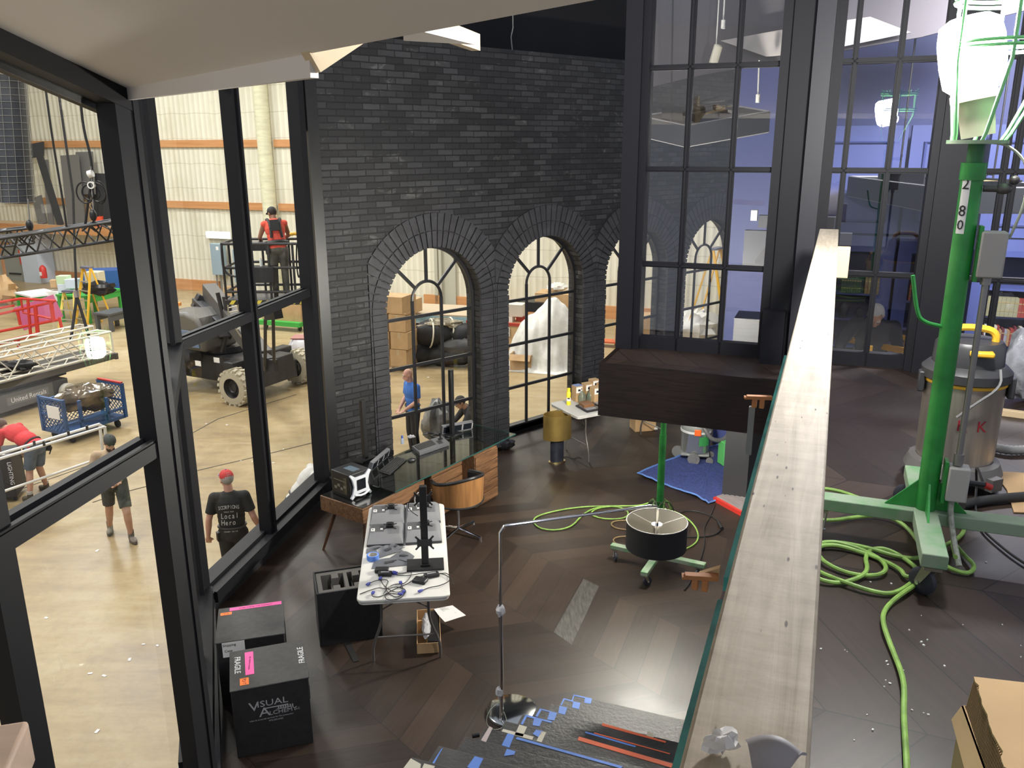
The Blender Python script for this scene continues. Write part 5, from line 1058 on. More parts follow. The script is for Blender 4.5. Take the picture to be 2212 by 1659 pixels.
# turret, hood
TQ = LF*1.35+up*.95
MB().lathe(TQ, [(0, 0), (.5, 0), (.5, .14), (0, .14)], 24).build('turntable', LFT, t)
b = MB()
hd = lp(428, 690, 21.2); hb = LF*1.0+e*-.1
prof = [(-.95, 0), (.75, 0), (.75, .55), (.55, .82), (-.35, .92), (-.75, .80), (-.95, .45)]
o_ = LF*1.95+e*-.35+up*1.1; b.prism([o_+LF*x+up*z-e*.62 for x, z in prof], tuple(e*1.05)); b.build('hood', M('lift_hood', (.085, .08, .07), .45), t, bev=.09)
MB().prism([o_+LF*x+up*z-e*.625 for x, z in ((-.8, .1), (.6, .1), (.6, .5), (-.7, .5))], tuple(e*-.02)).build('hood_panel', M('lift_blue', (.12, .17, .27), .4), t, bev=.01)
MB().box(o_+LF*.5+up*.95, (.12, .12, .08)).build('beacon', M('beacon_orange', (.8, .25, .02), .4), t)
B1, B2 = lp(452, 628, 21.0), lp(572, 776, 17.6)
MB().beam(B1, B2, .34, .40).build('main_boom', M('boom_top', (.075, .07, .062), .5), t, bev=.02)
C1_, C2_ = lp(424, 655, 21.0), lp(486, 712, 19.4); MB().beam(C1_, C2_, .22, .3).build('lower_boom', LFT, t, bev=.02)
MB().beam(lp(440, 640, 21.0), lp(425, 668, 20.9), .3, .3).beam(C2_, TQ+up*.4, .3, .35).build('knuckle', LFT, t, bev=.02)
MB().cyl(lp(488, 640, 19.5), lp(496, 690, 19.5), .09, n=14).cyl(lp(470, 632, 19.5), lp(484, 690, 19.5), .05, n=12).cyl(lp(496, 690, 19.5), lp(480, 760, 19.5), .06, n=12).build('cylinder', LFT, t)
b = MB(); q0 = [lp(x, y, 17.9) for x, y in ((492, 655), (494, 680), (510, 712), (535, 745), (556, 768))]; q1 = [lp(x, y, 17.9) for x, y in ((512, 652), (516, 675), (532, 705), (550, 733), (562, 752))]
b.tube(q0, .018, n=6, smooth=1).tube(q1, .018, n=6, smooth=1)
for i in range(11):
    f = i/10*3.999; k = int(f); b.cyl(q0[k].lerp(q0[k+1], f-k), q1[k].lerp(q1[k+1], f-k), .014, n=6)
b.build('cable_track', ALU, t)
MB().cyl(lp(573, 690, 16.6), lp(573, 790, 17.2), .035, n=8).cyl(lp(590, 680, 16.6), lp(592, 782, 17.2), .035, n=8).beam(lp(572, 785, 17.4), lp(596, 790, 17.2), .12, .25).beam(lp(565, 775, 17.6), lp(582, 788, 17.3), .2, .3).build('jib', LFT, t)
MB().beam(lp(578, 675, 16.4), lp(600, 672, 16.2), .2, .3).build('basket_mount', LFT, t)
# basket
YB = 15.9; bk = []
fl, frr = lp(489, 652, YB), lp(668, 642, YB); zt_ = lp(489, 527, YB).z; bx = (frr-fl).normalized(); bx.z = 0; by = Vec((-bx.y, bx.x, 0))
zf = (fl.z+frr.z)/2
Lb_ = (frr-fl).length; D_ = .85; g0 = Vec((fl.x, fl.y, 0))
def bq(u, v, z): return g0+bx*(u*Lb_)+by*(v*D_)+up*z
b = MB()
for z in (zt_, zt_-.45, zf+.15):
    b.tube([bq(0.03, 0, z), bq(1, 0, z), bq(1, 1, z), bq(0, 1, z), bq(0, .05, z)], .026, n=8, closed=True)
for u, v in ((0, .03), (.22, 0), (.55, 0), (.84, 0), (1, .02), (1, .5), (1, 1), (.66, 1), (.33, 1), (0, 1), (0, .5)): b.tube([bq(u, v, zf), bq(u, v, zt_)], .024, n=8)
b.tube([bq(.02, -.06, zt_-.02), bq(.02, -.1, zt_-.1), bq(.02, -.1, zt_-.55), bq(.2, -.1, zt_-.62), bq(.2, -.02, zt_-.5)], .022, n=8, smooth=2)
b.build('basket_rails', LFT, t)
b = MB().box(g0+bx*Lb_/2+by*D_/2+up*(zf-.05), (Lb_+.05, D_+.05, .1), math.atan2(bx.y, bx.x)); b.build('basket_floor', LFT, t, bev=.01)
HAZ = M('hazard_yellow', (.75, .62, .08), .5); b = MB()
for i in range(9):
    u = .04+i*.105; b.prism([bq(u, -.035, zf-.085), bq(u+.05, -.035, zf-.085), bq(u+.085, -.035, zf-.01), bq(u+.035, -.035, zf-.01)], tuple(by*-.008))
b.build('hazard_stripes', HAZ, t)
MB().box(bq(.42, .45, zt_-.08), (.55, .3, .16), math.atan2(bx.y, bx.x)).build('control_box', LFT, t, bev=.01); MB().box(bq(.45, .1, zt_-.58), (.5, .3, .3), math.atan2(bx.y, bx.x)).build('tool_tray', LFT, t, bev=.01)
MB().lathe(bq(.46, -.02, zt_-.42), [(0, 0), (.03, 0), (.03, .1), (.012, .14), (.012, .16), (0, .16)], 10).build('bottle', M('clear_bottle', (.6, .65, .65), .2), t)
MB().tube([bq(.93, .2, zt_-.1), bq(.93, .2, zt_+.12), bq(.87, .2, zt_+.18), bq(.80, .2, zt_+.16)], .035, n=8, smooth=1).build('yellow_handle', YEL, t)
MB().tube([bq(.9, -.04, zt_), bq(.88, -.05, zt_-.4), bq(.9, -.06, zt_-.7), bq(.94, -.05, zt_-.4), bq(.93, -.04, zt_-.1)], .016, n=6, smooth=2).build('strap', LFT, t)
BASKET = (mid+bq(.62, .35, zf), bx, by)
tag(crumple(None, (.5, .35, .5), 40, 18, .25).build('plastic_wrap', M('dark_film', (.05, .05, .05), .12, alpha=.8), loc=mid+LF*2.0+e*-.75+up*.55), 'clear plastic film draped on the side of the black boom lift', 'plastic')
# ---- scissor lift carrying white truss
T1, T0 = pz(143, 862, ZS), pz(0, 906, ZS); sd = azv(24.5); sn = Vec((-sd.y, sd.x, 0))
t = thing('scissor_lift', 'grey scissor lift with white wheels carrying a white truss', 'lift', T1)
def sp(x, y): p = pv(x, y, T1, 24.5)-T1; return p
for k in range(2):
    for off in (0, -1.95):
        c = sd*off+sn*(-.17+1.24*k)+up*.2
        wh = MB().lathe(c-sn*.0, [(.10, 0), (.19, 0), (.2, .02), (.2, .13), (.19, .15), (.1, .15)], 26, axis=sn).build('wheel', M('tyre_white', (.55, .53, .46), .7), t)
        MB().lathe(c+sn*.01, [(0, .02), (.04, .0), (.05, .02), (.15, .01), (.16, .03), (.0, .05)], 20, axis=sn).build('rim', M('rim_cream', (.62, .60, .53), .5), wh)
MB().hexa([sd*-3+up*.12, sd*.12+up*.12, sd*-3+sn*1.05+up*.12, sd*.12+sn*1.05+up*.12, sd*-3+up*.55, sd*.12+up*.5, sd*-3+sn*1.05+up*.55, sd*.12+sn*1.05+up*.5]).build('chassis', M('lift_dark', (.05, .052, .05), .5), t, bev=.02)
MB().prism([sd*-1.75+up*.12-sn*.012, sd*-.3+up*.16-sn*.012, sd*-.3+up*.5-sn*.012, sd*-1.75+up*.5-sn*.012], tuple(sn*.02)).build('side_panel', M('panel_slate', (.11, .115, .11), .5), t)
xm = Matrix((sd, up, -sn)).transposed().to_4x4(); xm.translation = sd*-.92+up*.33-sn*.016
MB().prism([sd*-1.45+up*.24-sn*.0135, sd*-.42+up*.24-sn*.0135, sd*-.42+up*.42-sn*.0135, sd*-1.45+up*.42-sn*.0135], tuple(sn*-.001)).build('decal', M('decal_grey', (.17, .17, .17), .5), t)
text('United Rentals', .155, WL, t, None, None, M=xm, sx=.95)
be = sp(246, 762); b = MB(); bz = be.z
b.hexa([sd*-4+up*(bz-.16)-sn*.08, be-up*.14-sn*.08, sd*-4+up*(bz-.16)+sn*1.1, be-up*.14+sn*1.1, sd*-4+up*bz-sn*.08, be+up*.0-sn*.08, sd*-4+up*bz+sn*1.1, be+sn*1.1]); b.beam(be-up*.08-sn*.1, be-up*.08+sn*1.12, .08, .16); b.build('platform', M('lift_deck', (.075, .07, .06), .5), t, bev=.01)
for q in (-2.2, -.8, .6): MB().beam(sd*(q-.12)+up*(bz+.004)+sn*.1, sd*(q+.12)+up*(bz+.004)+sn*.1, .1, .004).build('decal', PAPER, t)
b = MB()
for i in range(3):
    for s_ in (.15, .9): b.beam(sd*-2.6+sn*s_+up*(.5+i*.01), sd*.2+sn*s_+up*(bz-.2), .05, .09)
b.build('scissor_arms', LFT, t)
WT = M('white_truss', (.62, .58, .48), .5)
for i, (o, z0, lb) in enumerate([(.12, .62, 'nearer white box truss resting on the scissor lift deck'), (.72, .80, 'further white box truss resting on the scissor lift deck')]):
    a = T1+sd*-4.2+sn*o+up*(bz+z0*.5); c = T1+sd*(be.dot(sd)-.1)+sn*o+up*(bz+z0*.5)
    tag(truss_mesh(a, c, .46, .52, 12, .026, .014).build('truss', WT), lb, 'truss', 'white trusses on the scissor lift')
tag(crumple(None, (.5, .2, .12), 50, 18, .35).build('cable_pile', M('dark_cable_pile', (.02, .02, .022), .6), loc=T1+sd*-.8+sn*.5+up*(bz+.01)), 'dark pile of cable lying inside the white truss', 'cables')
t = thing('lifting_sling', 'black lifting sling holding the end of the white truss', 'strap', T1+sd*1.6)
top = pY(158, 420, T1.y+1.4)-t.location; mp_ = pY(166, 640, T1.y+1.4)-t.location
MB().tube([top+up*3.0, top, pY(162, 560, T1.y+1.4)-t.location, mp_], .03, n=8).tube([mp_, pY(153, 735, T1.y+1.2)-t.location], .038, n=8).tube([mp_, pY(198, 745, T1.y+1.4)-t.location, pY(198, 770, T1.y+1.4)-t.location], .038, n=8).build('sling', M('sling_black', (.016, .016, .018), .7), t)
MB().cyl(mp_-up*.02, mp_+up*.15, .07, n=10).build('shackle', STEEL, t)
# ---- hanging black truss with motor chains
t = thing('lighting_truss', 'black hanging triangular truss with hooks, in the left window bay', 'truss', pY(0, 537, 14.0))
o = t.location.copy(); d0_, d1_ = pY(-60, 545, 13.6), pY(300, 490, 14.6)
truss_mesh(d0_-o, d1_-o, .36, .32, 14, .028, .016, True).build('truss_body', M('truss_black', (.02, .02, .022), .4), t)
truss_mesh(pY(-80, 525, 14.8)-o, pY(70, 508, 15.4)-o, .3, .28, 6, .024, .014, True).build('truss_body', M('truss_black', ()), t)
for x, y in ((66, 500), (203, 478)):
    p = pY(x, y, 14.2)-o; MB().ball(p+up*.1, (.06, .06, .1), 10).tube([p+up*.02, p+Vec((-.07, 0, -.1)), p+Vec((0, 0, -.16)), p+Vec((.07, 0, -.1))], .018, n=6, closed=True).tube([p, p+Vec((-.22, 0, -.16))], .014, n=6).tube([p, p+Vec((.22, 0, -.12))], .014, n=6).build('hoist_hook', BLK, t)
cord('hoist_cable', 'thick black cable hanging straight down at the left of the hung truss', [pY(98, 190, 14.2), pY(113, 300, 14.2), pY(137, 440, 14.2), pY(145, 500, 14.2)], .018, CB, 1)
cord('hoist_cable', 'black cable swinging down past the coil to the hung truss', [pY(172, 180, 14.3), pY(178, 270, 14.3), pY(198, 345, 14.3), pY(199, 380, 14.3), pY(190, 440, 14.3), pY(183, 495, 14.3)], .022, CB, 2)
cord('hoist_cable', 'thin chain line hanging to the left hook of the hung truss', [pY(60, 430, 14.2), pY(66, 495, 14.2)], .012, M('chain_grey', (.2, .2, .2), .5), 0)
cord('hoist_cable', 'thin chain line hanging to the right hook of the hung truss', [pY(196, 360, 14.2), pY(203, 472, 14.2)], .012, M('chain_grey', ()), 0)
t = thing('coiled_cable', 'coil of black cable with white tape hanging above the black truss', 'cable', pY(197, 400, 14.2)); b = MB()
for i, (rx, rz_, ox) in enumerate([(.14, .17, -.12), (.13, .15, .08), (.1, .18, .1), (.15, .13, -.05)]): b.tube([(ox+rx*math.cos(a), .02*i, -.12+rz_*math.sin(a)) for a in [2*math.pi*j/20 for j in range(20)]], .014, n=6, closed=True)
b.build('coil', CB, t); MB().cyl((-.02, 0, .17), (.05, 0, .19), .06, n=12).lathe((0, 0, 0), [(.04, -.02), (.06, -.02), (.06, .03), (.04, .03)], 14, axis=(0, 1, 0)).build('white_tape', PAPER, t)
# ---- black duct with wire mesh
p = pY(18, 235, 15.2); q = pY(34, 436, 15.2); b_ = thing('air_duct', 'dark wire-caged hanging duct at the top left edge', 'duct', q)
r_ = .30; b_0 = MB().cyl((0, 0, 0), (p-q)*1.35, r_, n=28).build('duct', M('duct_dark', (.05, .055, .065), .35, var=.3, sc=2), b_); k = MB(); dd = (p-q)*1.35
for i in range(20):
    c = dd*(i/19); k.tube([c+Vec((r_*1.03*math.cos(a), r_*1.03*math.sin(a), 0)) for a in [2*math.pi*j/24 for j in range(24)]], .004, n=5, closed=True)
for j in range(14):
    a = 2*math.pi*j/14; o = Vec((r_*1.04*math.cos(a), r_*1.04*math.sin(a), 0)); k.cyl(o, o+dd, .005, n=5)
k.build('wire_mesh', M('mesh_wire', (.22, .22, .21), .4), b_)
# ---- loft shelf with stored flats, on the warehouse wall
LS = pv(60, 478, W0, waz); zs_ = LS.z
ax_ = wd; ay_ = Vec((-wd.y, wd.x, 0)); ay_ = ay_ if ay_.y < 0 else -ay_
t = thing('loft_shelf', 'timber loft shelf high on the pale warehouse wall, full of stored flats', 'shelf', LS); xl = -9; xr_ = 6.9
b = MB().beam(ax_*xl+ay_*.6-up*.05, ax_*xr_+ay_*.6-up*.05, 1.2, .1); b.build('deck', PINE, t); MB().beam(ax_*xl+ay_*1.22-up*.16, ax_*xr_+ay_*1.22-up*.16, .06, .36).build('fascia', GIRT, t)
MB().beam(ax_*.75+ay_*.45-up*2.95, ax_*.75+ay_*.45-up*.1, 1.0, .8, ay_).build('store_room', M('room_blue_white', (.52, .58, .66), .7), t)
FG = M('flat_grey', (.13, .125, .115), .8); FB = M('flat_black', (.03, .03, .032), .8)
fl = [((165, 478), (150, 335), .95, FG, 'tall grey flat leaning on the loft shelf, the widest one', -.3), ((130, 478), (85, 335), .35, FB, 'narrow black flat edge leaning left on the loft shelf', -.35), ((110, 478), (98, 345), .3, FG, 'slim grey flat leaning between the black flat and the widest one', -.3), ((92, 478), (80, 425), .5, FG, 'short grey flat leaning low at the left of the loft shelf', -.2), ((158, 470), (150, 340), .45, WHT, 'white flat leaning behind the widest grey flat', -.1), ((188, 420), (182, 328), .9, FG, 'grey padded panel standing at the back of the loft shelf', .05), ((186, 470), (186, 412), .75, CARD, 'tan plywood sheet standing behind the coiled cable', 0), ((75, 340), (75, 310), 1.0, FB, 'black case lying on top behind the leaning flats', 0), ((232, 470), (228, 375), 1.5, FB, 'black stacked flats at the right end of the loft shelf', 0)]
for i, (b0_, t0_, w_, mt, lb, le) in enumerate(fl):
    a = pv(*b0_, W0+ay_*(1.0-.07*i), waz); c = pv(*t0_, W0+ay_*(.75-.06*i), waz); 
    if b0_[1] > 460: a.z = zs_+.0
    tg_ = MB().beam((0, 0, 0), tuple(c-a), .06, w_, ax_).build('stage_flat', mt, loc=a); tag(tg_, lb, 'flat')
p = pv(212, 470, W0+ay_*.95, waz); p.z = zs_; t = thing('bucket', 'red bucket of poles on the loft shelf', 'bucket', p); MB().lathe((0, 0, 0), [(0, 0), (.17, 0), (.2, .42), (.19, .42), (.16, .02)], 20).build('pail', M('bucket_red', (.65, .08, .03), .5), t)
b = MB()
for i in range(7): b.cyl((rnd.uniform(-.1, .1), 0, .1), (rnd.uniform(-.3, .3), rnd.uniform(-.1, .1), rnd.uniform(.7, 1.3)), .018, n=6)
b.build('poles', BLK, t)
# door, signs, extinguisher
p, z_ = wl(68, 600)
dr = tag(thing('door_1', 'grey steel warehouse door under the loft', None), kind='structure'); dr.location = pv(68, 636, W0, waz); dr.rotation_euler.z = wrz
MB().box((0, -.62, 1.1), (1.05, .08, 2.2)).build('door_panel', M('door_grey', (.28, .29, .26), .5), dr); MB().box((0, -.665, .3), (1.0, .02, .45)).build('kick_plate', M('kick', (.10, .10, .10), .4), dr); MB().box((.05, -.68, 1.05), (.7, .06, .06)).build('push_bar', BLK, dr)
b = MB()
for s_ in (-1, 1): b.box((s_*.62, -.6, 1.15), (.2, .14, 2.4))
b.box((0, -.6, 2.35), (1.4, .14, .15)).build('door_frame', GIRT, dr)
p = pv(53, 556, W0+ay_*.72, waz); t = thing('wall_sign', 'red warning sign above the grey door', 'sign', p, wrz); MB().box((0, 0, 0), (.62, .02, .62)).build('board', M('sign_red', (.7, .06, .04), .5), t); MB().box((0, -.012, .12), (.45, .004, .08)).box((0, -.012, -.02), (.45, .004, .06)).box((0, -.012, -.14), (.35, .004, .05)).build('lettering', WL, t)
p = pv(45, 501, W0+ay_*.72, waz); t = thing('exit_sign', 'red exit sign box under the loft edge', 'sign', p, wrz); MB().box((0, 0, 0), (.5, .08, .38)).build('housing', M('sign_red', ()), t); text('EXIT', .18, WL, t, (0, -.045, 0), F90)
p = pv(97, 590, W0+ay_*.95, waz); t = thing('fire_extinguisher', 'red fire extinguisher on the pale blue store-room wall', 'extinguisher', p, wrz)
for k in (0, -.85): MB().lathe((0, -.08, k-.2), [(0, 0), (.13, 0), (.14, .03), (.14, .42), (.08, .52), (.03, .56), (0, .56)], 16).build('cylinder', M('ext_red', (.62, .03, .02), .35), t); MB().box((0, -.22, k), (.14, .005, .16)).build('label', PAPER, t)
# ---- tables, ladders, boxes on the left
GT = M('bench_green', (.04, .35, .05), .5)
def bench(a, c, D_, h, label, mat=GT, top=None):
    d = (c-a); L_ = d.length; d.normalize(); t = thing('work_table', label, 'table', (a+c)/2, math.atan2(d.y, d.x))
    MB().box((0, D_/2, h-.03), (L_, D_, .06)).build('tabletop', top or mat, t)
    for sx in (-1, 1):
        for y in (.08, D_-.08): MB().box((sx*(L_/2-.08), y, (h-.06)/2), (.12, .10, h-.06)).build('leg', mat, t)
    MB().box((0, .06, h-.16), (L_-.1, .05, .2)).box((0, D_-.06, h-.16), (L_-.1, .05, .2)).build('apron', mat, t); return t
ta, tb = pz(75, 700, ZS), pz(140, 690, ZS); bench(ta, tb, 1.3, .95, 'green work table covered with white sheets behind the red railing', top=M('white_sheet', (.7, .7, .7), .7))
ta2, tb2 = pz(195, 700, ZS), pz(272, 680, ZS); bench(ta2, tb2, 1.3, .95, 'green work table beside the yellow ladders')
bench(pz(243, 718, ZS), pz(290, 705, ZS), .7, .6, 'small dark grey table by the window post', M('table_dark', (.07, .075, .08), .5))
for x, y, s_, mt, lb in [(120, 638, .45, WHT, 'white plastic tub on the sheet-covered table, left'), (142, 622, .4, M('tub_clear', (.55, .6, .68), .4), 'pale clear storage tub on the sheet-covered table'), (138, 604, .38, M('box_green_white', (.5, .65, .4), .6), 'green and white box stacked on the clear tubs'), (122, 612, .34, CARD, 'small brown carton stacked on the tubs'), (158, 612, .42, M('tub_clear', ()), 'pale tub with lid right of the green and white box'), (205, 598, .5, M('box_cream', (.62, .55, .38), .6), 'cream box on the table behind the ladder top')]:
    p = pY(x, y, ta.y+.6); tag(MB().box((0, 0, 0), (s_, s_*.8, s_*.75), rnd.uniform(-.3, .3)).build('storage_box', mt, loc=p, bev=.01), lb, 'box')
p = pY(240, 602, ta2.y+2.5); t = thing('rolling_bin', 'dark blue steel bin by the warehouse wall', 'bin', p, .2); MB().box((0, 0, 0), (1.7, .9, .7)).build('body', BLUEP, t); MB().box((.6, -.2, .45), (.6, .05, .2)).build('handle', BLUEP, t)
tag(crumple(None, (.55, .3, .22), 61, 14, .3).build('black_cover', M('black_film', ()), loc=pz(216, 640, ZS+.95)), 'black folded cover lying on the green table by the ladders', 'cover')
def ladder(base, h, w_, spread, label, rz, mat=YEL):
    t = thing('step_ladder', label, 'ladder', base, rz)
    for sx in (-1, 1):
        MB().beam((sx*w_/2, -spread/2, 0), (sx*w_*.3, 0, h), .03, .08).build('rail', mat, t); MB().beam((sx*w_/2, spread/2, 0), (sx*w_*.3, .02, h), .03, .05).build('rear_rail', mat, t)
    for i in range(1, int(h/.3)):
        f = i*.3/h; MB().box((0, -spread/2*(1-f), i*.3), (w_*(1-.4*f), .08, .03)).build('step', ALU, t)
    MB().box((0, 0, h), (w_*.66, .2, .06)).build('cap', M('ladder_cap', (.10, .10, .14), .5), t); return t
ladder(pz(205, 703, ZS), 1.95, .62, 1.0, 'yellow step ladder in front of the green table, taller one', -.5); ladder(pz(160, 706, ZS), 1.2, .6, .7, 'shorter pale yellow step ladder left of the taller one', -.2, M('ladder_pale', (.72, .55, .12), .5))
# red railing
t = thing('guard_railing', 'red steel guard railing behind the white truss', 'railing', pz(60, 735, ZS)); o = t.location.copy(); Yr = 24.5
R_ = lambda x, y, Y=Yr: pY(x, y, Y)-o
MB().tube([R_(-60, 664), R_(45, 645), R_(120, 650)], .04, n=8).tube([R_(-60, 692), R_(116, 652)], .04, n=8).tube([R_(-60, 728), R_(130, 690)], .04, n=8).tube([R_(-60, 755), R_(80, 722)], .06, n=8).tube([R_(45, 645), R_(50, 675), R_(120, 690)], .035, n=8).tube([R_(-50, 675), R_(30, 660)], .035, n=8).build('rails', REDP, t)
for x, y0, y1 in ((62, 644, 722), (78, 660, 724), (112, 652, 695), (130, 685, 712), (40, 672, 702)): MB().cyl(R_(x-2, y0), R_(x+4, y1), .06 if x in (78, 112) else .045, n=8).build('post', REDP, t)
MB().beam(R_(40, 735), R_(42, 1040, 20) if False else R_(40, 760), .06, .06).build('foot', REDP, t)
p0, p1 = pY(40, 690, 25.5), pY(126, 660, 26.2); tag(MB().beam(p0-p0, p1-p0, .03, .75).build('pink_sheet', M('magenta_sheet', (.45, .10, .22), .4), loc=p0), 'magenta plastic sheet standing behind the red railing', 'sheet')
tag(crumple(None, (.6, .4, .5), 62, 16, .35).build('cable_heap', M('orange_heap', (.5, .32, .15), .7), loc=pz(8, 660, ZS)), 'heap of orange and green cable at the far left edge', 'cables')
# blue cart with plastic bag
CF, CRr = pz(150, 962, ZS), pz(275, 920, ZS); d = (CRr-CF); Lc = d.length; d.normalize()
n = NT('mesh_panel_blue'); x, y, z = n.sep(n.tc.outputs['Object'])
CBL = M('cart_blue', (.025, .075, .20), .5, var=.2, sc=5)
t = thing('mesh_cart', 'blue mesh-sided cart loaded with a dark plastic bag', 'cart', (CF+CRr)/2, math.atan2(d.y, d.x)); hw_, dp, hh = Lc/2, .75, .95
MB().box((0, dp/2, .22), (Lc, dp, .06)).build('deck', CBL, t)
b = MB()
for x in (-hw_, hw_):
    for y in (0, dp): b.box((x, y, .58), (.06, .06, .75))
    b.box((x, dp/2, .92), (.05, dp, .05)).box((x, dp/2, .58), (.04, dp, .04))
b.box((0, dp, .82), (Lc, .05, .05)).box((0, 0, .42), (Lc, .05, .05)).box((-hw_*.5, 0, .55), (.06, .05, .6)).box((hw_*.4, 0, .5), (.06, .05, .5)); b.build('frame', CBL, t)
def lattice(p0, ux, uz, nx, nz, r):
    b = MB()
    for i in range(-nz, nx+nz):
        for s_ in (1, -1):
            a, c = (i/nx, 0.0), ((i+nz*s_)/nx, 1.0)
            lo, hi = 0., 1.
            dx_ = c[0]-a[0]
            t0 = (0-a[0])/dx_; t1 = (1-a[0])/dx_; lo = max(0, min(t0, t1)); hi = min(1, max(t0, t1))
            if hi-lo > .02: b.beam(p0+ux*(a[0]+dx_*lo)+uz*lo, p0+ux*(a[0]+dx_*hi)+uz*hi, r, r*.5)
    return b
for nm, p0, ux, uz in (('mesh_side', Vec((-hw_, 0, .26)), Vec((0, dp, 0)), Vec((0, 0, .62))), ('mesh_side', Vec((hw_, 0, .26)), Vec((0, dp, 0)), Vec((0, 0, .62))), ('mesh_side', Vec((-hw_, dp, .26)), Vec((Lc, 0, 0)), Vec((0, 0, .54)))):
    lattice(p0, ux, uz, 14 if ux.x else 7, 6, .018).build(nm, CBL, t)
for x in (-hw_+.15, hw_-.15):
    for y in (.1, dp-.1): MB().cyl((x-.02, y, .085), (x+.02, y, .085), .085, n=16).box((x, y, .17), (.05, .05, .06)).build('wheel', RUB, t)
MB().box((-hw_-.035, .3, .66), (.01, .38, .26)).build('paper_label', PAPER, t); MB().box((hw_, dp/2, .97), (.055, dp, .03)).build('red_bar', REDP, t)
b = crumple(None, (.52, .33, .27), 21, 20, .22); tag(b.build('plastic_bag', M('brown_film', (.10, .075, .045), .18, var=.5, sc=4, bump=.6, bsc=6), loc=(CF+CRr)/2+Matrix.Rotation(math.atan2(d.y, d.x), 3, 'Z') @ Vec((.1, .42, .42)), rz=.5), 'crumpled brown plastic bag lying in the blue mesh cart', 'bag')
# white pipe frame
t = thing('pipe_frame', 'white pipe frame in front of the blue cart and the red-shirted man', 'frame', pz(180, 1010, ZS)); o = t.location.copy(); Q_ = lambda x, y, Y: pY(x, y, Y)-o
ya, yb = 14.2, 12.6
MB().tube([Q_(-40, 992, yb), Q_(215, 916, ya), Q_(226, 922, ya-.1), Q_(-40, 1003, yb-.1)], .026, n=8).tube([Q_(-40, 1078, yb-.1), Q_(230, 985, ya)], .024, n=8).tube([Q_(215, 916, ya), Q_(222, 975, ya), Q_(225, 1000, ya)], .028, n=8).tube([Q_(226, 922, ya-.1), Q_(234, 985, ya-.1)], .028, n=8).build('pipes', PVC, t)
for x, y in ((40, 968), (74, 957), (148, 936), (188, 924), (95, 958)): MB().box(Q_(x, y, 13.2), (.03, .03, .08)).build('tie', BLK, t)
# black wheeled case
p = pz(20, 1086, ZS); t = thing('rolling_case', 'black wheeled case with white lettering beside the red-shirted man', 'case', p, .25)
MB().box((-.18, .3, .46), (.62, .6, .74)).build('body', CSE, t, bev=.01)
text('LIGHTING', .09, WL, t, (.1, -.0015, .52), (R(90), R(90), 0))
MB().cyl((-.4, .0, .86), (.15, .0, .86), .012, n=8).build('handle', STEEL, t)
for x in (-.4, .08): MB().cyl((x-.02, .08, .045), (x+.02, .08, .045), .045, n=14).box((x, .08, .09), (.05, .05, .03)).build('wheel', RUB, t)
# strip light's reflection in the glass, built as a wall fixture; electrical panel
wp = lambda x, y, o=.0: pv(x, y, W0+ay_*o, waz)
p = wp(470, 508, .2); t = thing('strip_light_reflection', 'glowing reflection of a strip light, built as a fixture on the pale warehouse wall', 'light', p, wrz); MB().box((0, 0, 0), (1.1, .1, .22)).build('tube', M('strip_reflection_glow', (1, .97, .88), .5, emit=6), t, bev=.05); MB().box((0, .06, 0), (1.2, .06, .28)).build('housing', WHT, t)
p = wp(473, 560, .26); t = thing('electrical_panel', 'pale blue electrical panel on the warehouse wall left of the basket', 'panel', p, wrz); MB().box((0, 0, 0), (.62, .2, 1.25)).build('box', M('panel_blue', (.27, .35, .40), .5), t, bev=.01)
MB().box((.05, -.105, .45), (.12, .005, .14)).build('label', PAPER, t); MB().cyl((-.2, 0, -.6), (-.2, 0, -1.9), .03, n=8).cyl((0, 0, -.6), (0, 0, -1.9), .03, n=8).build('conduits', M('conduit_grey', ()), t)
p = wp(520, 575, .26); t = thing('electrical_panel', 'pale electrical panel partly hidden by the window mullion', 'panel', p, wrz); MB().box((0, 0, 0), (.55, .2, 1.3)).build('box', M('panel_blue', ()), t, bev=.01); MB().box((0, -.105, .4), (.2, .005, .1)).build('label', PAPER, t)
for x, y, s_, mt, lb in [(505, 640, .5, CARD, 'open brown carton seen under the lift basket'), (520, 655, .4, M('box_lime', (.5, .6, .25), .6), 'lime and white box under the lift basket')]:
    p = pz(x, y, ZS); tag(MB().box((0, 0, s_*.4), (s_*1.4, s_, s_*.8), .2).build('carton', mt, loc=p), lb, 'box')
# plywood dolly, green saw horse, covered table
p = pz(612, 712, ZS); t = thing('panel_dolly', 'tan panel cart with green base beyond the lift', 'cart', p, -.35); MB().box((0, 0, .75), (1.5, .1, .95)).build('panel', CARD, t); MB().box((0, 0, .24), (1.6, .5, .14)).build('base', GT, t)
for x in (-.65, .65): MB().cyl((x-.02, 0, .085), (x+.02, 0, .085), .085, n=12).box((x, 0, .16), (.05, .06, .08)).build('wheel', RUB, t)
p = pz(668, 703, ZS); t = thing('saw_horse', 'green saw horse at the edge of the brick wall', 'saw horse', p, .3); MB().box((0, 0, .95), (1.0, .12, .12)).build('beam', GT, t)
for sx in (-.35, .35):
    for sy in (-1, 1): MB().beam((sx, sy*.3, 0), (sx*.9, sy*.05, .92), .09, .06).build('leg', GT, t)
for x in (-.35, .35): MB().box((x, 0, .45), (.08, .4, .08)).build('brace', GT, t)
p = pz(690, 788, ZS); t = thing('covered_table', 'table under pale plastic sheeting beside the big lift wheel', 'table', p); b = MB()
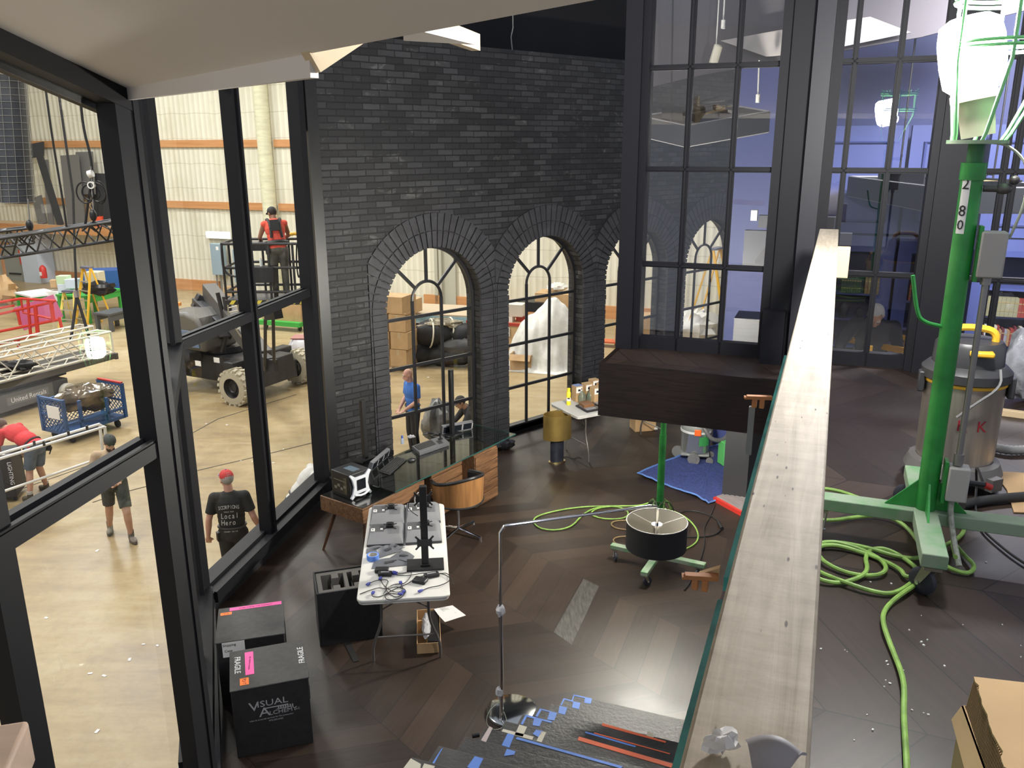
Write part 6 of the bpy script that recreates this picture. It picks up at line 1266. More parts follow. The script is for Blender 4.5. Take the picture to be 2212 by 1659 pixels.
b.grid(lambda u, v: ((u-.5)*2.0+.06*math.sin(v*9), (v-.5)*1.4, .78 if .18 < u < .82 and .2 < v < .8 else .78-.7*max(abs(u-.5)*2-.64, abs(v-.5)*2-.6, 0)/.36+.03*math.sin(u*31+v*27)), 26, 22, .004); b.build('sheeting', M('pale_film', (.62, .6, .62), .4, col2=(.45, .42, .42), sc=3), t)
MB().box((-.2, -.1, .81), (.9, .5, .03)).build('board', M('pink_board', (.35, .16, .14), .6), t)
# floor joints
b = MB()
for q in [[(380, 955), (470, 905), (640, 852)], [(410, 1020), (560, 985), (700, 950)], [(0, 1072), (200, 1002), (330, 930)], [(200, 1085), (260, 1065), (330, 1047)]]:
    P = ppath(ZS+.004, *q)
    for a, c in zip(P, P[1:]): b.beam(a, c, .025, .004)
tag(b.build('floor_joint', M('joint_dark', (.10, .085, .06), .8)), None, None, None, 'structure'); bpy.data.objects['floor_joint'].name = 'trim_30'
sc = MB(); rg = random.Random(3)
for x, y in [(545, 997), (612, 970), (300, 1003), (306, 940), (445, 915), (210, 1190), (40, 1165), (590, 1000), (490, 918), (520, 995), (195, 1455), (280, 1425), (310, 1392), (210, 1580), (100, 1335), (225, 1460), (340, 1395), (900, 880), (925, 815)]:
    p = pz(x, y, ZS); s_ = rg.uniform(.015, .035); sc.box(p+Vec((0, 0, .003)), (s_*1.8, s_, .005), rg.uniform(0, 3))
tag(sc.build('paper_scraps', PAPER), 'white paper scraps scattered over the concrete floor', 'debris', kind='stuff')
# ---- behind the arches
t0 = pz(862, 792, ZS); rz_ = -.35; t = thing('pallet', 'wooden pallet under the cardboard boxes behind the first arch', 'pallet', t0, rz_)
b = MB()
for i in range(5): b.box((0, -.4+.2*i, .12), (1.1, .1, .025))
for x in (-.5, 0, .5): b.box((x, 0, .055), (.09, 1.0, .10))
b.build('boards', PINE, t)
ns = 0
BXL = ['bottom row left', 'bottom row right', 'second row left', 'second row right', 'third row left', 'third row right', 'fourth row left', 'fourth row right']
for r_ in range(4):
    for c in range(2):
        p = t0+Matrix.Rotation(rz_, 3, 'Z') @ Vec((-.28+.53*c+.03*(r_ % 2), -.2+.02*c, .14+.47*r_)); q = thing('carton', 'brown carton in the pallet stack behind the first arch, '+BXL[r_*2+c], 'box', p, rz_+rnd.uniform(-.05, .05), 'cartons stacked on the pallet')
        MB().box((0, 0, .23), (.5, .6, .46)).build('box', CARD, q, bev=.008); MB().box((0, 0, .461), (.5, .06, .002)).box((0, -.3005, .38), (.08, .002, .16)).build('tape', M('parcel_tape', (.45, .34, .2), .4), q)
for x, y, lb, s_ in [(855, 668, 'single brown carton sitting on top of the pallet stack', .62), (890, 672, 'low carton behind the pallet stack, beside the inner arch', .5)]:
    p = pz(x, y+5, .44) if s_ > .6 else pY(x, y, t0.y+2.5); q = thing('carton', lb, 'box', p, rz_); MB().box((0, 0, .2), (s_, s_*.8, .4)).build('box', CARD, q, bev=.008); MB().box((0, 0, .401), (s_, .06, .002)).build('tape', M('parcel_tape', ()), q)
t = thing('covered_table', 'long table with pale blue cloth behind the black duffels', 'table', pz(950, 735, ZS), -.25); MB().box((.2, 0, .95), (3.6, 1.6, .05)).build('top', M('board_tan', (.45, .36, .25), .7), t)
MB().grid(lambda u, v: (-1.65+3.7*u, -.82-.03*math.sin(u*40)*(1-v), .93*v), 60, 4, .01).build('cloth', M('cloth_blue', (.22, .36, .42), .7, var=.3, sc=3), t)
b = crumple(None, (.6, .26, .13), 71, 18, .35); tag(b.build('net_pile', M('net_pattern', (.06, .045, .03), .8, col2=(.5, .45, .32), sc=6), loc=pz(955, 712, ZS+.98)), 'heap of mottled brown netting on the blue-clothed table', 'netting')
for i, (x, y, sx, sy, sz, lb, z_) in enumerate([(945, 785, 1.15, .36, .28, 'long black duffel bag at the bottom of the pile', 0), (998, 778, .62, .32, .26, 'dark grey duffel bag at the right of the pile', .28), (912, 765, .42, .36, .3, 'black bag at the left of the duffel pile', .05), (950, 750, .75, .42, .38, 'black bag tied with white cord on top of the duffel pile', .5), (1000, 752, .36, .3, .3, 'black bag leaning at the top right of the duffel pile', .55)]):
    p = pz(x, 788, ZS) ; p = pz(x, [788, 792, 788, 786, 788][i], ZS); q = thing('duffel_bag', lb, 'bag', Vec((p.x, p.y, ZS+z_)), -.3+.2*i)
    crumple(None, (sx, sy, sz), 80+i, 18, .09).build('bag', M('duffel_black', (.016, .016, .017), .7) if i != 1 else M('duffel_grey', (.05, .05, .048), .7), q)
    if i == 3:
        for k in (-.25, .3): MB().tube([(k+.05*math.sin(a), sy*1.04*math.cos(a), sz+sz*1.02*math.sin(a)) for a in [2*math.pi*j/18 for j in range(18)]], .022, n=6, closed=True).build('white_cord', M('cord_white', (.7, .67, .55), .6), q)
b = crumple(None, (.3, .42, .42), 90, 20, .22); tag(b.build('tarp_bundle', M('tarp_grey', (.12, .12, .115), .45, col2=(.30, .30, .28), sc=5, bump=.4, bsc=8), loc=pz(948, 962, ZS), rz=.4), 'bundle of folded grey tarpaulin beside the man in the blue shirt', 'tarpaulin')
b = crumple(None, (.25, .2, .2), 91, 16, .25); tag(b.build('black_bundle', M('black_film', ()), loc=pz(1005, 965, ZS)), 'black folded bundle in front of the crouching man', 'bundle')
# crates behind second arch
t = thing('tool_crate', 'plywood crate with red frame full of tools behind the second arch', 'crate', pz(1112, 772, ZS), -.35); MB().box((-.35, 0, .62), (1.7, 1.0, .86)).build('body', M('crate_ply', (.55, .37, .18), .6), t)
b = MB()
for x in (-1.2, .5):
    for y in (-.5, .5): b.box((x, y, .62), (.09, .09, .95))
for z in (.2, 1.06):
    for y in (-.5, .5): b.box((-.35, y, z), (1.7, .08, .08))
    for x in (-1.2, .5): b.box((x, 0, z), (.08, 1.0, .08))
b.build('red_frame', M('crate_red', (.42, .04, .02), .5), t); MB().box((-.05, -.55, .85), (.2, .01, .25)).build('paper_label', PAPER, t)
for x, y, s_, mt, lb in [(1110, 668, .6, M('box_printed', (.6, .57, .48), .6), 'pale printed box standing in the red-framed crate'), (1095, 688, .4, WHT, 'white tool box lying in the red-framed crate'), (1128, 690, .3, M('crate_red', ()), 'red tool case on the crate edge')]:
    p = pY(x, y, pz(1112, 772, ZS).y); tag(MB().box((0, 0, 0), (s_, s_*.7, s_*.55), -.3).build('tool_box', mt, loc=p), lb, 'box')
t = thing('cardboard_box', 'open brown carton on the concrete under the plastic-sheeted stack', 'box', pz(1130, 796, ZS), -.3); b = MB()
for s_ in (-1, 1): b.box((s_*.29, 0, .22), (.01, .5, .44)).box((0, s_*.25, .22), (.58, .01, .44))
b.build('box', CARD, t); MB().beam((0, -.26, .44), (0, -.38, .30), .58, .01).beam((-.3, 0, .44), (-.42, 0, .34), .5, .01).build('flap', CARD, t)
t = thing('sheeted_stack', 'stack of furniture under clear plastic sheeting behind the second arch', 'stack', pz(1175, 790, ZS), -.3)
def shf(u, v):
    x, y = 2*u-1, 2*v-1; r_ = math.hypot(x, y*1.05)+.05*math.sin(7*math.atan2(y, x))+.03*math.sin(15*math.atan2(y, x))
    h = 1.05*math.exp(-((x+.35)**2+(y+.1)**2)*2.2)+1.5*math.exp(-((x-.4)**2+(y-.2)**2)*2.6)+.05*math.sin(9*x+4*y)+.04*math.sin(13*y-5*x)
    e_ = 1/(1+math.exp((r_-.80)*22)); return (x*1.15, y*.85, max(.005, h*e_+.015*math.sin(31*x)*e_))
MB().grid(shf, 60, 50).build('plastic_sheet', M('sheet_film', (.62, .61, .55), .3, col2=(.75, .74, .69), sc=5, bump=.5, bsc=5), t)
p = pY(1210, 648, 26.0); tag(MB().box((0, 0, 0), (1.4, .8, .5), -.35).build('crate', CARD, loc=p), 'tan crate high on the stack behind the second arch', 'crate')
tag(crumple(None, (.3, .2, .13), 93, 16, .2).build('wrapped_bundle', M('sheet_film', ()), loc=p+Vec((-.1, 0, .26))), 'white wrapped bundle on top of the tan crate', 'bundle')
t = thing('black_tabletop', 'black board resting beside the sheeted stack', 'board', pY(1155, 660, 26.0), -.35); MB().box((0, 0, 0), (.9, .6, .3)).build('board', BLK, t)
# behind arches three and four
t = thing('panel_dolly', 'red low dolly on the concrete behind the third arch', 'cart', pz(1312, 748, ZS), -.3); MB().box((0, 0, .16), (.7, .4, .05)).build('deck', M('dolly_red', (.55, .12, .04), .5), t)
for x in (-.28, .28): MB().cyl((x, -.02, .05), (x, .02, .05), .05, n=10).box((x, 0, .11), (.04, .04, .06)).build('wheel', RUB, t)
tag(MB().box((0, 0, .3), (.45, .4, .6)).build('carton', CARD, loc=pz(1345, 752, ZS)), 'brown carton on the concrete behind the third arch', 'box')
tag(MB().box((0, 0, .4), (.9, .8, .8)).build('carton', CARD, loc=pz(1392, 735, ZS)), 'brown carton seen through the left column of partition panes', 'box')
ladder(pz(1535, 748, ZS), 2.9, .8, 1.5, 'yellow step ladder behind the fourth arch', .9)
t = thing('sheeted_stack', 'clear plastic heap behind the fourth arch', 'stack', pz(1500, 742, ZS)); crumple(None, (.8, .5, .45), 95, 20, .25).build('plastic_sheet', M('sheet_film', ()), t)
# wire hanging over the wall
cord('hanging_wire', 'thin hanging wire in front of the dark drape above the brick wall', [pY(1107, -40, 12.6), pY(1108, 60, 12.6), pY(1104, 80, 12.6), pY(1107, 112, 12.6)], .008, M('wire_pale', (.25, .25, .25), .5), 0)
# ================================================================== LIBRARY BEHIND THE PARTITION
LU = 11.55
def lu(v, z, o=0): return uw(LU+o, v, z)
LIB2 = M('library_blue_light', (.08, .105, .29), .45)
def bookcase(v0, v1, shelves, label, ztop=3.02):
    t = thing('bookcase', label, 'bookcase', uw(LU+.18, (v0+v1)/2, 0), RRZ); w_ = v1-v0
    MB().box((0, .17, ztop/2), (w_, .02, ztop)).build('back_panel', M('library_dark', (.018, .022, .055), .6), t)
    for s_ in (-1, 1): MB().box((s_*(w_/2+.06), -.02, ztop/2), (.16, .36, ztop)).build('side_panel', LIB2, t)
    MB().box((0, -.03, .5), (w_, .42, 1.0)).build('cabinet', LIB2, t)
    for z in shelves: MB().box((0, -.02, z-.015), (w_, .34, .03)).build('shelf', LIB2, t)
    MB().box((0, -.06, ztop+.08), (w_+.28, .32, .2)).build('cornice', LIB2, t)
    b = MB().box((0, -.02, ztop+.85), (w_+.28, .2, 1.3)); b.build('upper_panel', LIB2, t)
    MB().tube([(-w_/2+.02, -.13, ztop+.35), (w_/2-.02, -.13, ztop+.35), (w_/2-.02, -.13, ztop+1.3), (-w_/2+.02, -.13, ztop+1.3)], .025, n=4, closed=True).build('panel_moulding', LIB, t)
    return t
SH = [1.30, 1.61, 1.93, 2.17+.02, 2.49]
bookcase(-.35, .60, [1.0, 1.40, 1.78, 2.14, 2.47], 'blue bookcase behind the man in the dark sweater'); bookcase(.92, 1.44, [1.0, 1.40, 1.74, 2.06, 2.41], 'narrow blue bookcase to the right of the man'); bookcase(1.78, 3.3, [1.0, 1.28, 1.58, 1.92, 2.28, 2.62], 'wide blue bookcase at the right behind the green stand')
bookcase(3.66, 5.2, [1.0, 1.28, 1.58, 1.92, 2.28, 2.62], 'blue bookcase at the far right edge')
BKM = {k: M('book_'+k, c, .6) for k, c in dict(green=(.03, .07, .04), tan=(.32, .20, .09), red=(.25, .035, .02), orange=(.5, .12, .05), cream=(.48, .44, .34), olive=(.25, .24, .13), black=(.02, .02, .025), maroon=(.12, .02, .025), grey=(.25, .25, .27), yellow=(.6, .5, .08), white=(.6, .6, .58)).items()}
GILT = M('book_gilt', (.5, .38, .15), .4, .5)
proto = {}
def book(v, z, w_, h, colk, label, group, tilt=0):
    key = (colk, round(w_, 3), round(h, 2))
    loc = uw(LU+.03, v, z)
    if key not in proto:
        t = thing('book', label, 'book', loc, RRZ, group)
        MB().box((0, .0, h/2), (w_, .15, h)).build('cover', BKM[colk], t)
        MB().box((0, -.0755, h*.75), (w_*.9, .002, h*.06)).box((0, -.0755, h*.3), (w_*.9, .002, h*.03)).build('spine_bands', GILT, t)
        proto[key] = t; q = t
    else: q = dup(proto[key], loc, RRZ, label, group)
    q.rotation_euler.y = tilt; return q
def run(v0, v1, z, cols, label, group, hr=(.19, .24), wr=(.026, .036), seed=1):
    rg = random.Random(seed); v = v0; i = 0
    while v < v1:
        w_ = round(rg.choice([wr[0], (wr[0]+wr[1])/2, wr[1]]), 3); h = round(rg.choice([hr[0], (hr[0]+hr[1])/2, hr[1]]), 2); c = cols[i % len(cols)] if isinstance(cols, list) else cols
        book(v+w_/2, z, w_, h, c, label(c, i) if callable(label) else label, group); v += w_+.002; i += 1
run(.16, .40, 2.47, 'green', 'green gilt-banded book in the matching set on the upper left shelf', 'green book set', (.21, .21), (.028, .028))
run(.44, .58, 2.47, 'tan', 'tan leather book beside the green set on the upper left shelf', 'tan books beside the green set', (.21, .21), (.032, .032))
book(-.05, 2.14, .012, .22, 'cream', 'thin cream book at the left of the second shelf', 'loose books'); book(-.03, 2.14, .02, .24, 'olive', 'olive book standing on the second shelf left of the man', 'loose books'); book(.0, 2.14, .02, .22, 'yellow', 'yellow book standing on the second shelf left of the man', 'loose books'); book(.03, 2.14, .018, .2, 'white', 'white book standing on the second shelf left of the man', 'loose books')
run(.96, 1.42, 2.41, ['orange', 'grey', 'tan', 'maroon', 'orange', 'black', 'tan', 'red', 'olive', 'black', 'tan', 'red'], lambda c, i: c+' book on the top shelf of the narrow bookcase, %s from the left' % ['first', 'second', 'third', 'fourth', 'fifth', 'sixth', 'seventh', 'eighth', 'ninth', 'tenth', 'eleventh', 'twelfth', 'thirteenth', 'fourteenth', 'fifteenth', 'sixteenth', 'seventeenth'][i], 'books on the narrow bookcase', seed=4)
run(1.80, 2.16, 2.28, 'olive', 'olive leather book in the row on the upper shelf of the wide bookcase', 'olive book set', (.23, .23), (.045, .045))
run(2.17, 3.0, 2.28, 'red', 'red gilt book beside the olive set on the wide bookcase', 'red book set', (.22, .22), (.04, .04))
ORD = ['first', 'second', 'third', 'fourth', 'fifth', 'sixth', 'seventh', 'eighth', 'ninth', 'tenth', 'eleventh', 'twelfth', 'thirteenth', 'fourteenth', 'fifteenth', 'sixteenth', 'seventeenth', 'eighteenth', 'nineteenth', 'twentieth', 'twenty-first', 'twenty-second', 'twenty-third', 'twenty-fourth', 'twenty-fifth', 'twenty-sixth', 'twenty-seventh', 'twenty-eighth', 'twenty-ninth', 'thirtieth', 'thirty-first', 'thirty-second', 'thirty-third', 'thirty-fourth']
run(1.82, 2.9, 1.92, ['maroon', 'white', 'black', 'white', 'cream', 'red', 'tan', 'maroon', 'grey', 'tan', 'red', 'maroon', 'white', 'cream', 'black'], lambda c, i: c+' book on the middle shelf of the wide bookcase, %s from the left' % ORD[i], 'books on the middle shelf', seed=7)
run(1.95, 2.6, 1.58, ['black', 'white', 'tan', 'grey', 'cream', 'black', 'olive', 'white'], lambda c, i: c+' book on the lower shelf of the wide bookcase, %s from the left' % ORD[i], 'books on the lower shelf', seed=9)
run(1.55+.25, 1.90, 1.58+.0, ['white', 'yellow', 'grey'], lambda c, i: c+' magazine at the left end of the lower shelf', 'magazines on the lower shelf', (.2, .22), (.02, .024), seed=11)
run(.95, 1.4, 1.74-.34, ['red', 'tan', 'white', 'maroon', 'grey', 'tan'], lambda c, i: c+' book low on the narrow bookcase behind the yellow rail, %s from the left' % ORD[i], 'books behind the yellow rail', seed=13)
run(.0, .55, 1.40, ['white', 'maroon', 'cream', 'black', 'tan'], lambda c, i: c+' book low on the left bookcase behind the yellow rail, %s from the left' % ORD[i], 'books behind the yellow rail', seed=15)
for v, z, r_, mt, lb, c in [(.22, 2.14, (.07, .05, .1), M('bust_dark', (.03, .03, .04), .5), 'dark bust on the second shelf behind the man', 'bust'), (.42, 2.14, (.06, .05, .07), M('bust_dark', ()), 'small dark ornament beside the bust', 'ornament'), (1.12, 1.74, (.08, .06, .05), M('ornament_red', (.45, .07, .03), .5), 'red ornament on the shelf right of the man', 'ornament'), (1.25, 3.02-.38, (.1, .06, .1), M('bust_dark', ()), 'dark round ornament on the top shelf right of the man', 'ornament')]:
    tag(MB().lathe((0, 0, 0), [(0, 0), (r_[0], 0), (r_[0]*.6, r_[2]*.3), (r_[0]*.9, r_[2]), (r_[0], r_[2]*1.5), (r_[0]*.5, r_[2]*2), (0, r_[2]*2.05)], 16, sy=.8).build('ornament', mt, loc=uw(LU+.0, v, z)), lb, c)
t = thing('carton', 'brown carton leaning behind the steel drum vacuum in the library', 'box', uw(9.6, 1.25, 1.0), RRZ+.3); MB().box((0, 0, .25), (.9, .4, .3), (.0, .15, 0)).build('box', CARD, t); MB().box((0, 0, -.5), (.9, .5, 1.0)).build('stand', LIB, t)
# yellow scaffold
u0, u1 = 9.1, 9.9; YS = M('scaffold_yellow', (.72, .36, .02), .45)
t = thing('scaffold', 'yellow scaffold rails around the man in the dark sweater', 'scaffold', uw(9.5, .5, 0), RRZ); o = t.location.copy()
pl = lambda x, y, u: pv(x, y, uw(u, 0, 0), RA+90)-o
RI = Matrix.Rotation(-RRZ, 3, 'Z'); pl_ = lambda x, y, u: RI @ pl(x, y, u)
MB().beam(pl_(1832, 733, u1), pl_(1866, 735, u1), .05, .05).beam(pl_(1832, 733, u1), pl_(1975, 762, u0), .05, .06).beam(pl_(1946, 728, u1), pl_(1980, 733, u1), .05, .05).beam(pl_(2045, 752, u1), pl_(2110, 768, u1), .05, .06).build('top_rail', YS, t)
for x, y, u in ((1819, 735, u1), (1879, 747, u0), (1957, 760, u0), (1960, 730, u1), (2015, 755, u0)):
    p = pl_(x, y, u); MB().beam(p, Vec((p.x, p.y, .0)), .055, .05, (0, 1, 0)).build('post', YS, t)
MB().box((0, 0, 1.11), (2.0, .9, .05)).build('platform', M('scaffold_ply', (.35, .25, .14), .7), t)
SCAF = (uw(9.62, .50, 1.14))
# suspended trays
def tray(c, w_, d_, h, rz, label, inner):
    t = thing('hanging_tray', label, 'tray', c, rz); b = MB()
    for s_ in (-1, 1): b.box((s_*w_/2, 0, 0), (.03, d_, h)).box((0, s_*d_/2, 0), (w_, .03, h))
    b.build('skirt', M('tray_black', (.02, .02, .022), .6), t); MB().box((0, 0, -h/2+.01), (w_, d_, .02)).build('base', M('tray_black', ()), t)
    b = MB()
    for z in (-h/2, h/2): b.tube([(-w_/2, -d_/2, z), (w_/2, -d_/2, z), (w_/2, d_/2, z), (-w_/2, d_/2, z)], .014, n=4, closed=True)
    b.build('trim', M('tray_trim', (.3, .29, .28), .4), t); rg = random.Random(3)
    MB().box((w_*.12, d_*.1, h/2+.02), (w_*.5, d_*.3, .02), .2).build('plywood', M('ply_tan', (.5, .33, .14), .6), t); MB().box((-w_*.25, 0, h/2+.05), (w_*.3, d_*.4, .1), .1).build('gear', BLK, t)
    b = MB()
    for i in range(5): b.tube([(rg.uniform(-.4, .4)*w_, rg.uniform(-.4, .4)*d_, h/2+.03+rg.uniform(0, .08)) for j in range(6)], .012, n=5, smooth=2)
    b.build('cables', CB, t)
    for sx in (-.4, .4): MB().cyl((sx*w_, 0, h/2-.02), (sx*w_, 0, 2.6), .01, n=6).build('hanger', BLK, t)
    return t
q = tray(pY(1520, 268, 9.3)+Vec((0, 0, .0)), 1.05, .8, .2, RRZ+.72, 'black hanging tray of cables seen through the left partition', 0); q.rotation_euler = (R(8), R(-8), RRZ+.80)
tray(Vec((4.60, 9.15, 3.81)), 1.2, 2.65, .22, -R(5), 'black hanging tray seen through the right partition in front of the blue wall', 0)
t = thing('roller_shade_box', 'dark grey valance and bracket hanging behind the partition columns', 'valance', pv(1725, 480, uw(8.8, 0, 0), RA+90), RRZ); MB().box((0, 0, 0), (.75, .12, .12)).box((0, 0, -.28), (1.0, .1, .38)).build('valance', M('dark_flat', ()), t); MB().box((-.42, -.03, .06), (.06, .1, .1)).build('bracket', M('bracket_pale', (.5, .5, .48), .4), t)
for x0, y0, x1, y1, Y, lb in [(1568, 5, 1562, 55, 9.0, 'pale hanging rod at the top of the left partition panes'), (1640, 190, 1637, 215, 9.0, 'white hanging connector behind the left partition panes')]:
    a, c = pY(x0, y0-60, Y), pY(x1, y1, Y); t = thing('hanging_fixture', lb, 'fixture', c); MB().cyl((0, 0, 0), a-c, .008, n=6).build('rod', PVC, t); MB().cyl((0, 0, -.03), (0, 0, .05), .022, n=10).build('end_fitting', PVC, t)
p = pY(1546, 117, 9.0); t = thing('track_spotlight', 'small cream cylindrical spotlight hanging behind the left partition', 'light', p); MB().cyl((-.02, 0, -.09), (.02, 0, .07), .045, n=16).cyl((.015, 0, .06), (.02, 0, .085), .04, n=16).build('body', M('cream_fixture', (.6, .57, .45), .4), t); MB().cyl((0, 0, .08), (0, 0, 1.5), .006, n=6).build('cord', PVC, t)
# library ceiling; the two upright panels stand in for reflections in the glass
struct('ceiling', MB().prism([uw(7.2, -.5, 6.35), uw(12.2, -.5, 5.9), uw(12.2, 9, 5.9), uw(7.2, 9, 6.35)], (0, 0, .1)), M('library_ceiling_and_reflection', (.12, .11, .115), .8))
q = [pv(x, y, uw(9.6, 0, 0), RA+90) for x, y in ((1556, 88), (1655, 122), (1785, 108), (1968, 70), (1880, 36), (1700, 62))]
struct('ceiling', MB().prism(q, tuple(U*.05)), M('skylight_reflection', (.62, .58, .55), .8))  # pale upright panel shaped as the skylight's reflection in the partition glass
struct('ceiling', MB().prism([pv(x, y, uw(9.7, 0, 0), RA+90) for x, y in ((1380, -80), (1380, 195), (1500, 165), (1990, 80), (2300, 0), (2300, -80))], tuple(U*.05)), M('library_ceiling_and_reflection', ()))  # grey upright panel in the outline of the soffit's reflection in the glass
area('library_fill', tuple(uw(8.5, 2.0, 6.0)), .8, 520, (.97, .95, 1), (R(28), 0, RRZ))  # unseen area lamp, added above the view to brighten the books
# ================================================================== PEOPLE
SKIN = M('skin_light', (.50, .28, .19), .5, var=.08, sc=6); SKIN2 = M('skin_tan', (.34, .18, .11), .5, var=.08, sc=6); SKIN3 = M('skin_pink', (.58, .31, .23), .5, var=.08, sc=6)
def rotz_to(d):
    d = Vec(d).normalized(); return d.to_track_quat('Z', 'Y').to_matrix()
def remesh(o, vx, it=3):
    r = o.modifiers.new('remesh', 'REMESH'); r.mode = 'VOXEL'; r.voxel_size = vx; r.use_smooth_shade = True
    s = o.modifiers.new('smooth', 'SMOOTH'); s.factor = .5; s.iterations = it; return o
def limb(b, pts, rs, n=12):
    for (a, c), (r0, r1) in zip(zip(pts, pts[1:]), zip(rs, rs[1:])): b.cyl(a, c, r0, r1, n)
    for p, r in zip(pts, rs): b.ball(p, r, n)
def along(a, c, f): return Vec(a).lerp(Vec(c), f)
def person(label, loc, rz, J, skin=SKIN, shirt=None, sleeve=.5, pants=None, pant_f=1.0, shoes=None, hair=None, hairkind='short', cap=None, beard=None, scale=1.0, curl=.6, socks=None, tank=False, extra=None):
    """J: joints in the person's own frame (facing +y)."""
    t = thing('person', label, 'person', loc, rz)
    D = dict(pel=(0, 0, .95), wai=(0, 0, 1.10), che=(0, .0, 1.30), nek=(0, .0, 1.47), hea=(0, .03, 1.62), sl=(-.185, 0, 1.42), el=(-.245, -.02, 1.14), wl=(-.265, .05, .89), sr=(.185, 0, 1.42), er=(.245, -.02, 1.14), wr=(.265, .05, .89),
             hl=(-.09, 0, .92), kl=(-.10, .03, .50), al=(-.10, -.02, .085), hr=(.09, 0, .92), kr=(.10, .03, .50), ar=(.10, -.02, .085), look=(0, 1, 0), tl=(-.03, 1, 0), tr=(.03, 1, 0), hdl=None, hdr=None)
    D.update(J); D = {k: (Vec(v)*scale if (v is not None and k not in ('look', 'tl', 'tr', 'hdl', 'hdr')) else (Vec(v).normalized() if v is not None else None)) for k, v in D.items()}
    S = scale; td = (D['nek']-D['pel']).normalized(); RM = rotz_to(td); ac = (D['sr']-D['sl']).normalized(); yb_ = td.cross(ac).normalized(); TM = Matrix((ac, yb_, td)).transposed() if abs(td.dot(ac)) < .9 else RM
    def torso(b, k):
        b.ball(D['pel'], (.165*S*k, .12*S*k, .13*S*k), 16, rot=TM); b.ball(D['wai'], (.155*S*k, .112*S*k, .15*S*k), 16, rot=TM); b.ball(D['che'], (.178*S*k, .125*S*k, .19*S*k), 16, rot=TM)
        b.ball(along(D['pel'], D['che'], .6), (.158*S*k, .115*S*k, .15*S*k), 16, rot=TM)
        for s_ in ('sl', 'sr'): limb(b, [along(D['che'], D['nek'], .55), D[s_]], [.075*S*k, .062*S*k])
    lk = D['look']; hz_ = (D['hea']-D['nek']).normalized()*.45+Vec((0, 0, .55)); hz_ = (hz_-lk*hz_.dot(lk)).normalized(); hx = lk.cross(hz_).normalized(); HM = Matrix((hx, lk, hz_)).transposed(); H = D['hea']
    hp = lambda x, y, z: H+HM @ (Vec((x, y, z))*S)
    b = MB(); torso(b, .97)
    limb(b, [along(D['nek'], D['che'], .15), hp(0, -.02, -.07)], [.058*S, .054*S])
    b.ball(hp(0, -.008, .02), tuple(Vec((.074, .093, .098))*S), 18, rot=HM); b.ball(hp(0, .03, -.05), tuple(Vec((.056, .06, .065))*S), 14, rot=HM); b.ball(hp(0, .06, -.092), .026*S, 10)
    limb(b, [hp(0, .088, .012), hp(0, .108, -.022)], [.010*S, .016*S], 8); b.ball(hp(-.014, .098, -.026), .010*S, 8); b.ball(hp(.014, .098, -.026), .010*S, 8)
    limb(b, [hp(-.045, .078, .030), hp(.045, .078, .030)], [.011*S, .011*S], 8); b.ball(hp(0, .088, -.058), tuple(Vec((.026, .012, .012))*S), 10, rot=HM)
    for s_ in (-1, 1): b.ball(hp(s_*.077, -.012, -.005), tuple(Vec((.010, .022, .032))*S), 10, rot=HM)
    for s_ in ('l', 'r'):
        limb(b, [D['s'+s_], along(D['s'+s_], D['e'+s_], .4), D['e'+s_], along(D['e'+s_], D['w'+s_], .3), D['w'+s_]], [.056*S, .050*S, .040*S, .042*S, .027*S])
        fd = (D['w'+s_]-D['e'+s_]).normalized(); hd = D['hd'+s_] or (fd*.8+Vec((0, .2, -.1))).normalized(); side = Vec((1 if s_ == 'l' else -1, 0, 0)); side = (side-hd*side.dot(hd)).normalized() if abs(side.dot(hd)) < .95 else hd.orthogonal().normalized()
        nx = hd.cross(side).normalized(); nx = nx if nx.y < .2 else -nx      # back of hand
        th = Vec((side.x, side.y, side.z)); fw_ = nx.cross(hd); fw_ = fw_ if fw_.dot(Vec((0, 1, .3))) > 0 else -fw_
        w0 = D['w'+s_]; Mh = Matrix((fw_, nx, hd)).transposed()
        b.ball(w0+hd*.048*S, tuple(Vec((.042, .017, .052))*S), 12, rot=Mh); limb(b, [w0, w0+hd*.04*S], [.026*S, .022*S], 10)
        for i, (o, ln) in enumerate(((.030, .9), (.011, 1.0), (-.009, .95), (-.028, .75))):
            k0 = w0+hd*.088*S+fw_*o*S; d1 = (hd*math.cos(curl*.5)-nx*math.sin(curl*.5)); d2 = (hd*math.cos(curl*1.4)-nx*math.sin(curl*1.4)); k1 = k0+d1*.040*S*ln; k2 = k1+d2*.042*S*ln
            limb(b, [k0-hd*.02*S, k0, k1, k2], [.0095*S, .0095*S, .0088*S, .0075*S], 8)
        tb_ = w0+hd*.03*S+fw_*.034*S; limb(b, [w0+hd*.02*S+fw_*.02*S, tb_, tb_+(hd*.75+fw_*.55-nx*.35).normalized()*.035*S, tb_+(hd*.9+fw_*.4-nx*.5).normalized()*.064*S], [.014*S, .0125*S, .0105*S, .009*S], 8)
        limb(b, [D['h'+s_], along(D['h'+s_], D['k'+s_], .5), D['k'+s_], along(D['k'+s_], D['a'+s_], .3), D['a'+s_]], [.092*S, .078*S, .058*S, .057*S, .036*S])
        b.ball(D['a'+s_]+D['t'+s_]*.07*S-Vec((0, 0, .045*S)), tuple(Vec((.038, .1, .034))*S), 12, rot=Matrix((D['t'+s_].cross(Vec((0, 0, 1))), D['t'+s_], Vec((0, 0, 1)))).transposed())
    body = remesh(b.build('body', skin, t), .0085)
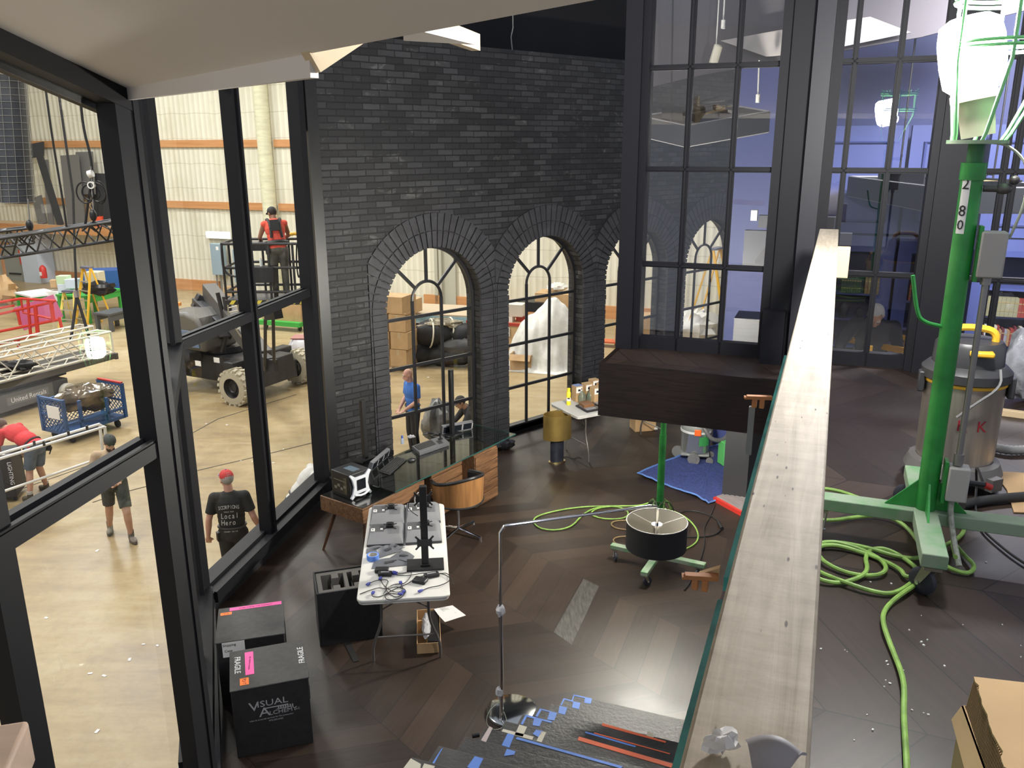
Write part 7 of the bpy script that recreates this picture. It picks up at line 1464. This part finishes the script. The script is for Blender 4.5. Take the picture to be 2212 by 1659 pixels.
    # face
    for s_ in (-1, 1):
        e = MB().ball(hp(s_*.031, .0825, .012), .0115*S, 10).build('eye', M('eye_white', (.6, .58, .55), .3), t); MB().ball(hp(s_*.031, .0905, .012), .0056*S, 8).build('iris', M('eye_dark', (.03, .02, .015), .2), e)
        MB().beam(hp(s_*.014, .094, .034), hp(s_*.05, .082, .034), .010*S, .008*S).build('eyebrow', hair or M('brow', (.08, .05, .03), .8), t)
    MB().ball(hp(0, .098, -.060), tuple(Vec((.022, .006, .0055))*S), 10, rot=HM).build('mouth', M('lips', (.32, .12, .10), .5), t)
    if hair and hairkind != 'bald':
        h = MB().ball(hp(0, -.02, .032), tuple(Vec((.083, .098, .098))*S), 20, rot=HM)
        keep = []
        hv = [v.copy() for v in h.v]; inv = HM.transposed()
        for v in h.v:
            q = inv @ (v-H)/S
            if hairkind == 'fringe' and q.z > .075: q.z = .04; q.x *= .7; q.y *= .7
            if q.y > .045 and q.z < .065: q.y = .02; q.x *= .85
            if q.z < -.045: q.z = -.045
            v.x, v.y, v.z = H+HM @ (q*S)
        h.build('hair', hair, t)
    if beard: remesh(MB().ball(hp(0, .045, -.078), tuple(Vec((.061, .057, .05))*S), 14, rot=HM).ball(hp(0, .078, -.1), .03*S, 10).ball(hp(0, .096, -.043), tuple(Vec((.03, .012, .009))*S), 10, rot=HM).build('beard', beard, t), .009, 2)
    if cap:
        cm, brim_m, back = cap; c = MB().ball(hp(0, -.01, .045), tuple(Vec((.086, .104, .088))*S), 22, rot=HM); inv = HM.transposed()
        for v in c.v:
            q = inv @ (v-H)/S; q.z = max(q.z, .036); v.x, v.y, v.z = H+HM @ (q*S)
        c.build('cap', cm, t); sg = -1 if back else 1
        MB().grid(lambda u, v: hp((u-.5)*.15*(1-.25*v*v), sg*(.078+.085*v*(1-.5*(2*u-1)**2)), .042+.012*(1-(2*u-1)**2)-.015*v), 10, 5, .005).build('cap_brim', brim_m, t)
        MB().ball(hp(0, -.01, .134), .008*S, 8).build('cap_button', brim_m, t)
    if shirt:
        b = MB(); torso(b, 1.10); b.ball(along(D['pel'], D['wai'], .05), (.172*S, .128*S, .12*S), 16, rot=TM)
        if not tank:
            for s_ in ('l', 'r'):
                k = min(1, sleeve); pts = [D['s'+s_], along(D['s'+s_], D['e'+s_], k)]; rs = [.071*S, .066*S]
                if sleeve > 1: pts += [along(D['e'+s_], D['w'+s_], sleeve-1)]; rs = [.071*S, .058*S, .045*S]
                for (a, c), (r0, r1) in zip(zip(pts, pts[1:]), zip(rs, rs[1:])): b.cyl(a, c, r0, r1, 16)
                b.ball(D['s'+s_], .071*S, 14)
                if sleeve > 1: b.ball(D['e'+s_], .058*S, 12)
        remesh(b.build('shirt', shirt, t), .011, 4)
    if pants:
        b = MB().ball(D['pel']-td*.03*S, (.176*S, .133*S, .12*S), 16, rot=TM)
        for s_ in ('l', 'r'):
            pts = [D['h'+s_], along(D['h'+s_], D['k'+s_], min(1, pant_f*2))]; rs = [.105*S, (.088 if pant_f <= .5 else .074)*S]
            if pant_f > .5: pts.append(along(D['k'+s_], D['a'+s_], (pant_f-.5)*2)); rs.append(.062*S)
            for (a, c), (r0, r1) in zip(zip(pts, pts[1:]), zip(rs, rs[1:])): b.cyl(a, c, r0, r1, 16)
            b.ball(D['h'+s_], .105*S, 14)
            if pant_f > .5: b.ball(D['k'+s_], .074*S, 12)
        remesh(b.build('trousers' if pant_f > .5 else 'shorts', pants, t), .011, 4)
        MB().tube([D['pel']+TM @ (Vec((.168*math.cos(a), .128*math.sin(a), .075))*S) for a in [2*math.pi*i/24 for i in range(24)]], .016*S, n=6, closed=True).build('belt', M('belt_black', (.02, .018, .016), .5), t)
    if shoes:
        for s_ in ('l', 'r'):
            a = D['a'+s_]; tv = D['t'+s_]; FM = Matrix((tv.cross(Vec((0, 0, 1))), tv, Vec((0, 0, 1)))).transposed(); b = MB(); g = Vec((0, 0, -.045*S))
            b.ball(a+tv*.09*S+g, tuple(Vec((.047, .092, .043))*S), 14, rot=FM).ball(a-tv*.015*S+g*.9, tuple(Vec((.042, .062, .05))*S), 12, rot=FM); limb(b, [a+g*.5, a+Vec((0, 0, .035*S))], [.045*S, .047*S])
            sh = remesh(b.build('shoe', shoes, t), .009, 2); MB().prism([a+tv*(.055+.125*math.cos(q))*S+FM.col[0]*.047*math.sin(q)*S+Vec((0, 0, -.085*S)) for q in [2*math.pi*i/18 for i in range(18)]], (0, 0, .022*S)).build('sole', M('shoe_sole', (.10, .09, .08), .7), sh)
            if socks: MB().cyl(a+Vec((0, 0, .03*S)), a+Vec((0, 0, .09*S)), .043*S, .045*S, 14).build('sock', socks, t)
    return t, D, TM
DEN = M('denim_grey', (.10, .13, .17), .8, var=.25, sc=8); DKS = M('shorts_charcoal', (.06, .062, .055), .8, var=.2, sc=8); BROWN = M('hair_brown', (.025, .015, .01), .7)
def face(p, q): return math.atan2(-(q[0]-p[0]), q[1]-p[1])      # rz so that local +y points from p to q
# tan shirt, walking towards the viewer
f1, f2 = pz(286, 1172, ZS), pz(240, 1152, ZS); c = (f1+f2)/2
rz = face(c, (-3.6, 7.5)); inv = Matrix.Rotation(-rz, 3, 'Z'); a1 = inv @ (f1-c); a2 = inv @ (f2-c)
lft = (a1, a2) if a1.x < a2.x else (a2, a1)
tt, D, TM = person('bearded man in a tan t-shirt and dark shorts walking behind the left window bay', c, rz, dict(pel=(0, 0, .93), wai=(0, .02, 1.08), che=(0, .03, 1.28), nek=(0, .05, 1.45), hea=(-.02, .12, 1.585), look=(-.12, 1, -.5),
    al=(lft[0].x, lft[0].y-.05, .10), kl=(lft[0].x*.7-.02, lft[0].y*.6+.10, .50), ar=(lft[1].x, lft[1].y-.05, .10), kr=(lft[1].x*.7+.02, lft[1].y*.6+.10, .50), tl=(-.25, 1, 0), tr=(.2, 1, 0),
    el=(-.27, .02, 1.15), wl=(-.075, .24, 1.02), er=(.27, .02, 1.14), wr=(.075, .25, 1.0), sl=(-.185, .03, 1.40), sr=(.185, .03, 1.40), hdl=(.6, .75, -.3), hdr=(-.6, .75, -.3)), SKIN, M('shirt_tan', (.46, .34, .22), .85, var=.1, sc=5), .75, DKS, .42, M('shoe_taupe', (.22, .19, .16), .7, var=.35, sc=14), BROWN, beard=M('beard_dark', (.03, .017, .011), .8), cap=(M('cap_grey', (.05, .05, .05), .8), M('cap_grey', ()), True), curl=.9, scale=1.0, socks=M('sock_dark', (.05, .04, .05), .9))
MB().box((0, .33, .97), (.05, .05, .09)).tube([(0, .3, .96), (.04, .24, .9), (.02, .2, .84)], .01, n=6).build('held_device', BLK, tt)
# red shirt, bent over the case
f1, f2 = pz(72, 1082, ZS), pz(98, 1062, ZS); c = (f1+f2)/2; rz = R(72); inv = Matrix.Rotation(-rz, 3, 'Z'); a1 = inv @ (f1-c); a2 = inv @ (f2-c); lft = (a1, a2) if a1.x < a2.x else (a2, a1)
tt, D, TM = person('man in a red polo shirt and grey shorts bending over the black wheeled case', c, rz, dict(pel=(0, -.10, .93), wai=(0, .06, 1.03), che=(0, .27, 1.12), nek=(0, .44, 1.20), hea=(0, .57, 1.22), look=(0, .75, -.85),
    sl=(-.18, .40, 1.17), sr=(.18, .40, 1.17), el=(-.23, .46, .92), wl=(-.20, .50, .70), er=(.24, .44, .92), wr=(.22, .42, .72), al=(lft[0].x-.04, lft[0].y, .10), ar=(lft[1].x+.04, lft[1].y, .10), kl=(-.11, -.0, .50), kr=(.11, .02, .50), hl=(-.09, -.09, .90), hr=(.09, -.09, .90)), SKIN, M('polo_red', (.58, .03, .035), .8, var=.12, sc=5), .8, DEN, .44, M('boot_olive', (.09, .075, .05), .8), M('hair_greybrown', (.12, .08, .06), .8), socks=M('sock_grey', (.5, .48, .45), .9))
MB().box((.17, -.16, .90), (.05, .12, .2), .2).tube([(.15, -.2, 1.0), (.19, -.24, .85), (.16, -.2, .74)], .012, n=6).build('tool_pouch', BLK, tt)
# black t-shirt seen from the back
c = Vec((-3.66, 10.05, ZS)); rz = face(c, (-4.4, 14))
tt, D, TM = person('man in a black printed t-shirt and red cap seen from behind at the window', c, rz, dict(hea=(-.02, .04, 1.64), nek=(0, .01, 1.48), look=(-.55, 1, .0), el=(-.27, -.04, 1.14), wl=(-.31, .02, .88), er=(.27, -.02, 1.14), wr=(.31, .12, .92)), SKIN3, M('tee_black', (.018, .02, .019), .85, var=.1, sc=6), .72, M('jeans_black', (.015, .015, .017), .8), 1.0, M('shoe_black', (.02, .02, .02), .6), M('hair_grey', (.35, .33, .3), .8), cap=(M('cap_red', (.50, .03, .03), .7), M('cap_blue_brim', (.05, .10, .42), .6), False), scale=1.02)
MB().ball(D['hea']+Vec((.04, -.085, .05)), (.03, .012, .016), 10).build('cap_strap', M('cap_blue_brim', ()), tt)
WP = M('shirt_print', (.62, .62, .58), .7)
def backtext(body, size, z, y, sx=1, sh=0, x=0, roll=0, arc=0):
    for i, ch in enumerate(body):
        n_ = len(body); xx = x+(i-(n_-1)/2)*size*.66*sx
        yy = y+.55*xx*xx*2.2
        ang = math.atan2(2*2.42*.5*xx, 1); mm = Matrix.Rotation(ang*1.0, 4, 'Z') @ Matrix(((1, 0, 0, 0), (0, 0, -1, 0), (0, 1, 0, 0), (0, 0, 0, 1)))
        mm.translation = Vec((xx, yy, z+roll*xx+arc*(1-(2*i/(n_-1)-1)**2 if n_ > 1 else 0)))
        if ch != ' ': text(ch, size, WP, tt, None, None, M=mm, sx=1.05*sx, shear=sh)
yb = -.163
backtext('SCORPIONS', .072, 1.345, yb+.018, .62, 0, 0, 0, .014); backtext('WORLD TOUR', .020, 1.295, yb+.016, .9); backtext('Local', .105, 1.235, yb+.014, .66, .1); backtext('Hero', .105, 1.145, yb+.012, .66, .1, -.02); backtext('CREW 2018', .024, 1.02, yb+.012, 1.2)
MB().box((-.165, -.06, .93), (.06, .07, .12), .4).build('belt_pouch', BLK, tt)
# white t-shirt, navy cap, bending behind the sill
c = Vec((-3.05, 11.05, ZS)); rz = face(c, (-1.6, 11.7))
person('man in a white t-shirt and navy cap leaning forward beyond the right window sill', c, rz, dict(pel=(0, -.05, .95), wai=(0, .03, 1.08), che=(0, .16, 1.24), nek=(0, .28, 1.38), hea=(0, .39, 1.47), look=(.1, .8, -.7), sl=(-.18, .24, 1.34), sr=(.18, .24, 1.34), el=(-.24, .32, 1.08), wl=(-.16, .48, .92), er=(.24, .32, 1.08), wr=(.16, .48, .92)), SKIN2, M('tee_white', (.62, .61, .58), .85), .7, DEN, 1.0, M('shoe_black', ()), M('hair_grey', ()), cap=(M('cap_navy', (.02, .035, .13), .7), M('cap_navy', ()), False))
# blue shirt, bald, behind the first arch
c = Vec((-1.90, 15.35, ZS)); rz = face(c, (-3.3, 14.4))
person('bald man in a blue short-sleeved shirt standing behind the first arched window', c, rz, dict(hea=(0, .08, 1.63), nek=(0, .03, 1.48), look=(.25, 1, -.3), el=(-.24, .02, 1.16), wl=(-.12, .22, 1.0), er=(.24, .02, 1.15), wr=(.12, .22, .96), che=(0, .02, 1.30), hdl=(.4, .6, -.5), hdr=(-.4, .6, -.5)), SKIN3, M('shirt_blue', (.05, .16, .50), .8, var=.12, sc=5), .8, M('jeans_black', ()), 1.0, M('shoe_black', ()), M('hair_white', (.5, .48, .45), .8), 'bald')
# crouching man in dark cap behind the first arch
c = Vec((-.62, 15.1, ZS)); rz = face(c, (-2.2, 14.6))
person('man in a dark cap crouching behind the first arched window beside the pier', c, rz, dict(pel=(0, -.12, .62), wai=(0, .0, .75), che=(0, .14, .93), nek=(0, .26, 1.07), hea=(0, .36, 1.18), look=(0, .9, -.5), sl=(-.18, .22, 1.03), sr=(.18, .22, 1.03), el=(-.24, .36, .82), wl=(-.12, .55, .70), er=(.24, .36, .82), wr=(.12, .55, .70), hl=(-.09, -.1, .60), hr=(.09, -.1, .60), kl=(-.14, .30, .52), kr=(.14, .30, .50), al=(-.12, .02, .09), ar=(.12, -.05, .09)), SKIN2, M('shirt_black', (.02, .02, .022), .8), 1.9, M('jeans_black', ()), 1.0, M('shoe_black', ()), BROWN, cap=(M('cap_dark', (.03, .028, .025), .8), M('cap_dark', ()), False))
# man in the lift basket
bo, bx_, by_ = BASKET; c = bo+Vec((0, 0, .0)); rz = face((0, 0), (by_.x-.28*bx_.x, by_.y-.28*bx_.y))
tt, D, TM = person('man in an orange-red tank top with black harness working in the lift basket', c, rz, dict(pel=(0, 0, .95), wai=(-.01, .02, 1.10), che=(-.03, .06, 1.30), nek=(-.04, .12, 1.45), hea=(-.06, .18, 1.58), look=(-.55, .9, -.45), sl=(-.22, .08, 1.39), sr=(.15, .10, 1.40), el=(-.32, .18, 1.14), wl=(-.30, .40, 1.02), er=(.22, .24, 1.16), wr=(.05, .42, 1.04)), SKIN2, M('tank_red', (.80, .10, .06), .8, var=.1, sc=5), 0, M('cargo_grey', (.09, .088, .078), .85, col2=(.16, .155, .13), sc=6), 1.0, M('boot_brown', (.05, .04, .03), .8), BROWN, cap=(M('cap_black', (.02, .02, .024), .7), M('cap_black', ()), False), tank=True)
b = MB()
for s_ in (-1, 1): b.tube([D['che']+TM @ Vec((s_*.13, .10, .14)), D['che']+TM @ Vec((s_*.12, -.02, .215)), D['che']+TM @ Vec((s_*.08, -.145, .06)), D['wai']+TM @ Vec((s_*.10, -.135, .02))], .026, n=6, smooth=2)
b.beam(D['che']+TM @ Vec((-.10, -.145, -.02)), D['che']+TM @ Vec((.10, -.145, -.02)), .03, .06).box(D['che']+TM @ Vec((0, -.15, .05)), (.16, .04, .2), TM); b.build('harness', M('harness_black', (.02, .022, .022), .6), tt)
MB().tube([D['wai']+TM @ Vec((.185*math.cos(a), .145*math.sin(a), -.06)) for a in [2*math.pi*i/24 for i in range(24)]], .042, n=6, closed=True).box(D['pel']+TM @ Vec((-.2, -.03, .0)), (.07, .16, .22), TM).build('tool_belt', M('harness_black', ()), tt)
# man in the library
c = SCAF; rz = face(c, (1.9, 4.0))
person('grey-haired man in a dark sweater holding the yellow rail in the library', c, rz, dict(pel=(0, 0, .95), wai=(0, .05, 1.08), che=(0, .14, 1.24), nek=(0, .25, 1.38), hea=(0, .35, 1.47), look=(.05, .7, -.85), sl=(-.19, .20, 1.34), sr=(.19, .20, 1.34), er=(.31, .24, 1.12), wr=(.36, .36, .93), el=(-.26, .22, 1.08), wl=(-.20, .38, .90), hdr=(.2, .6, -.5), hdl=(0, .6, -.6)), SKIN, M('sweater_navy', (.022, .026, .038), .9, var=.15, sc=7), 1.85, M('trousers_dark', (.04, .038, .032), .8), 1.0, M('shoe_black', ()), M('hair_silver', (.50, .47, .42), .7), scale=1.0)
